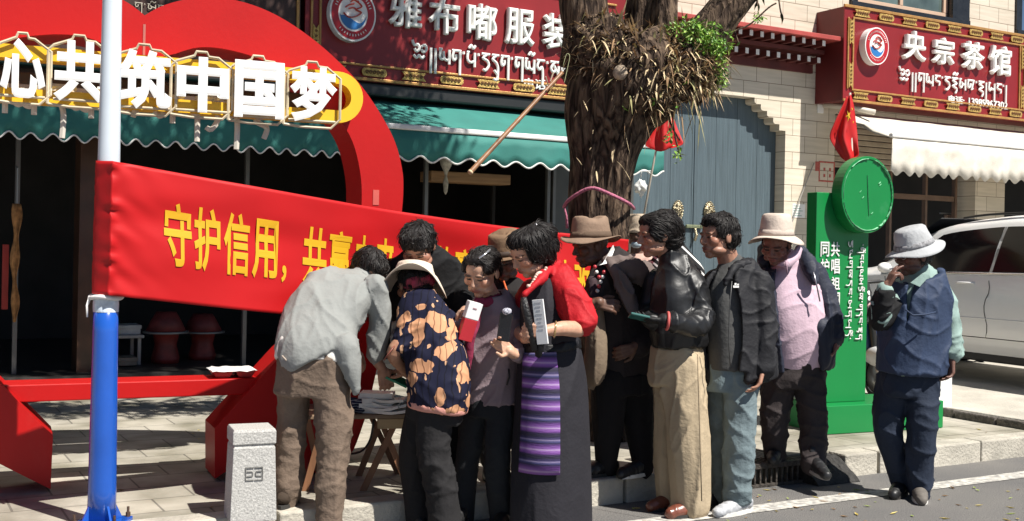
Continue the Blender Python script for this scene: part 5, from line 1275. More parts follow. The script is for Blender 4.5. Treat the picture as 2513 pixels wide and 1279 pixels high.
def hand(wr, f, nrm, side=1, L=.175, curl=.5, spread=1.0, thumb=.5, fc=None):
    "wrist point, finger direction, palm normal; side = which way (f x n) the thumb lies"
    f = Vector(f).normalized(); nrm = Vector(nrm); nrm = (nrm - f * nrm.dot(f)).normalized(); s = f.cross(nrm); k = L / .18; out = []
    wr = Vector(wr)
    for j in range(4):
        o_ = (1.5 - j) * .0195 * side * k
        kn = wr + f * (.088 - .004 * abs(j - 1.2)) * k + s * o_
        out.append(cap(wr + f * .012 * k + s * o_ * .55, kn, .0135 * k, .0115 * k, 10))
        ln = (.072, .08, .074, .058)[j] * k; d = (f + s * (1.5 - j) * .05 * side * spread).normalized(); p = kn; c_ = curl if fc is None else fc[j]
        for q, (fr, an) in enumerate(((.42, 55), (.32, 70), (.26, 45))):
            a = math.radians(an) * c_; d = (d * math.cos(a) + nrm * math.sin(a)).normalized()
            ax = d.cross(nrm); nn = (nrm - d * nrm.dot(d)); 
            nrm2 = nn.normalized() if nn.length > .05 else nrm
            e = p + d * ln * fr; out.append(cap(p, e, (.0094, .0087, .008)[q] * k, (.0087, .008, .0066)[q] * k, 9)); p = e
            # bend further about the same axis
            nrm_loc = s.cross(d) * 1.0
            nrm = nrm_loc if nrm_loc.dot(nrm) >= 0 else -nrm_loc
        nrm = (s.cross(f)); nrm = nrm.normalized() if nrm.length else nrm
        if nrm.dot(Vector(hand_n(f, s))) < 0: nrm = -nrm
    n0 = hand_n(f, s)
    b = wr + f * .022 * k + s * .022 * side * k; m_ = b + (f * .55 + s * side * .75 + n0 * .35 * (1 + thumb)).normalized() * .045 * k
    t = m_ + (f * .85 + s * side * (.35 - .5 * thumb) + n0 * .5 * thumb).normalized() * .036 * k
    out += [cap(b, m_, .0145 * k, .0105 * k, 10), cap(m_, t, .0105 * k, .008 * k, 10)]
    out.append(cap(wr - f * .02 * k, wr + f * .02 * k, .021 * k, .022 * k, 12))
    return out
_HN = [None]
def hand_n(f, s): 
    n = s.cross(f); return n.normalized()
SKIN = {}
def skin_mat():
    if 'm' in SKIN: return SKIN['m']
    m, t, b = nt('skin'); N, L = t.nodes, t.links
    a = N.new('ShaderNodeAttribute'); a.attribute_name = 'tint'; tc = N.new('ShaderNodeTexCoord')
    n = N.new('ShaderNodeTexNoise'); n.inputs['Scale'].default_value = 22; n.inputs['Detail'].default_value = 5; L.new(tc.outputs['Object'], n.inputs[0])
    r = N.new('ShaderNodeValToRGB'); r.color_ramp.elements[0].position = .3; r.color_ramp.elements[0].color = (.82, .76, .74, 1); r.color_ramp.elements[1].color = (1.08, 1.08, 1.08, 1); r.color_ramp.elements[1].position = .7; L.new(n.outputs[0], r.inputs[0])
    mx = N.new('ShaderNodeMix'); mx.data_type = 'RGBA'; mx.blend_type = 'MULTIPLY'; mx.inputs[0].default_value = 1
    L.new(a.outputs['Color'], mx.inputs[6]); L.new(r.outputs[0], mx.inputs[7]); L.new(mx.outputs[2], b.inputs['Base Color'])
    b.inputs['Roughness'].default_value = .48; b.inputs['Subsurface Weight'].default_value = .06; b.inputs['Subsurface Scale'].default_value = .01; b.inputs['Specular IOR Level'].default_value = .4
    SKIN['m'] = m; return m
class Person:
    def __init__(s, label, Z, px, py, skin=(.42, .235, .155), zg=PAV, pose_group=None):
        s.Z = Z; g_ = at(px, py, Z); s.root = empty('person', label, 'person', (g_.x, g_.y, zg)); s.B = []; s.skin = skin; s.hm = None; s.m = Z / F
    def p(s, px, py, dz=0): return at(px, py, s.Z + dz)
    def ring(s, L, yaw=0):
        return [((*s.p(q[0], q[1], q[2]), q[3] * s.m, q[4] * s.m, q[5] if len(q) > 5 else yaw)) for q in L]
    def loft(s, L, yaw=0, k=5, p=.82): return Loft(s.ring(L, yaw), k, p)
    def ch(s, L, k=5): return chain([(s.p(*q[:3]), q[3] * s.m * .93) for q in L], k)
    def fin(s, me, name, mats, parent=None, label=None, smooth=True):
        me.name = name; me.materials.clear()
        for m in (mats if isinstance(mats, (list, tuple)) else [mats]): me.materials.append(m)
        me.polygons.foreach_set('use_smooth', [smooth] * len(me.polygons))
        o = bpy.data.objects.new(name, me); col.objects.link(o); par = parent or s.root
        L = s.root.location; A = mverts(me) - np.array(L); me.vertices.foreach_set('co', A.ravel()); me.update()
        o.parent = par
        if label: o['label'] = label
        return o
    def garm(s, name, vfs, m, folds=(), vox=.009, sm=3, label=None, parent=None):
        me = remesh(vfs, vox, sm)
        if folds: fold(me, folds)
        return s.fin(me, name, m, parent, label)
    def raw(s, name, vf, m, label=None, parent=None, smooth=True, thick=0):
        mb = MB().add(vf); me = bpy.data.meshes.new(name); me.from_pydata(mb.V, [], mb.F); me.update()
        o = s.fin(me, name, m, parent, label, smooth)
        if thick: o.modifiers.new('thick', 'SOLIDIFY').thickness = thick
        return o
    def head(s, px, py, dz, hh=.225, yaw=0, pitch=0, roll=0, w=1.0):
        c = s.p(px, py, dz)
        M = Matrix.Translation(c) @ Matrix.Rotation(math.radians(-yaw), 4, 'Z') @ Matrix.Rotation(math.radians(pitch), 4, 'X') @ Matrix.Rotation(math.radians(roll), 4, 'Y') @ Matrix.Diagonal((hh * w, hh, hh, 1))
        s.hm = M; E = lambda c_, r: s.B.append(ell(c_, r, M))
        E((0, .06, .14), (.335, .40, .35)); E((0, -.09, -.11), (.275, .30, .36)); E((0, -.25, -.40), (.115, .11, .09)); E((0, -.13, .16), (.28, .26, .24))
        for x in (-1, 1):
            E((x * .19, -.25, -.09), (.115, .12, .11)); E((x * .12, -.355, .085), (.13, .06, .035)); E((x * .13, -.335, -.002), (.075, .05, .036)); E((x * .335, .04, -.03), (.035, .085, .12)); E((x * .052, -.415, -.135), (.04, .045, .035)); E((x * .17, -.12, -.3), (.12, .2, .1))
        s.B += [cap(M @ Vector((0, -.365, .06)), M @ Vector((0, -.45, -.115)), .034 * hh, .052 * hh)]
        E((0, -.375, -.24), (.12, .05, .03)); E((0, -.365, -.295), (.1, .05, .034)); E((0, -.33, -.26), (.15, .06, .08))
        return M
    def hp(s, x, y, z): return s.hm @ Vector((x, y, z))
    def body(s, vox=.0048, beard=0):
        me = remesh(s.B, vox, 2, .45)
        A = mverts(me); C = np.ones((len(A), 4)); C[:, :3] = s.skin
        if s.hm is not None:
            Mi = np.array(s.hm.inverted()); Q = A @ Mi[:3, :3].T + Mi[:3, 3]
            x, y, z = Q[:, 0], Q[:, 1], Q[:, 2]; ax = np.abs(x); inh = (np.abs(z) < .62) & (np.abs(y) < .6)
            def sm_(v): return np.clip(v, 0, 1)
            def blend(w, c):
                w = (w * inh)[:, None]; C[:, :3] = C[:, :3] * (1 - w) + np.array(c) * w
            blend(.35 * sm_((1 - ((ax - .2) / .14) ** 2 - ((z + .1) / .13) ** 2) * 2) * (y < -.1), [s.skin[0] * 1.05, s.skin[1] * .72, s.skin[2] * .68])
            blend(sm_((1 - (ax / .125) ** 2 - ((z + .265) / .055) ** 2) * 3) * (y < -.28) * .75, (.30, .085, .07))
            blend(sm_((1 - (ax / .10) ** 2 - ((z + .268) / .008) ** 2) * 3) * (y < -.28) * .8, (.06, .02, .018))
            blend(sm_((1 - ((ax - .135) / .105) ** 2 - ((z - .095 + .25 * (ax - .1) ** 2) / .024) ** 2) * 3) * (y < -.2) * .85, (.03, .02, .016))
            blend(sm_((1 - ((ax - .132) / .078) ** 2 - ((z + .0) / .027) ** 2) * 3) * (y < -.2) * .95, (.025, .017, .014))
            blend(sm_((1 - ((ax - .045) / .022) ** 2 - ((z + .165) / .014) ** 2) * 3) * (y < -.38) * .8, (.07, .03, .02))
            if beard: blend(beard * sm_((-.18 - z) * 8) * (y < 0), (.05, .035, .03))
        at_ = me.color_attributes.new('tint', 'FLOAT_COLOR', 'POINT'); at_.data.foreach_set('color', C.ravel().astype(np.float32))
        return s.fin(me, 'body', skin_mat())
    def hair(s, vfs, folds=None, name='hair', vox=.006, m=None, sm=3, wh=(0, .18, .5), wh_from=True, strands=900, ln=.06, mess=.35, stick=.008):
        me = remesh(vfs, vox, sm); d = s.hm.to_3x3() @ Vector((0, .6, -.8))
        fold(me, folds or [(.003, d, 60, 9, 1.0), (.004, d, 24, 6, 4.0)])
        A = mverts(me); N = mnorm(me); kd = KDTree(len(A)); [kd.insert(a, i) for i, a in enumerate(A.tolist())]; kd.balance()
        rs = random.Random(len(A)); mb = MB(); whorl = s.hm @ Vector(wh); top = s.hm @ Vector((0, 0, -.25))
        for q in range(strands):
            i = rs.randrange(len(A)); p = Vector(A[i]); n = Vector(N[i])
            if p.z < top.z: continue
            P_ = [p - n * .001]; L_ = ln * rs.uniform(.5, 1.3); jit = Vector((rs.gauss(0, 1), rs.gauss(0, 1), rs.gauss(0, 1))) * mess; lift = rs.uniform(.001, .004) + (rs.random() < .12) * stick
            for k in range(5):
                d = (p - whorl) * (1 if wh_from else -1) + Vector((0, 0, -.05)) ; d = d.normalized() + jit; d = d - n * d.dot(n)
                if d.length < 1e-4: break
                p = p + d.normalized() * L_ / 5; c, j, _ = kd.find(p); n = Vector(N[j]); p = Vector(c) + (p - Vector(c)) * .3; P_.append(p + n * lift * (k + 1) / 3)
            if len(P_) == 6: mb.add(tube(P_, [.0012, .0017, .0018, .0016, .0012, .0005], 4, 1, False))
        o = s.fin(me, name, m or hair_m)
        if mb.V: s.raw('hair_strands', (mb.V, mb.F), m or hair_s, parent=o)
        return o
    def he(s, c, r): return ell(c, r, s.hm)
    def cap_hair(s, front=.0, side=0, back=0, top=1.0, fr_z=.30):
        "short hair shell: pieces that stay outside the face"
        v = [s.he((0, .10, .20), (.365, .40, .335 * top)), s.he((0, .19, .02), (.345, .32, .32)), s.he((0, -.12, .34), (.30, .26, .17 * top))]
        for x in (-1, 1): v.append(s.he((x * .27, .0, .16), (.085, .22, .20))); 
        return v
    def shoe(s, px, py, dz, dirn, L=.265, up=None, m=None, sole=None, w=.043, ground=None):
        "px,py = heel-ankle bottom on the ground"
        c = s.p(px, py, dz); d = Vector((dirn[0], dirn[1], 0)).normalized(); 
        if ground is not None: c.z = ground
        d3 = Vector((d.x, d.y, dirn[2] if len(dirn) > 2 else 0)).normalized(); U = Vector((0, 0, 1))
        a = c - d * .05; P = [(a + U * .052, .036), (a + d * .07 + U * .052, .040), (a + d3 * .15 + U * .038, .041), (a + d3 * (L - .05) + U * .028, .031)]
        up_ = [chain(P), cap(a + d * .03 + U * .05, a + d * .04 + U * .11, .037, .040)]
        sh_ = s.garm('shoe', up_, m or shoe_blk, [(.004, (d.y, -d.x, 0), 30, 8, 2.0)], .007, 2)
        sd = Vector((-d.y, d.x, 0)); V = []; n = 16
        for z in (0.002, .022):
            for k in range(n):
                an = 2 * math.pi * k / n; u_ = math.cos(an); V.append(a + d3 * (L / 2 - .04 + u_ * (L / 2 + .005)) + sd * math.sin(an) * (w * (1 + .12 * u_)) + U * z)
        Fc = [(k, (k + 1) % n, n + (k + 1) % n, n + k) for k in range(n)] + [tuple(reversed(range(n))), tuple(range(n, 2 * n))]
        s.raw('sole', (V, Fc), sole or sole_dk, parent=sh_, smooth=False)
        return sh_
def hat(P, M, rc, hc, rb, m, band=None, droop=None, crease=0, name='hat', tilt=0, n=48, taper=.9):
    "M: hat frame (origin at the crown base centre, z up) in world"
    prof = [(.0, 1.0), (.55, 1.0), (.85, .97), (.97, .88), (1.0, .6), (1.04, .25), (1.07, 0.0)]; V = []
    rows = []
    for (r, z) in prof:
        for k in range(n):
            a = 2 * math.pi * k / n; t = 1 - (1 - taper) * z; ss = noise.noise((math.cos(a) * 1.5, math.sin(a) * 1.5, z * 2 + rc * 10)) * .05
            zz = z * hc - (crease * hc * math.exp(-((r * math.sin(a)) / .32) ** 2) * (1 if r < .9 else .1) if crease else 0)
            V.append((r * rc * t * (1 + ss) * math.cos(a), r * rc * t * 1.12 * (1 + ss) * math.sin(a), zz))
    nb = 5
    for j in range(1, nb + 1):
        t = j / nb
        for k in range(n):
            a = 2 * math.pi * k / n; r = rc * 1.07 + (rb - rc * 1.07) * t
            z = (droop(a) if droop else -.02) * t ** 1.3 + .006 * noise.noise((math.cos(a) * 2, math.sin(a) * 2, t)) * t
            V.append((r * math.cos(a), r * 1.08 * math.sin(a), z))
    m_ = len(prof) + nb; Fc = [(i * n + k, i * n + (k + 1) % n, (i + 1) * n + (k + 1) % n, (i + 1) * n + k) for i in range(m_ - 1) for k in range(n)]
    o = P.raw(name, ([M @ Vector(v) for v in V], [tuple(reversed(f)) for f in Fc]), m, thick=.004)
    if band:
        V = []
        for z, q in ((.02, 1.085), (.13 * 1.0, 1.075), (.27, 1.06)):
            for k in range(n):
                a = 2 * math.pi * k / n; t = 1 - (1 - taper) * z; V.append(M @ Vector((rc * q * t * math.cos(a), rc * q * t * 1.12 * math.sin(a), z * hc)))
        Fc = [(i * n + k, i * n + (k + 1) % n, (i + 1) * n + (k + 1) % n, (i + 1) * n + k) for i in range(2) for k in range(n)]
        P.raw('hat_band', (V, Fc), band, parent=o, thick=.003)
    return o
def hatM(P, dx=0, dy=.04, dz=.30, rx=0, ry=0, rz=0):
    "frame on the head"
    M = P.hm.copy(); c = M @ Vector((dx, dy, dz)); R = M.to_3x3(); q = R.normalized() if hasattr(R, 'normalized') else R
    return Matrix.Translation(c) @ q.to_4x4() @ Matrix.Rotation(math.radians(rx), 4, 'X') @ Matrix.Rotation(math.radians(ry), 4, 'Y')
hair_m = mat('hair_black', (.010, .008, .008), .6, .3, 40, spec=.25)
hair_s = mat('hair_strand_black', (.016, .013, .012), .45, .5, 60, spec=.35)
shoe_blk = mat('shoe_black', (.015, .015, .016), .45, .2, 20)
sole_dk = mat('sole_dark', (.03, .028, .026), .8, .2)
sole_wt = mat('sole_white', (.68, .66, .62), .7, .15, 20)
X_, Y_, Z_ = (1, 0, 0), (0, 1, 0), (0, 0, 1)
# ================================================================== people
# ---- man in the grey shirt bending over the table
P = Person('man in light grey shirt bending over the table with his back turned', 5.38, 800, 1300, (.40, .22, .15), 0)
to = P.loft([(772, 905, -.02, 84, 58), (772, 850, 0, 90, 62), (782, 790, .07, 88, 56), (812, 746, .13, 86, 50), (848, 714, .19, 76, 42), (878, 694, .25, 42, 32), (890, 684, .27, 30, 28)], .12)
M = P.head(906, 664, .33, .215, -48, 48, 0)
P.B += [P.ch([(880, 690, .24, 28), (898, 674, .30, 25)]), to.solid(.8)]
armR = [(922, 705, .17, 32), (934, 790, .20, 30), (922, 868, .22, 24)]
armL = [(790, 690, .24, 30), (800, 770, .34, 27), (850, 840, .42, 22)]
P.B += [P.ch([(922, 710, .17, 22), (934, 795, .2, 19), (922, 872, .22, 17), (938, 905, .24, 12)]), P.ch([(800, 700, .24, 22), (810, 780, .34, 19), (860, 850, .42, 13)])]
P.B += hand(P.p(938, 905, .24), (.25, .35, -1), (-.3, 1, 0), 1, .18, .45) + hand(P.p(860, 852, .42), (.6, .3, -.6), (0, .4, -1), -1, .18, .4)
lr = [(812, 940, 0, 52), (820, 1090, .0, 44), (812, 1200, -.01, 41), (808, 1312, -.02, 36)]
ll = [(722, 940, .04, 46), (714, 1090, .06, 38), (708, 1180, .06, 36), (702, 1232, .06, 31)]
P.B += [P.ch([(q[0], q[1], q[2], q[3] * .7) for q in lr]), P.ch([(q[0], q[1], q[2], q[3] * .7) for q in ll])]
P.body()
khaki = cloth('trousers_taupe', (.165, .12, .09), .85, .1, .3, 50)
P.garm('trousers', [P.loft([(770, 862, .0, 84, 58), (770, 905, .0, 90, 62), (768, 960, .02, 92, 60)], .12).solid(), P.ch(lr), P.ch(ll)], khaki,
       [(.010, (1, .2, .25), 6, 3, 3.0), (.006, (1, 0, -.35), 14, 5, 9.0), (.008, (1, 0, .2), 16, 5, 5.0, P.p(815, 1150, 0), .22), (.01, (.3, 0, 1), 9, 2, 2.)])
P.raw('pocket_trim', tube([P.p(x, y, -.135) for x, y in ((692, 873), (702, 884), (716, 890), (728, 884), (738, 872))], .005, 5), mat('trim_taupe', (.36, .3, .25), .8))
P.garm('undershirt', [P.loft([(765, 888, -.012, 87, 61), (768, 862, 0, 91, 64), (774, 835, .02, 90, 62)], .12).solid()], cloth('undershirt_white', (.68, .66, .62)), [(.008, Z_, 12, 3, 2.)])
greys = cloth('shirt_grey', (.25, .258, .248), .85, .05, .15, 60)
sh = P.loft([(790, 884, -.02, 92, 62), (776, 848, .0, 95, 64), (784, 790, .07, 94, 60), (812, 744, .13, 92, 54), (848, 712, .19, 82, 46), (878, 692, .25, 46, 34), (890, 682, .27, 33, 30)], .12)
P.garm('shirt', [sh.solid(), P.ch(armR), P.ch(armL), P.ch([(845, 850, -.06, 34), (862, 905, -.06, 26), (874, 962, -.05, 9)]), P.ch([(812, 746, .14, 46), (896, 716, .19, 32)])], greys,
       [(.012, (.25, .2, -1), 6, 1.6, 4.), (.012, (-.5, .2, 1), 13, 3, 8., P.p(880, 780, .1), .3), (.010, (1, 0, .2), 14, 4, 1., P.p(925, 860, .4), .12), (.006, (.4, .2, 1), 14, 4, 8.)])
P.raw('collar', P.loft([(882, 688, .26, 33, 30), (892, 678, .29, 29, 28)], .12).solid(), cloth('shirt_grey', ()), )
P.hair(P.cap_hair() + [P.he((0, .28, .0), (.26, .2, .3))], [(.003, (.4, .4, .8), 60, 14, 1.), (.004, (.4, .4, .8), 24, 9, 4.)])
shm = cloth('shoe_brown_dark', (.05, .035, .025))
P.shoe(808, 1328, -.02, (.25, .9), m=shm, ground=.0); P.shoe(701, 1247, .06, (.05, 1), m=shm, ground=PAV)
# ---- man in black leaning over the far side of the table
P = Person('black haired man in a black top leaning over the table toward the camera', 5.92, 1040, 1185, (.36, .19, .13))
to = P.loft([(1080, 970, .06, 64, 46), (1066, 860, .03, 74, 50), (1044, 760, -.02, 95, 54), (1046, 690, -.06, 95, 48), (1048, 640, -.10, 66, 42), (1044, 612, -.12, 36, 34)], .38)
P.head(1027, 604, -.20, .225, 12, 42, 0, 1.03)
P.B += [P.ch([(1045, 620, -.1, 30), (1034, 600, -.17, 27)]), to.solid(.82)]
la = [(968, 672, -.10, 33), (985, 770, -.10, 29), (1020, 828, -.14, 21)]; ra = [(1116, 676, -.02, 34), (1138, 770, -.06, 30), (1140, 830, -.2, 22)]
P.B += [P.ch([(q[0], q[1], q[2], q[3] * .65) for q in la]), P.ch([(q[0], q[1], q[2], q[3] * .65) for q in ra])]
P.B += hand(P.p(1020, 830, -.15), (.5, -.3, -.5), (.6, 0, -.5), 1, .18, .5) + hand(P.p(1140, 832, -.22), (-.3, -.5, -.8), (-.6, -.3, 0), 1, .18, .5)
lg = [[(1060, 970, .05, 44), (1062, 1070, .04, 38), (1062, 1185, .05, 30)], [(1112, 970, .12, 44), (1114, 1070, .12, 38), (1118, 1180, .12, 30)]]
for l in lg: P.B.append(P.ch([(q[0], q[1], q[2], q[3] * .7) for q in l]))
P.body()
blk = cloth('black_jersey', (.010, .010, .011), .8)
P.garm('shirt', [to.solid(1.02), P.ch(la), P.ch(ra), P.ch([(965, 672, -.10, 35), (1045, 645, -.09, 44), (1116, 676, -.02, 36)])], blk, [(.012, (.2, 0, 1), 8, 2, 3.), (.008, (1, 0, .6), 12, 4, 7.)])
P.garm('trousers', [P.loft([(1080, 930, .06, 66, 48), (1084, 980, .08, 68, 50)]).solid()] + [P.ch(l) for l in lg], cloth('black_trousers', (.012, .012, .014)), [(.008, Z_, 8, 3, 1.)], .011)
P.hair(P.cap_hair() + [P.he((0, -.20, .36), (.30, .2, .16)), P.he((.1, -.28, .3), (.2, .12, .12)), P.he((-.14, -.26, .31), (.14, .12, .12))], [(.006, (.5, .7, .3), 40, 12, 2.), (.008, (.2, -.6, .5), 20, 9, 6.)])
for x in (1062, 1118): P.shoe(x, 1195, .08, (0, -1), ground=PAV)
# ---- woman in the floral blouse
def floral_mat():
    m, t, b = nt('floral_print'); N, L = t.nodes, t.links
    tc = N.new('ShaderNodeTexCoord'); n0 = N.new('ShaderNodeTexNoise'); n0.inputs['Scale'].default_value = 7; n0.inputs['Detail'].default_value = 3
    L.new(tc.outputs['Object'], n0.inputs[0])
    ad = N.new('ShaderNodeVectorMath'); ad.operation = 'MULTIPLY_ADD'; ad.inputs[1].default_value = (.16, .16, .16); L.new(n0.outputs['Color'], ad.inputs[0]); L.new(tc.outputs['Object'], ad.inputs[2])
    v = N.new('ShaderNodeTexVoronoi'); v.inputs['Scale'].default_value = 8.5; L.new(ad.outputs[0], v.inputs[0])
    r = N.new('ShaderNodeValToRGB'); r.color_ramp.interpolation = 'CONSTANT'; e = r.color_ramp.elements; e[0].color = (.55, .28, .15, 1); e[1].position = .385; e[1].color = (.008, .009, .028, 1)
    L.new(v.outputs['Distance'], r.inputs[0])
    mp = N.new('ShaderNodeMapping'); mp.inputs['Rotation'].default_value = (.3, .7, .4); mp.inputs['Scale'].default_value = (26, 26, 8); L.new(ad.outputs[0], mp.inputs[0])
    v2 = N.new('ShaderNodeTexVoronoi'); v2.inputs['Scale'].default_value = 1; L.new(mp.outputs[0], v2.inputs[0])
    r2 = N.new('ShaderNodeValToRGB'); r2.color_ramp.interpolation = 'CONSTANT'; r2.color_ramp.elements[0].color = (1, 1, 1, 1); r2.color_ramp.elements[1].position = .22; r2.color_ramp.elements[1].color = (0, 0, 0, 1); L.new(v2.outputs['Distance'], r2.inputs[0])
    mx = N.new('ShaderNodeMix'); mx.data_type = 'RGBA'; L.new(r2.outputs[0], mx.inputs[0]); L.new(r.outputs[0], mx.inputs[6]); mx.inputs[7].default_value = (.58, .34, .2, 1)
    # dark veins in the petals
    w_ = N.new('ShaderNodeTexWave'); w_.inputs['Scale'].default_value = 9; w_.inputs['Distortion'].default_value = 6; L.new(tc.outputs['Object'], w_.inputs[0])
    r3 = N.new('ShaderNodeValToRGB'); r3.color_ramp.elements[0].color = (.35, .3, .3, 1); r3.color_ramp.elements[0].position = .0; r3.color_ramp.elements[1].position = .1; r3.color_ramp.elements[1].color = (1, 1, 1, 1); L.new(w_.outputs[0], r3.inputs[0])
    m2_ = N.new('ShaderNodeMix'); m2_.data_type = 'RGBA'; m2_.blend_type = 'MULTIPLY'; m2_.inputs[0].default_value = 1; L.new(mx.outputs[2], m2_.inputs[6]); L.new(r3.outputs[0], m2_.inputs[7])
    L.new(m2_.outputs[2], b.inputs['Base Color']); b.inputs['Roughness'].default_value = .8; b.inputs['Specular IOR Level'].default_value = .25; return m
P = Person('woman in navy blouse with orange flowers and a cream hat worn over a scarf', 5.42, 1070, 1300, (.42, .22, .14), 0)
to = P.loft([(1074, 1000, .0, 72, 56), (1078, 950, .0, 73, 58), (1072, 890, .04, 72, 60), (1058, 830, .09, 68, 58), (1040, 775, .13, 62, 52), (1024, 738, .17, 46, 42), (1018, 718, .19, 30, 30)], -.25)
P.head(1016, 700, .25, .225, 150, 20, 0)
P.B += [P.ch([(1020, 728, .18, 26), (1016, 706, .22, 24)]), to.solid(.82)]
sl_ = [(1006, 768, .14, 34), (1003, 812, .06, 33), (984, 846, .03, 27)]
P.B += [P.ch([(1006, 770, .14, 24), (1000, 820, .06, 23), (966, 866, .02, 19), (985, 900, .12, 15), (1004, 920, .2, 13)])]
P.B += hand(P.p(1004, 920, .2), (-.5, .5, .1), (-.3, .2, -1), 1, .17, .35)
P.B += [P.ch([(1090, 780, .2, 24), (1100, 860, .26, 20), (1060, 910, .3, 15)])] + hand(P.p(1060, 910, .3), (-.8, .3, -.2), (0, 0, -1), -1, .17, .4)
lr = [(1066, 1010, 0, 50), (1064, 1110, -.01, 42), (1082, 1200, 0, 42), (1094, 1310, .02, 46)]; ll = [(1036, 1015, .1, 46), (1012, 1110, .14, 38), (1020, 1200, .16, 36), (1032, 1296, .16, 36)]
for l in (lr, ll): P.B.append(P.ch([(q[0], q[1], q[2], q[3] * .68) for q in l]))
P.body()
P.garm('blouse', [to.solid(1.03), P.ch(sl_), P.ch([(1095, 785, .18, 32), (1108, 830, .2, 28)])], floral_mat(), [(.010, (.2, .2, 1), 7, 2, 2.), (.008, (1, 0, -.4), 13, 4, 5.), (.014, (1, 0, .3), 18, 4, 1., P.p(1000, 820, 0), .1)])
P.garm('hem', [P.loft([(1074, 1008, .0, 73, 57), (1076, 990, .0, 75.5, 60)], -.25).solid()], cloth('hem_pink', (.58, .27, .22)), [(.006, Z_, 14, 3, 1.)])
P.garm('trousers', [P.loft([(1070, 985, .03, 70, 54), (1066, 1030, .04, 72, 56)], -.25).solid(), P.ch(lr), P.ch(ll)], cloth('trousers_charcoal', (.018, .017, .018)), [(.009, Z_, 9, 2, 2.), (.014, (1, 0, .5), 16, 4, 1., P.p(1075, 1130, 0), .14), (.012, (1, 0, -.2), 12, 4, 4., P.p(1085, 1190, 0), .2)])
P.hair([P.he((0, .1, .12), (.36, .40, .34)), P.he((0, .3, -.1), (.26, .16, .28))])
sc_m = mat('scarf_print', (.5, .03, .09), .8, .1, 9, tint=(.02, .05, .02))
P.garm('scarf', [P.he((0, .22, .0), (.35, .30, .20)), P.he((.12, .42, -.08), (.16, .10, .14)), P.he((-.2, .36, -.06), (.12, .12, .1))], sc_m, [(.012, (1, 0, .3), 20, 6, 1.)], .007)
crm = cloth('hat_cream', (.68, .58, .47), .85, .08, .2, 60)
hm_ = P.p(1017, 672, .24)
Mh = Matrix.Translation(hm_) @ Matrix.Rotation(.04, 4, 'Y') @ Matrix.Rotation(math.radians(-14), 4, 'X')
hat(P, Mh, .098, .055, .172, crm, None, lambda a: -.115 + .13 * max(0, -math.sin(a)) ** 2 + .06 * max(0, math.sin(a)), name='hat')
P.raw('bracelet', tube([P.p(956 + 0 * math.cos(a), 866, .0) + Vector((.0 + .042 * math.cos(a) * .6, .042 * math.sin(a), .035 * math.cos(a))) for a in np.linspace(0, 6.28, 20)], .004, 6), mat('bead_brown', (.2, .06, .04), .4))
P.shoe(1094, 1318, .02, (-.2, 1), ground=0); P.shoe(1030, 1300, .16, (-.2, 1), ground=0)
# ---- woman in mauve jacket facing the camera
P = Person('woman in mauve jacket facing the camera, looking down at a white and red box', 5.75, 1205, 1290, (.56, .34, .235), 0)
to = P.loft([(1206, 990, .02, 62, 46), (1206, 920, .02, 62, 48), (1206, 840, .0, 66, 50), (1208, 780, -.01, 66, 46), (1208, 745, -.02, 46, 36), (1204, 722, -.03, 28, 27)], -.25)
P.head(1183, 668, -.10, .232, 28, 26, 4, 1.02)
P.B += [P.ch([(1206, 735, -.02, 25), (1192, 700, -.03, 23)]), to.solid(.84)]
ra = [(1264, 778, -.02, 31), (1288, 850, -.10, 27), (1268, 872, -.22, 22)]
P.B += [P.ch([(1262, 780, -.02, 20), (1290, 856, -.10, 19), (1262, 868, -.24, 14), (1250, 862, -.27, 12)])] + hand(P.p(1258, 866, -.26), (-.75, -.2, .55), (-.3, -.8, .5), -1, .17, .55, fc=(.35, .5, .6, .7))
la = [(1150, 778, -.02, 30), (1120, 850, -.05, 26), (1128, 800, -.2, 20)]
P.B += [P.ch([(1150, 780, -.02, 20), (1118, 858, -.05, 19), (1122, 805, -.2, 13)])] + hand(P.p(1120, 806, -.2), (.15, -.2, 1), (1, -.2, 0), 1, .17, .55)
lr = [(1228, 1000, -.02, 40), (1222, 1110, -.06, 34), (1226, 1200, -.04, 33), (1234, 1300, 0, 33)]; ll = [(1170, 1000, .03, 40), (1150, 1110, .05, 34), (1140, 1200, .06, 33), (1134, 1290, .06, 32)]
for l in (lr, ll): P.B.append(P.ch([(q[0], q[1], q[2], q[3] * .7) for q in l]))
P.body()
mauve = cloth('jacket_mauve', (.27, .205, .225), .75, .08, .2, 60, spec=.35)
P.garm('jacket', [to.patch(-128, 224, 0, len(to.R) - 4, -.01, .028, 44), P.ch(ra), P.ch(la), P.ch([(1150, 778, -.02, 31), (1206, 752, -.02, 34), (1264, 778, -.02, 31)]), to.patch(-75, 240, len(to.R) - 8, len(to.R) - 1, .0, .022, 40)], mauve,
       [(.012, (.15, 0, 1), 9, 2, 2.), (.01, (1, 0, .7), 13, 4, 5.), (.014, (1, 0, .2), 20, 5, 3., P.p(1280, 860, -.1), .1)], .008)
P.garm('vest', [to.solid(.97)], cloth('vest_maroon', (.055, .016, .022)), [(.006, Z_, 9, 3, 2.)])
P.garm('scarf', [P.ch([(1172, 742, -.12, 12), (1166, 790, -.14, 11), (1152, 850, -.14, 10), (1150, 905, -.12, 7)]), P.ch([(1225, 730, -.05, 10), (1200, 742, -.10, 12), (1172, 742, -.12, 12)])], cloth('scarf_magenta', (.25, .03, .07)), [(.008, Z_, 24, 5, 1.)], .007)
P.garm('trousers', [P.loft([(1204, 975, .0, 58, 44), (1202, 1020, .0, 60, 46)], -.25).solid(), P.ch(lr), P.ch(ll)], cloth('trousers_slate', (.022, .024, .027)), [(.009, Z_, 9, 2, 6.), (.010, (1, 0, .5), 14, 4, 1., P.p(1222, 1120, 0), .16)])
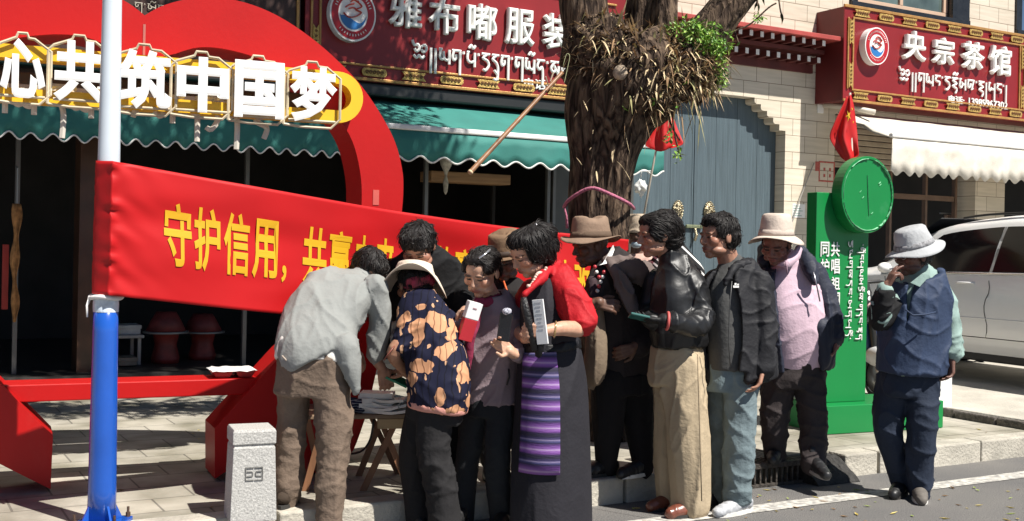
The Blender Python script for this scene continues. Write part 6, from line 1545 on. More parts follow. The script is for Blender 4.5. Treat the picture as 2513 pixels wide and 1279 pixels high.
P.hair([P.he((0, .12, .2), (.365, .39, .32)), P.he((0, -.1, .36), (.28, .24, .13)), P.he((-.25, -.12, .22), (.11, .2, .16)), P.he((.25, -.12, .22), (.11, .2, .16)), P.he((0, .3, -.05), (.3, .22, .3)), P.he((.05, .5, -.15), (.13, .12, .14))], [(.003, (.1, .9, -.2), 60, 5, 1.), (.004, (.1, .9, -.2), 22, 4, 4.)], wh=(.05, .55, -.1), wh_from=False, mess=.12, ln=.10)
hp_m = mat('pin_silver', (.7, .7, .72), .2, .1, metal=.8)
P.raw('hair_pin', tube([P.hp(.12, -.25, .46), P.hp(.2, -.1, .5), P.hp(.22, .1, .52)], .006, 6), hp_m)
P.raw('zip_pull', tube([P.p(1288 - 40, 905, -.16), P.p(1250, 925, -.165), P.p(1244, 945, -.16)], .005, 5), shoe_blk)
P.shoe(1236, 1306, 0, (-.1, -1), ground=0); P.shoe(1134, 1300, .06, (-.2, -1), ground=0)
# ---- man with brown hat hidden behind her
P = Person('person in brown hat half hidden between mauve jacket and red sleeves', 6.2, 1240, 1140, (.20, .11, .08))
to = P.loft([(1240, 960, .05, 70, 46), (1240, 850, .05, 78, 48), (1242, 740, .0, 80, 46), (1243, 700, 0, 54, 38), (1243, 680, 0, 30, 28)])
P.head(1243, 638, -.04, .225, 25, 18, 0); P.B += [P.ch([(1243, 695, 0, 26), (1243, 660, 0, 24)]), to.solid(.82)]
lg = [[(1205, 960, .05, 38), (1204, 1060, .05, 32), (1204, 1128, .05, 27)], [(1278, 960, .05, 38), (1280, 1060, .05, 32), (1280, 1128, .05, 27)]]
ar = [[(1172, 730, .02, 30), (1160, 820, .02, 26), (1170, 890, -.05, 20)], [(1312, 730, .02, 30), (1322, 820, .02, 26), (1312, 890, -.05, 20)]]
for l in lg + ar: P.B.append(P.ch([(q[0], q[1], q[2], q[3] * .7) for q in l]))
for q in (1170, 1312): P.B += hand(P.p(q, 895, -.06), (0, -.2, -1), (0, 1, 0), 1, .18, .4)
P.body()
P.garm('coat', [to.solid(1.02)] + [P.ch(l) for l in ar], cloth('coat_black', (.016, .014, .014)), [(.01, Z_, 8, 2, 2.)])
P.garm('trousers', [P.loft([(1240, 930, .05, 70, 46), (1240, 980, .05, 72, 46)]).solid()] + [P.ch(l) for l in lg], cloth('black_trousers', ()), [(.008, Z_, 8, 3, 1.)], .011)
P.raw('lapel', tube([P.p(1236, 690, -.15), P.p(1244, 715, -.16), P.p(1250, 735, -.17), P.p(1252, 770, -.17)], [.012, .016, .016, .01], 8, .4), mat('collar_orange', (.62, .12, .03), .7, .3, 30))
brn = cloth('hat_brown', (.20, .125, .075), .85, .12, .15, 60)
hat(P, hatM(P, 0, .05, .2, 0, 0), .098, .115, .155, brn, mat('hat_band_dark', (.05, .03, .02), .7), lambda a: .0, .3)
for x in (1204, 1280): P.shoe(x, 1140, .05, (0, -1), ground=PAV)
# ---- woman with red sleeves and striped apron
P = Person('woman in a long black dress with red sleeves and a purple striped apron', 5.62, 1355, 1300, (.54, .31, .21), 0)
yw = .75
sk = P.loft([(1352, 1304, 0, 104, 88), (1354, 1200, 0, 101, 84), (1356, 1060, .0, 95, 78), (1356, 950, .0, 90, 72), (1352, 880, .0, 83, 64), (1350, 850, 0, 76, 58), (1348, 800, 0, 74, 56), (1346, 745, -.0, 73, 55), (1344, 708, 0, 60, 46), (1336, 682, 0, 36, 32)], yw)
P.head(1300, 618, -.07, .232, 62, 30, 6, 1.03)
P.B += [P.ch([(1334, 690, 0, 26), (1316, 660, -.02, 24)]), P.loft([(1356, 900, .0, 60, 50), (1350, 850, 0, 60, 48), (1348, 800, 0, 60, 46), (1344, 745, 0, 58, 44), (1338, 705, 0, 38, 34)], yw).solid()]
P.B += [P.ch([(1378, 718, -.05, 25), (1425, 800, -.14, 23), (1380, 806, -.28, 19), (1338, 812, -.33, 14)])] + hand(P.p(1338, 812, -.33), (-1, -.05, .0), (-.1, .9, .1), 1, .175, .85)
P.B += [P.ch([(1305, 720, .12, 22), (1272, 800, .10, 20), (1290, 830, -.1, 15)])] + hand(P.p(1290, 830, -.1), (.3, -.6, .4), (.6, .4, 0), -1, .17, .6)
P.B += [P.ch([(1330, 900, 0, 30), (1330, 1250, 0, 18)]), P.ch([(1385, 900, 0, 30), (1385, 1250, 0, 18)])]
P.body()
red = cloth('blouse_red', (.42, .006, .012), .7, .06, .25, 40, spec=.35)
sleeve = [(1376, 684, -.02, 40), (1396, 730, -.08, 45), (1432, 788, -.16, 37)]
P.garm('blouse', [P.ch(sleeve), P.ch([(1305, 715, .12, 34), (1276, 780, .12, 30)]), P.ch([(1366, 648, .04, 11), (1340, 670, -.12, 11), (1316, 695, -.20, 11), (1288, 724, -.23, 9)]), P.ch([(1366, 648, .05, 11), (1345, 648, .12, 11), (1310, 668, .10, 10)])], red,
       [(.012, (.4, -.4, -.8), 14, 4, 2.), (.016, (1, 0, -.4), 20, 5, 7., P.p(1425, 770, -.15), .12)], .008)
drs = cloth('dress_black', (.020, .019, .024), .8, .1, .15, 60)
vi = len(sk.R)
P.garm('dress', [sk.solid()], drs, [(.012, (.02, 0, 1), 5, .5, 3.), (.008, (1, 0, .1), 12, 5, 4., P.p(1350, 830, 0), .15)], .010)
P.garm('sash', [P.loft([(1352, 862, 0, 81, 63), (1350, 838, 0, 79, 61)], yw).solid()], cloth('sash_black', (.008, .008, .010), .5), [(.005, X_, 20, 4, 1.)])
def apron_mat():
    m, t, b = nt('apron_stripes'); N, L = t.nodes, t.links
    tc = N.new('ShaderNodeTexCoord'); sp = N.new('ShaderNodeSeparateXYZ'); L.new(tc.outputs['Object'], sp.inputs[0])
    def fr(k, o):
        a = N.new('ShaderNodeMath'); a.operation = 'MULTIPLY_ADD'; a.inputs[1].default_value = k; a.inputs[2].default_value = o; L.new(sp.outputs['Z'], a.inputs[0])
        f = N.new('ShaderNodeMath'); f.operation = 'FRACT'; L.new(a.outputs[0], f.inputs[0]); return f
    r = N.new('ShaderNodeValToRGB'); r.color_ramp.interpolation = 'LINEAR'; e = r.color_ramp.elements
    e[0].position = 0; e[0].color = (.012, .010, .03, 1); e[1].position = 1; e[1].color = (.012, .01, .03, 1)
    for p_, c in ((.12, (.02, .012, .05)), (.2, (.16, .05, .26)), (.3, (.24, .10, .36)), (.36, (.40, .28, .48)), (.42, (.22, .09, .34)), (.55, (.10, .03, .18)), (.66, (.02, .015, .06)), (.74, (.05, .05, .16)), (.8, (.22, .18, .32)), (.86, (.03, .02, .09))):
        k = e.new(p_); k.color = (*c, 1)
    L.new(fr(9.6, .1).outputs[0], r.inputs[0]); L.new(r.outputs[0], b.inputs['Base Color']); b.inputs['Roughness'].default_value = .7
    n = N.new('ShaderNodeTexNoise'); n.inputs['Scale'].default_value = 90; mp = N.new('ShaderNodeMapping'); mp.inputs['Scale'].default_value = (.3, .3, 3); L.new(tc.outputs['Object'], mp.inputs[0]); L.new(mp.outputs[0], n.inputs[0])
    bp = N.new('ShaderNodeBump'); bp.inputs['Strength'].default_value = .3; bp.inputs['Distance'].default_value = .01; L.new(n.outputs[0], bp.inputs['Height']); L.new(bp.outputs[0], b.inputs['Normal']); return m
i0 = min(range(vi), key=lambda i: abs(sk.R[i][2] - at(1320, 1162, 5.4).z)); i1 = min(range(vi), key=lambda i: abs(sk.R[i][2] - at(1320, 862, 5.5).z))
P.raw('apron', sk.patch(172, 249, i0, i1, .014, .006, 30, lambda u: (178, 243 + 2 * u)), apron_mat())
P.garm('sash_tail', [P.ch([(1318, 800, -.30, 12), (1322, 840, -.30, 14), (1322, 870, -.29, 10)])], cloth('sash_black', ()), (), .008)
P.hair([P.he((0, .14, .16), (.38, .41, .36)), P.he((0, -.06, .34), (.32, .30, .18)), P.he((-.26, .06, .10), (.13, .26, .32)), P.he((.26, .06, .10), (.13, .26, .32)), P.he((0, .30, -.1), (.33, .24, .34))] + [ell(P.p(1338, 572, .04), (.055, .055, .048)), ell(P.p(1352, 600, .05), (.04, .045, .05)), ell(P.p(1322, 560, .03), (.05, .05, .03))], [(.004, (.6, .3, -.8), 60, 6, 1.), (.005, (.6, .3, -.8), 20, 4, 4.)], mess=.25, ln=.10, strands=1300)
P.raw('hair_clip', merge([tube(spline([tuple(P.p(x, y, -.05)) for x, y in ((1314, 548), (1322, 562), (1331, 575), (1336, 588))], 4), [.004, .006, .008, .006, .008, .006, .008, .006, .008, .006, .008, .006, .004], 6)]), hp_m)
nk = MB()
for i in range(16):
    t = i / 15; q = P.p(1296 + 44 * t, 702 - 46 * t + 6 * math.sin(t * 9), -.23 + .10 * t); nk.add(ell(q, (.009, .009, .009), None, 7))
P.raw('necklace', (nk.V, nk.F), mat('beads_pale', (.6, .42, .35), .3, .4, 60))
cb = P.p(1362, 809, -.305); P.raw('bracelet', tube([cb + Vector((.004 * math.cos(a), .038 * math.sin(a), .038 * math.cos(a))) for a in np.linspace(0, 6.28, 22)], .0045, 6), mat('bangle', (.6, .42, .2), .25, .1, metal=.7))
P.shoe(1330, 1308, -.1, (-.6, -.6), ground=0); P.shoe(1390, 1308, -.05, (-.6, -.6), ground=0)
# ---- man in the wide brown hat, dark robe over one shoulder
P = Person('man in a wide brown hat and dark robe with a white collar, facing left', 6.38, 1525, 1165, (.14, .075, .052))
to = P.loft([(1530, 940, .02, 74, 60), (1526, 860, .02, 80, 64), (1520, 780, .02, 84, 62), (1514, 710, .0, 80, 56), (1500, 660, -.02, 62, 44), (1482, 625, -.04, 34, 32)], .55)
P.head(1450, 604, -.07, .235, 72, 10, 0); P.B += [P.ch([(1484, 640, -.04, 29), (1462, 615, -.05, 27)]), to.solid(.82)]
ll = [(1498, 930, -.06, 50), (1492, 1040, -.05, 40), (1486, 1152, -.04, 28)]; lr = [(1562, 930, .04, 50), (1566, 1040, .04, 40), (1578, 1148, .0, 28)]
for l in (ll, lr): P.B.append(P.ch([(q[0], q[1], q[2], q[3] * .68) for q in l]))
P.B += [P.ch([(1470, 690, -.12, 22), (1450, 745, -.18, 20), (1470, 742, -.30, 14)])] + hand(P.p(1466, 745, -.3), (.9, -.1, -.1), (0, .9, -.3), 1, .18, .6)
P.B += [P.ch([(1560, 700, .1, 24), (1585, 800, .0, 22), (1560, 850, -.15, 15)])] + hand(P.p(1560, 852, -.16), (-.8, -.2, -.3), (0, 1, 0), 1, .18, .5)
P.body()
robe = cloth('robe_dark', (.030, .024, .024), .85, .1, .2, 60)
P.garm('robe', [to.solid(1.03), P.ch([(1560, 690, .08, 42), (1590, 790, .0, 38), (1570, 850, -.12, 32)]), P.ch([(1478, 680, -.1, 34), (1452, 752, -.16, 28)])], robe, [(.016, (.35, 0, -1), 12, 2, 2., P.p(1540, 700, -.1), .22), (.01, Z_, 9, 2, 6.)], .009)
P.garm('robe_fold', [P.ch([(1494, 640, -.18, 12), (1540, 652, -.17, 24), (1580, 676, -.1, 30), (1604, 700, 0, 24)]), P.ch([(1500, 650, -.2, 14), (1530, 700, -.22, 18), (1550, 760, -.22, 14)])], cloth('robe_brown', (.15, .115, .105), .85, .1, .2, 60), [(.020, (.65, 0, -1), 22, 3, 2.)], .007)
P.garm('hanging_sleeve', [P.ch([(1460, 760, -.22, 22), (1462, 850, -.24, 28), (1458, 915, -.22, 27), (1450, 940, -.2, 16)])], cloth('sleeve_brown', (.20, .15, .105)), [(.012, Z_, 12, 2, 3.)])
P.garm('trousers', [P.loft([(1530, 915, .0, 72, 58), (1530, 965, .0, 76, 58)], .55).solid(), P.ch(ll), P.ch(lr)], cloth('trousers_black', (.012, .011, .012)), [(.010, Z_, 8, 2, 1.)], .010)
P.garm('shirt', [P.ch([(1452, 690, -.18, 14), (1458, 730, -.2, 16)])], cloth('shirt_plum', (.05, .03, .035)), (), .008)
P.raw('shirt_collar', merge([([P.p(1478, 648, -.22), P.p(1504, 602, -.13), P.p(1507, 612, -.1), P.p(1494, 646, -.2), P.p(1470, 652, -.24)], [(0, 1, 2, 3), (0, 3, 4)])]), cloth('collar_white', (.78, .77, .75)), smooth=False, thick=.004)
bd = MB()
for i, (x, y) in enumerate(((1460, 655), (1464, 668), (1470, 680), (1474, 692), (1470, 703), (1466, 714), (1482, 668), (1479, 680))): bd.add(ell(P.p(x, y, -.25), (.011, .011, .011), None, 8), i % 2)
me_ = bpy.data.meshes.new('necklace'); me_.from_pydata(bd.V, [], bd.F); mi_ = list(bd.M)
o = P.fin(me_, 'necklace', [mat('bead_red', (.42, .04, .05), .3), mat('bead_white', (.7, .68, .64), .3)]); me_.polygons.foreach_set('material_index', mi_)
bh = cloth('hat_tan', (.25, .17, .12), .85, .1, .15, 60)
hat(P, hatM(P, 0, .03, .20, -8, 0), .100, .125, .160, bh, cloth('hat_tan_band', (.12, .08, .055)), lambda a: -.012 + .02 * math.sin(a * 2), .35)
P.shoe(1488, 1166, -.04, (-.8, -.5), ground=PAV); P.shoe(1572, 1172, -.02, (-.7, -.65), ground=PAV, sole=sole_wt)
# ---- person in the beige cap further back
P = Person('person in a beige cap with a mask under the chin, at the back', 8.2, 1566, 1070, (.16, .09, .065))
to = P.loft([(1566, 900, 0, 62, 40), (1566, 760, 0, 66, 42), (1566, 672, 0, 66, 38), (1566, 640, 0, 44, 30), (1566, 622, 0, 26, 22)])
P.head(1566, 570, -.03, .225, 15, 8, 0); P.B += [P.ch([(1566, 632, 0, 21), (1566, 600, 0, 19)]), to.solid(.82)]
lg = [[(1540, 900, 0, 32), (1540, 1055, 0, 24)], [(1594, 900, 0, 32), (1594, 1055, 0, 24)]]; ar = [[(1512, 662, 0, 24), (1502, 780, 0, 20), (1506, 850, -.05, 16)], [(1620, 662, 0, 24), (1632, 780, 0, 20), (1626, 850, -.05, 16)]]
for l in lg + ar: P.B.append(P.ch([(q[0], q[1], q[2], q[3] * .7) for q in l]))
for q in (1506, 1626): P.B += hand(P.p(q, 855, -.05), (0, -.2, -1), (0, 1, 0), 1, .18, .4)
P.body()
P.garm('shirt', [to.solid(1.03)] + [P.ch(l) for l in ar], cloth('shirt_blush', (.55, .36, .30)), [(.01, Z_, 8, 2, 2.)])
P.garm('trousers', [P.loft([(1566, 870, 0, 60, 40), (1566, 920, 0, 62, 40)]).solid()] + [P.ch(l) for l in lg], cloth('trousers_plum', (.10, .06, .06)), [(.008, Z_, 8, 2, 1.)], .011)
bc_ = cloth('cap_beige', (.50, .40, .30))
hat(P, hatM(P, 0, .05, .14, -4, 0), .088, .10, .112, bc_, None, lambda a: -.03, 0)
P.raw('mask', merge([ell((0, -.36, -.36), (.19, .10, .11), P.hm)]), cloth('mask_blue', (.45, .55, .62)))
for x in (1540, 1594): P.shoe(x, 1066, 0, (0, -1), ground=PAV)
# ---- person in the striped top behind the leather jacket
P = Person('person in a black and white striped top, hidden behind the woman in black leather', 7.1, 1655, 1130, (.40, .23, .16))
to = P.loft([(1650, 900, 0, 66, 46), (1652, 800, 0, 72, 48), (1654, 690, 0, 74, 44), (1650, 640, 0, 54, 36), (1644, 605, 0, 28, 26)], .2)
P.head(1630, 560, -.05, .22, 40, 10, 0); P.B += [P.ch([(1644, 615, 0, 24), (1634, 590, -.02, 22)]), to.solid(.82)]
lg = [[(1628, 900, 0, 36), (1628, 1115, 0, 26)], [(1682, 900, 0, 36), (1682, 1115, 0, 26)]]; ar = [[(1704, 668, .02, 26), (1716, 770, .02, 22), (1706, 850, -.06, 16)], [(1602, 660, .06, 26), (1592, 770, .05, 22), (1600, 840, -.06, 16)]]
for l in lg + ar: P.B.append(P.ch([(q[0], q[1], q[2], q[3] * .7) for q in l]))
for q in (1706, 1600): P.B += hand(P.p(q, 850, -.07), (0, -.2, -1), (0, 1, 0), 1, .17, .4)
P.body()
P.garm('top', [to.solid(1.03)] + [P.ch(l) for l in ar] + [P.ch([(1650, 605, 0, 30), (1700, 662, .0, 27)])], stripes_mat('stripe_top', (.02, .02, .022), (.66, .65, .63), 9.5, 'Z', .72, (0, math.radians(-42), 0)), [(.006, Z_, 8, 2, 2.)])
P.garm('trousers', [P.loft([(1655, 870, 0, 62, 44), (1655, 920, 0, 64, 44)]).solid()] + [P.ch(l) for l in lg], cloth('black_trousers', ()), (), .011)
P.hair(P.cap_hair())
for x in (1628, 1682): P.shoe(x, 1128, 0, (-.4, -.9), ground=PAV)
# ---- woman in leather jacket and tan trousers
P = Person('woman in a black leather jacket and wide tan trousers, hair in a bun, facing left', 6.05, 1670, 1262, (.40, .215, .145), 0)
to = P.loft([(1668, 850, .0, 70, 52), (1668, 800, .0, 76, 58), (1668, 740, .0, 76, 56), (1662, 690, -.0, 68, 48), (1652, 650, -.01, 46, 38), (1644, 630, -.02, 29, 27)], .8)
P.head(1612, 578, -.06, .232, 74, 6, 0); P.B += [P.ch([(1644, 640, -.02, 25), (1628, 605, -.03, 23)]), to.solid(.82)]
ra = [(1696, 696, -.05, 36), (1720, 770, -.09, 33), (1700, 800, -.20, 31), (1652, 790, -.32, 23)]
P.B += [P.ch([(1700, 695, -.06, 24), (1728, 775, -.10, 21), (1690, 800, -.24, 18), (1640, 788, -.33, 13)])]
la = [(1612, 690, .12, 30), (1590, 760, .1, 26), (1600, 790, -.1, 20)]
P.B += [P.ch([(q[0], q[1], q[2], q[3] * .65) for q in la])]
lr = [(1674, 900, -.03, 56), (1682, 1000, -.04, 54), (1690, 1120, -.04, 52), (1694, 1236, -.03, 47)]; ll = [(1640, 900, .06, 46), (1640, 1000, .1, 42), (1644, 1120, .12, 39), (1650, 1226, .12, 36)]
for l in (lr, ll): P.B.append(P.ch([(q[0], q[1], q[2], q[3] * .6) for q in l]))
P.body()
lea = mat('leather_black', (.010, .010, .011), .46, .3, 8, .12, 25, spec=.5)
P.garm('jacket', [to.solid(1.02), P.ch(ra), P.ch(la), P.ch([(1650, 668, .02, 38), (1694, 694, -.04, 38)]), P.ch([(1644, 628, -.02, 32), (1648, 645, -.02, 34)])], lea,
       [(.013, (.2, -.2, 1), 11, 2.2, 2.), (.014, (.5, 0, -.8), 11, 3, 5., P.p(1715, 770, -.1), .2), (.005, (1, 0, .2), 14, 4, 8.)], .008)
P.garm('glove', hand(P.p(1636, 788, -.33), (-1, -.1, .02), (.0, .3, 1), 1, .185, .3) + [P.ch([(1650, 790, -.32, 18), (1630, 787, -.335, 19)])], cloth('glove_black', (.012, .012, .013), .6), (), .005, 2)
cb = P.p(1638, 788, -.335); P.raw('bracelet', tube([cb + Vector((.004 * math.cos(a), .043 * math.sin(a), .043 * math.cos(a))) for a in np.linspace(0, 6.28, 22)], .008, 6), mat('bracelet_red', (.55, .10, .09), .6))
tan = cloth('trousers_tan', (.42, .335, .225), .85, .06, .2, 60)
P.garm('trousers', [P.loft([(1662, 848, .01, 64, 52), (1662, 900, .02, 68, 56), (1662, 940, .02, 66, 54)], .8).solid(), P.ch(lr), P.ch(ll)], tan, [(.016, (.06, 0, 1), 6, 1.1, 2.), (.014, (1, 0, .45), 9, 4, 5., P.p(1665, 980, -.1), .22), (.010, (.2, 0, 1), 12, 3, 4.)])
P.raw('side_seam', tube([P.p(x, y, -.30) for x, y in ((1712, 870), (1714, 950), (1718, 1080), (1722, 1230))], .003, 4), cloth('seam_tan', (.3, .23, .15)))
bnn = [P.he((0, .14, .16), (.375, .42, .36)), P.he((0, -.10, .34), (.30, .28, .16)), P.he((-.26, -.05, .12), (.12, .24, .28)), P.he((.26, -.05, .12), (.12, .24, .28)), P.he((0, .38, .12), (.27, .26, .3)), P.he((0, .32, -.14), (.26, .26, .26))]
P.hair(bnn + [ell(P.p(1646, 556, .0), (.055, .05, .06)), ell(P.p(1652, 590, .0), (.05, .05, .055))], [(.004, (.8, .1, -.5), 60, 5, 1.), (.006, (.8, .1, -.5), 20, 4, 4.)], wh=(.05, .5, .1), wh_from=False, mess=.2, ln=.10, strands=1300)
P.raw('hair_clip', tube([P.p(1634, 528, -.09), P.p(1640, 536, -.10), P.p(1645, 545, -.10)], .007, 6), hp_m)
lo = mat('loafer_brown', (.16, .05, .03), .3, .2, 20, coat=.3)
P.shoe(1702, 1270, -.04, (-.85, -.5), .26, m=lo, ground=0); P.shoe(1655, 1250, .12, (-.85, -.5), .26, m=lo, ground=0)
# ---- man in black jacket and jeans
P = Person('man in a black jacket over a grey shirt and faded jeans', 6.12, 1810, 1255, (.37, .195, .132), 0)
to = P.loft([(1806, 905, 0, 74, 54), (1806, 840, 0, 76, 56), (1804, 770, 0, 76, 54), (1802, 715, 0, 72, 48), (1798, 670, 0, 52, 38), (1792, 645, 0, 32, 29)], .55)
P.head(1764, 582, -.05, .235, 66, 2, 0); P.B += [P.ch([(1792, 655, 0, 29), (1780, 612, -.02, 27)]), to.solid(.82)]
ra = [(1858, 704, -.05, 36), (1874, 800, -.08, 33), (1872, 900, -.1, 28)]; la = [(1750, 700, .12, 34), (1738, 800, .14, 30), (1748, 890, .05, 26)]
P.B += [P.ch([(q[0], q[1], q[2], q[3] * .65) for q in ra]), P.ch([(q[0], q[1], q[2], q[3] * .65) for q in la])] + hand(P.p(1872, 905, -.12), (-.3, -.2, -1), (-1, 0, 0), 1, .18, .4) + hand(P.p(1750, 895, .04), (.2, -.2, -1), (1, 0, 0), -1, .18, .4)
lr = [(1815, 920, -.03, 48), (1814, 1040, -.04, 42), (1812, 1140, -.03, 40), (1808, 1218, -.02, 37)]; ll = [(1772, 920, .07, 44), (1768, 1040, .1, 38), (1772, 1140, .12, 34), (1776, 1212, .12, 32)]
for l in (lr, ll): P.B.append(P.ch([(q[0], q[1], q[2], q[3] * .7) for q in l]))
P.body(beard=.15)
P.garm('shirt', [to.solid(.98), P.ch([(1796, 650, 0, 34), (1794, 668, 0, 36)])], cloth('shirt_dark_grey', (.075, .075, .074)), [(.008, (.3, 0, 1), 8, 2, 3.)])
jkt = cloth('jacket_black', (.010, .010, .013), .7, .08, .15, 60, spec=.4)
P.garm('jacket', [to.patch(-78, 168, 0, len(to.R) - 3, .012, .03, 40, lambda u: (-128 + 12 * math.sin(u * 3.1) + 8 * (1 - u), 170)), P.ch(ra), P.ch(la), P.ch([(1800, 668, .06, 40), (1862, 700, -.04, 40)]), P.loft([(1822, 935, 0, 78, 52), (1818, 900, 0, 80, 56), (1816, 860, 0, 80, 56)], .55).patch(-112, 160, 0, 10, .0, .025, 30)], jkt,
       [(.014, (.1, 0, 1), 6, 1.5, 2.), (.01, (1, 0, .4), 11, 4, 6.), (.012, (1, 0, .1), 14, 4, 3., P.p(1880, 800, -.1), .12)], .008)
P.garm('hood', [P.ch([(1780, 698, -.17, 8), (1802, 658, -.14, 10), (1830, 650, -.06, 14), (1842, 650, .04, 15), (1815, 645, .14, 13)])], jkt, [(.012, (1, .3, 0), 20, 5, 2.)], .008)
P.raw('chest_logo', merge([box(0, .036, -.002, 0, 0, .011), box(.008, .020, -.002, 0, .014, .024), box(.024, .036, -.002, 0, .014, .020)]), white_l, smooth=False)
lo_ = [c for c in P.root.children if c.name.startswith('chest_logo')][0]
q = P.p(1799, 706, -.26) - P.root.location
A = mverts(lo_.data) + np.array(P.root.location); R_ = np.array(Matrix.Rotation(.45, 3, 'Z')); A = A @ R_.T + np.array(q); lo_.data.vertices.foreach_set('co', A.ravel()); lo_.data.update()
P.raw('zip', tube([P.p(x, y, -.27) for x, y in ((1796, 690), (1790, 760), (1788, 840), (1792, 900))], .003, 5), mat('zip_dark', (.05, .05, .05), .4))
jean = cloth('jeans_faded', (.155, .20, .215), .85, .2, .25, 60)
P.garm('trousers', [P.loft([(1800, 875, .02, 68, 50), (1798, 925, .02, 72, 52), (1796, 960, .02, 70, 50)], .55).solid(), P.ch(lr), P.ch(ll)], jean, [(.010, Z_, 7, 2, 2.), (.016, (1, 0, .25), 16, 5, 5., P.p(1810, 1190, 0), .12), (.01, (1, 0, -.4), 13, 5, 4.)])
P.hair(P.cap_hair() + [P.he((0, -.14, .4), (.27, .24, .14)), P.he((0, .2, .0), (.32, .26, .28)), P.he((0, .05, .45), (.2, .25, .12)), P.he((.05, .26, .46), (.05, .06, .12)), P.he((-.06, .2, .48), (.05, .05, .12)), P.he((.0, .1, .52), (.05, .05, .1))], [(.004, (.4, .2, .9), 60, 14, 2.), (.006, (.5, 0, .7), 24, 9, 6.)])
snk = mat('sneaker_grey', (.38, .39, .41), .6, .3, 40)
P.shoe(1818, 1262, -.02, (-.75, -.6), .29, m=snk, sole=sole_wt, ground=0); P.shoe(1776, 1240, .14, (-.85, -.4), .27, ground=0)
# ---- man in the pink polo
P = Person('man in a pink polo shirt, navy jacket and beige bucket hat, looking down', 6.88, 1945, 1140, (.24, .115, .085))
to = P.loft([(1955, 900, .02, 70, 52), (1956, 850, 0, 76, 60), (1950, 780, -.02, 76, 60), (1942, 710, -.01, 72, 50), (1936, 660, 0, 56, 40), (1928, 632, -.01, 32, 30)], .15)
P.head(1905, 600, -.10, .232, 32, 26, 4, 1.04); P.B += [P.ch([(1928, 645, -.01, 28), (1914, 615, -.04, 26)]), to.solid(.84)]
ra = [(2000, 676, .0, 35), (2034, 770, -.02, 32), (2042, 830, -.05, 27)]; la = [(1880, 670, .06, 32), (1862, 770, .1, 28), (1870, 850, .05, 24)]
P.B += [P.ch([(2000, 680, 0, 23), (2034, 774, -.02, 20), (2046, 835, -.05, 16), (2048, 850, -.06, 13)]), P.ch([(q[0], q[1], q[2], q[3] * .65) for q in la])] + hand(P.p(2048, 832, -.06), (-.15, -.3, -1), (-1, 0, .1), 1, .18, .5) + hand(P.p(1870, 858, .05), (.2, -.2, -1), (1, 0, 0), -1, .18, .4)
lr = [(1986, 920, -.0, 43), (1994, 1020, -.06, 35), (1998, 1080, -.08, 33), (1996, 1138, -.16, 30)]; ll = [(1912, 920, .03, 46), (1902, 1020, .02, 38), (1900, 1120, .04, 30)]
for l in (lr, ll): P.B.append(P.ch([(q[0], q[1], q[2], q[3] * .7) for q in l]))
P.body(beard=.2)
pink = cloth('polo_pink', (.60, .44, .52), .85, .04, .15, 80)
P.garm('polo_shirt', [to.solid(1.0), P.ch([(1928, 640, -.02, 33), (1932, 652, -.02, 36)])], pink, [(.008, (.5, 0, 1), 6, 2, 2.), (.006, (1, 0, .3), 9, 4, 6.)])
P.raw('polo_collar', merge([([P.p(1906, 652, -.19), P.p(1932, 636, -.20), P.p(1958, 600, -.11), P.p(1968, 612, -.09), P.p(1962, 634, -.15), P.p(1938, 660, -.215)], [(0, 1, 5), (1, 2, 3, 4), (1, 4, 5)])]), pink, smooth=True, thick=.006)
P.raw('placket', tube([P.p(1927, 640, -.215), P.p(1931, 655, -.225), P.p(1932, 672, -.232)], .004, 5), cloth('placket_shadow', (.30, .2, .25)))
navy = cloth('jacket_navy', (.020, .024, .042), .65, .08, .15, 60, spec=.4)
P.garm('jacket', [to.patch(-48, 222, 0, len(to.R) - 3, .006, .03, 40, lambda u: (-52 + 22 * u - 6 * math.sin(u * 6), 232 - 12 * u)), P.ch(ra), P.ch(la), P.ch([(1940, 650, .09, 32), (2000, 680, .02, 34)]), P.ch([(1940, 650, .09, 30), (1884, 668, .08, 30)]), P.ch([(1960, 610, .02, 11), (1985, 650, -.1, 20), (1998, 690, -.16, 12)]), P.ch([(2012, 800, -.1, 26), (2022, 880, -.1, 20), (2018, 905, -.1, 8)]), P.ch([(1872, 640, .0, 18), (1874, 610, .08, 16)])], navy,
       [(.012, (.1, 0, 1), 8, 2, 2.), (.012, (1, 0, .2), 16, 5, 6., P.p(2040, 800, 0), .12), (.008, (1, 0, .5), 11, 4, 9.)], .008)
P.raw('zip', tube([P.p(x, y, -.20) for x, y in ((1996, 668), (2004, 700), (2012, 740))], .005, 5), mat('zip_silver', (.4, .4, .42), .3, metal=.8))
tr_ = cloth('trousers_umber', (.040, .032, .032), .8, .1, .2, 60)
P.garm('trousers', [P.loft([(1952, 872, .02, 70, 52), (1950, 920, .02, 74, 54), (1950, 950, .02, 70, 50)], .15).solid(), P.ch(lr), P.ch(ll)], tr_, [(.010, Z_, 7, 2, 2.), (.016, (1, 0, .3), 14, 5, 5., P.p(1990, 1090, 0), .14), (.012, (1, 0, -.35), 12, 4, 4.)])
P.hair([P.he((0, .14, .06), (.35, .38, .30))])
hs = cloth('hat_sand', (.56, .47, .40), .85, .07, .2, 60)
hat(P, hatM(P, .0, .04, .235, -24, -3), .099, .135, .164, hs, cloth('hat_sand_band', (.50, .42, .36)), lambda a: -.03 - .022 * math.cos(2 * a), 0, taper=.86)
P.shoe(1902, 1138, .04, (-.3, -.9), ground=PAV); P.shoe(1996, 1158, -.16, (.15, -.95, -.10), .28, ground=PAV - .02, sole=mat('sole_grey', (.25, .24, .23), .8))
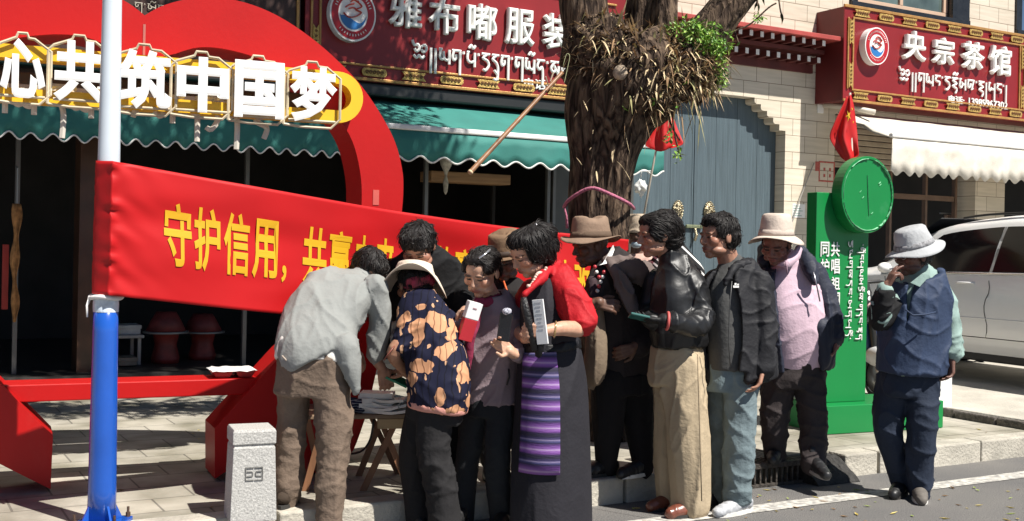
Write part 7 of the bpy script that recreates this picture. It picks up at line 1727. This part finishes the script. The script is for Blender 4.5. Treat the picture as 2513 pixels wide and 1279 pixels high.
# ---- man in grey hat smoking
P = Person('old man in a pale grey hat and navy vest smoking a cigarette', 6.55, 2235, 1225, (.15, .075, .055), 0)
to = P.loft([(2238, 915, 0, 70, 50), (2242, 850, 0, 72, 52), (2246, 780, 0, 73, 52), (2252, 725, .0, 69, 48), (2256, 690, .0, 54, 40), (2252, 664, -.01, 33, 30)], .35)
P.head(2240, 628, -.06, .232, 70, 4, 0); P.B += [P.ch([(2254, 676, -.0, 29), (2246, 645, -.03, 27)]), to.solid(.84)]
ra = [(2308, 724, .0, 31), (2328, 800, -.0, 30), (2336, 862, -.02, 26)]; la = [(2196, 740, -.08, 30), (2158, 782, -.14, 27), (2172, 715, -.2, 21)]
P.B += [P.ch([(2312, 726, 0, 22), (2330, 804, 0, 19), (2338, 868, -.02, 15), (2334, 885, -.03, 13)]), P.ch([(2200, 740, -.08, 20), (2160, 782, -.14, 18), (2172, 716, -.2, 14), (2176, 700, -.2, 12)])]
P.B += hand(P.p(2334, 880, -.03), (-.15, -.15, -1), (-.9, -.3, 0), 1, .185, .5)
P.B += hand(P.p(2174, 708, -.2), (.45, .05, .9), (.8, .1, -.4), 1, .185, .5, fc=(.15, .25, .8, .9))
lr = [(2264, 930, -.0, 44), (2262, 1040, -.05, 36), (2258, 1130, -.03, 33), (2256, 1205, 0, 30)]; ll = [(2200, 930, .03, 46), (2178, 1040, .04, 38), (2196, 1120, .08, 32), (2212, 1186, .1, 27)]
for l in (lr, ll): P.B.append(P.ch([(q[0], q[1], q[2], q[3] * .7) for q in l]))
P.body(beard=.25)
sage = cloth('shirt_sage', (.26, .36, .33), .8, .06, .15, 60)
P.garm('shirt', [to.solid(.95), P.ch(ra), P.ch(la), P.ch([(2254, 672, -.01, 33), (2256, 690, 0, 40)])], sage, [(.012, (.1, 0, 1), 8, 2, 3.), (.018, (1, 0, .2), 22, 5, 6., P.p(2335, 852, 0), .08), (.012, (1, 0, .6), 14, 4, 2.)], .008)
P.garm('sleeve_cover', [P.ch([(2190, 752, -.09, 32), (2158, 784, -.14, 29), (2170, 726, -.2, 24)])], cloth('sleeve_black', (.014, .014, .015)), [(.012, (1, 0, .4), 16, 5, 2.)], .008)
vst = cloth('vest_navy', (.022, .038, .082), .7, .08, .2, 50, spec=.4)
P.garm('vest', [to.patch(-85, 262, 0, len(to.R) - 4, .006, .03, 44, lambda u: (-134 + 16 * u ** 3, 222 - 16 * u ** 3)), to.patch(-80, 50, len(to.R) - 12, len(to.R) - 4, .012, .026, 24)], vst, [(.010, (1, 0, -.3), 11, 3, 2.), (.012, (.2, 0, 1), 8, 2, 5.)], .008)
P.raw('vest_flap', tube([P.p(2222, 760, -.262), P.p(2240, 774, -.265), P.p(2272, 772, -.262), P.p(2296, 766, -.24)], .005, 5), vst)
P.raw('shirt_collar', merge([([P.p(2234, 694, -.20), P.p(2262, 672, -.19), P.p(2280, 662, -.12), P.p(2280, 676, -.13), P.p(2256, 704, -.20)], [(0, 1, 4), (1, 2, 3, 4)])]), sage, smooth=False, thick=.005)
P.garm('trousers', [P.loft([(2236, 895, .02, 72, 52), (2234, 940, .02, 76, 54), (2232, 970, .02, 72, 50)], .35).solid(), P.ch(lr), P.ch(ll)], cloth('trousers_navy', (.020, .028, .048), .8, .1, .2, 60), [(.010, Z_, 7, 2, 2.), (.015, (1, 0, .3), 14, 5, 5., P.p(2264, 1170, 0), .14), (.012, (1, 0, -.35), 10, 4, 4.)])
P.hair([P.he((0, .16, .04), (.34, .34, .28))], m=mat('hair_grey', (.06, .055, .05), .6, .4, 60))
hg_ = cloth('hat_grey', (.42, .43, .44), .85, .08, .2, 60)
hat(P, hatM(P, 0, .05, .235, 14, 0), .100, .115, .162, hg_, mat('hat_grey_band', (.25, .25, .26), .8, .6, 60), lambda a: -.028 - .016 * math.cos(2 * a), 0, taper=.84)
gl = MB()
for sx_ in (-1, 1): gl.add(tube([P.hp(sx_ * (.14 + .085 * math.cos(a)), -.40, -.0 + .07 * math.sin(a)) for a in np.linspace(0, 6.28, 18)], .0025, 5)); gl.add(tube([P.hp(sx_ * .22, -.38, .02), P.hp(sx_ * .33, -.1, .03), P.hp(sx_ * .34, .06, .0)], .0025, 5))
gl.add(tube([P.hp(-.055, -.41, .01), P.hp(.055, -.41, .01)], .0025, 5)); P.raw('glasses', (gl.V, gl.F), mat('wire_frame', (.5, .48, .45), .25, metal=.9))
P.raw('cigarette', tube([P.hp(-.01, -.40, -.27), P.hp(-.12, -.62, -.30)], .0042, 8), mat('cigarette_white', (.8, .78, .74), .7))
P.shoe(2212, 1202, .1, (-.55, -.8), ground=0); P.shoe(2254, 1232, 0, (-.25, -.97), .275, m=mat('shoe_taupe', (.13, .115, .10), .8, .2, 30), sole=sole_wt, ground=0)
# ================================================================== things held
def held(name, label, cat, vf, m, pos, smooth=False):
    root = empty(name, label, cat, tuple(pos)); o = MB().add(vf).build(name + '_body' if False else 'case', m, None, smooth); return rebase(o, root), root
def obox(c, ax, ay, az, hx_, hy_, hz_, b=.003):
    "oriented box: centre, axes, half sizes"
    M_ = Matrix((( ax[0], ay[0], az[0], c[0]), (ax[1], ay[1], az[1], c[1]), (ax[2], ay[2], az[2], c[2]), (0, 0, 0, 1)))
    return xf(bevbox(-hx_, hx_, -hy_, hy_, -hz_, hz_, b), M_)
def axes(zdir, ydir):
    z = Vector(zdir).normalized(); y = Vector(ydir); y = (y - z * y.dot(z)).normalized(); return y.cross(z), y, z
a_ = axes((.28, 0, 1), (-.35, 1, 0))
wbx = mat('box_white', (.78, .78, .78), .4, .03); rdx = mat('box_red', (.42, .02, .03), .35, .06)
c = at(1160, 762, 5.46); r1 = empty('phone_box', 'white and dark red phone box held up by the woman in the mauve jacket', 'box', tuple(c))
o = MB().add(obox(c, *a_, .035, .026, .042)).build('lid', wbx, None); rebase(o, r1)
c2_ = c - a_[2] * .097; o = MB().add(obox(c2_, *a_, .034, .025, .0545)).build('base', rdx, None); rebase(o, r1)
o = MB().add(obox(c - a_[1] * .0272 + a_[2] * .012, *a_, .010, .0008, .0035, .0005)).build('print', mat('box_print', (.35, .2, .22), .5), None); rebase(o, r1)
a_ = axes((.12, -.1, 1), (.2, 1, .1)); c = at(1239, 802, 5.43)
o, r2 = held('mobile_phone', 'black phone held upright by the woman in the mauve jacket', 'phone', obox(c, *a_, .032, .008, .072, .006), mat('phone_black', (.012, .013, .018), .2, .2, spec=.6), c)
o = MB().add(ell(c + a_[2] * .075, (.024, .016, .018), None, 10)).build('charm', mat('charm_print', (.5, .5, .55), .7, .8, 120, tint=(.02, .02, .06)), None, True); rebase(o, r2)
a_ = axes((-.14, 0, 1), (.5, 1, 0)); c = at(1326, 790, 5.27)
o, r3 = held('white_booklet', 'tall white booklet held against the black dress of the woman with red sleeves', 'booklet', obox(c, *a_, .028, .005, .105, .001), wbx, c)
pr_ = MB()
for i in range(8): pr_.add(obox(c - a_[1] * .0056 + a_[2] * (.09 - .018 * i), *a_, .018 - .004 * (i % 3), .0003, .0025, .0001))
o = pr_.build('print', mat('booklet_print', (.5, .5, .52), .7), None); rebase(o, r3)
c = at(1293, 775, 5.28); o, r4 = held('folding_fan', 'closed black folding umbrella held beside the white booklet', 'umbrella', tube([at(1285, 730, 5.28), at(1290, 760, 5.28), at(1300, 800, 5.29), at(1312, 860, 5.30)], [.015, .021, .021, .014], 10), mat('umbrella_black', (.012, .012, .013), .45, .3, 60, .5, 80), c, True)
r4.name = 'folded_umbrella'
a_ = axes((-1, -.1, .2), (0, .4, 1)); c = at(1568, 778, 5.70)
o, r5 = held('mobile_phone', 'teal edged phone held flat by the gloved hand of the woman in black leather', 'phone', obox(c, *a_, .034, .006, .05, .004), mat('phone_teal', (.03, .12, .11), .25, .2, spec=.6), c)
a_ = axes((.7, .2, -.35), (.1, -.3, 1)); c = at(972, 930, 5.68)
o, r6 = held('green_booklet', 'green booklet in the hand of the woman in the floral blouse', 'booklet', obox(c, *a_, .045, .006, .06, .002), mat('booklet_green', (.02, .22, .12), .45, .1), c)
a_ = axes((.6, -.15, .35), (.0, 1, .3)); c = at(976, 804, 5.80)
o, r7 = held('white_carton', 'white open carton passed over the table beside the floral sleeve', 'box', obox(c, *a_, .04, .03, .055), wbx, c)
a_ = axes((1, 0, -.1), (0, .35, -1)); c = at(984, 826, 5.74)
o, r8 = held('blister_pack', 'blue grey boxed device under the white carton, over the table', 'box', obox(c, *a_, .035, .022, .05), mat('pack_blue', (.2, .26, .33), .3, .5, 30, tint=(.55, .56, .58)), c)
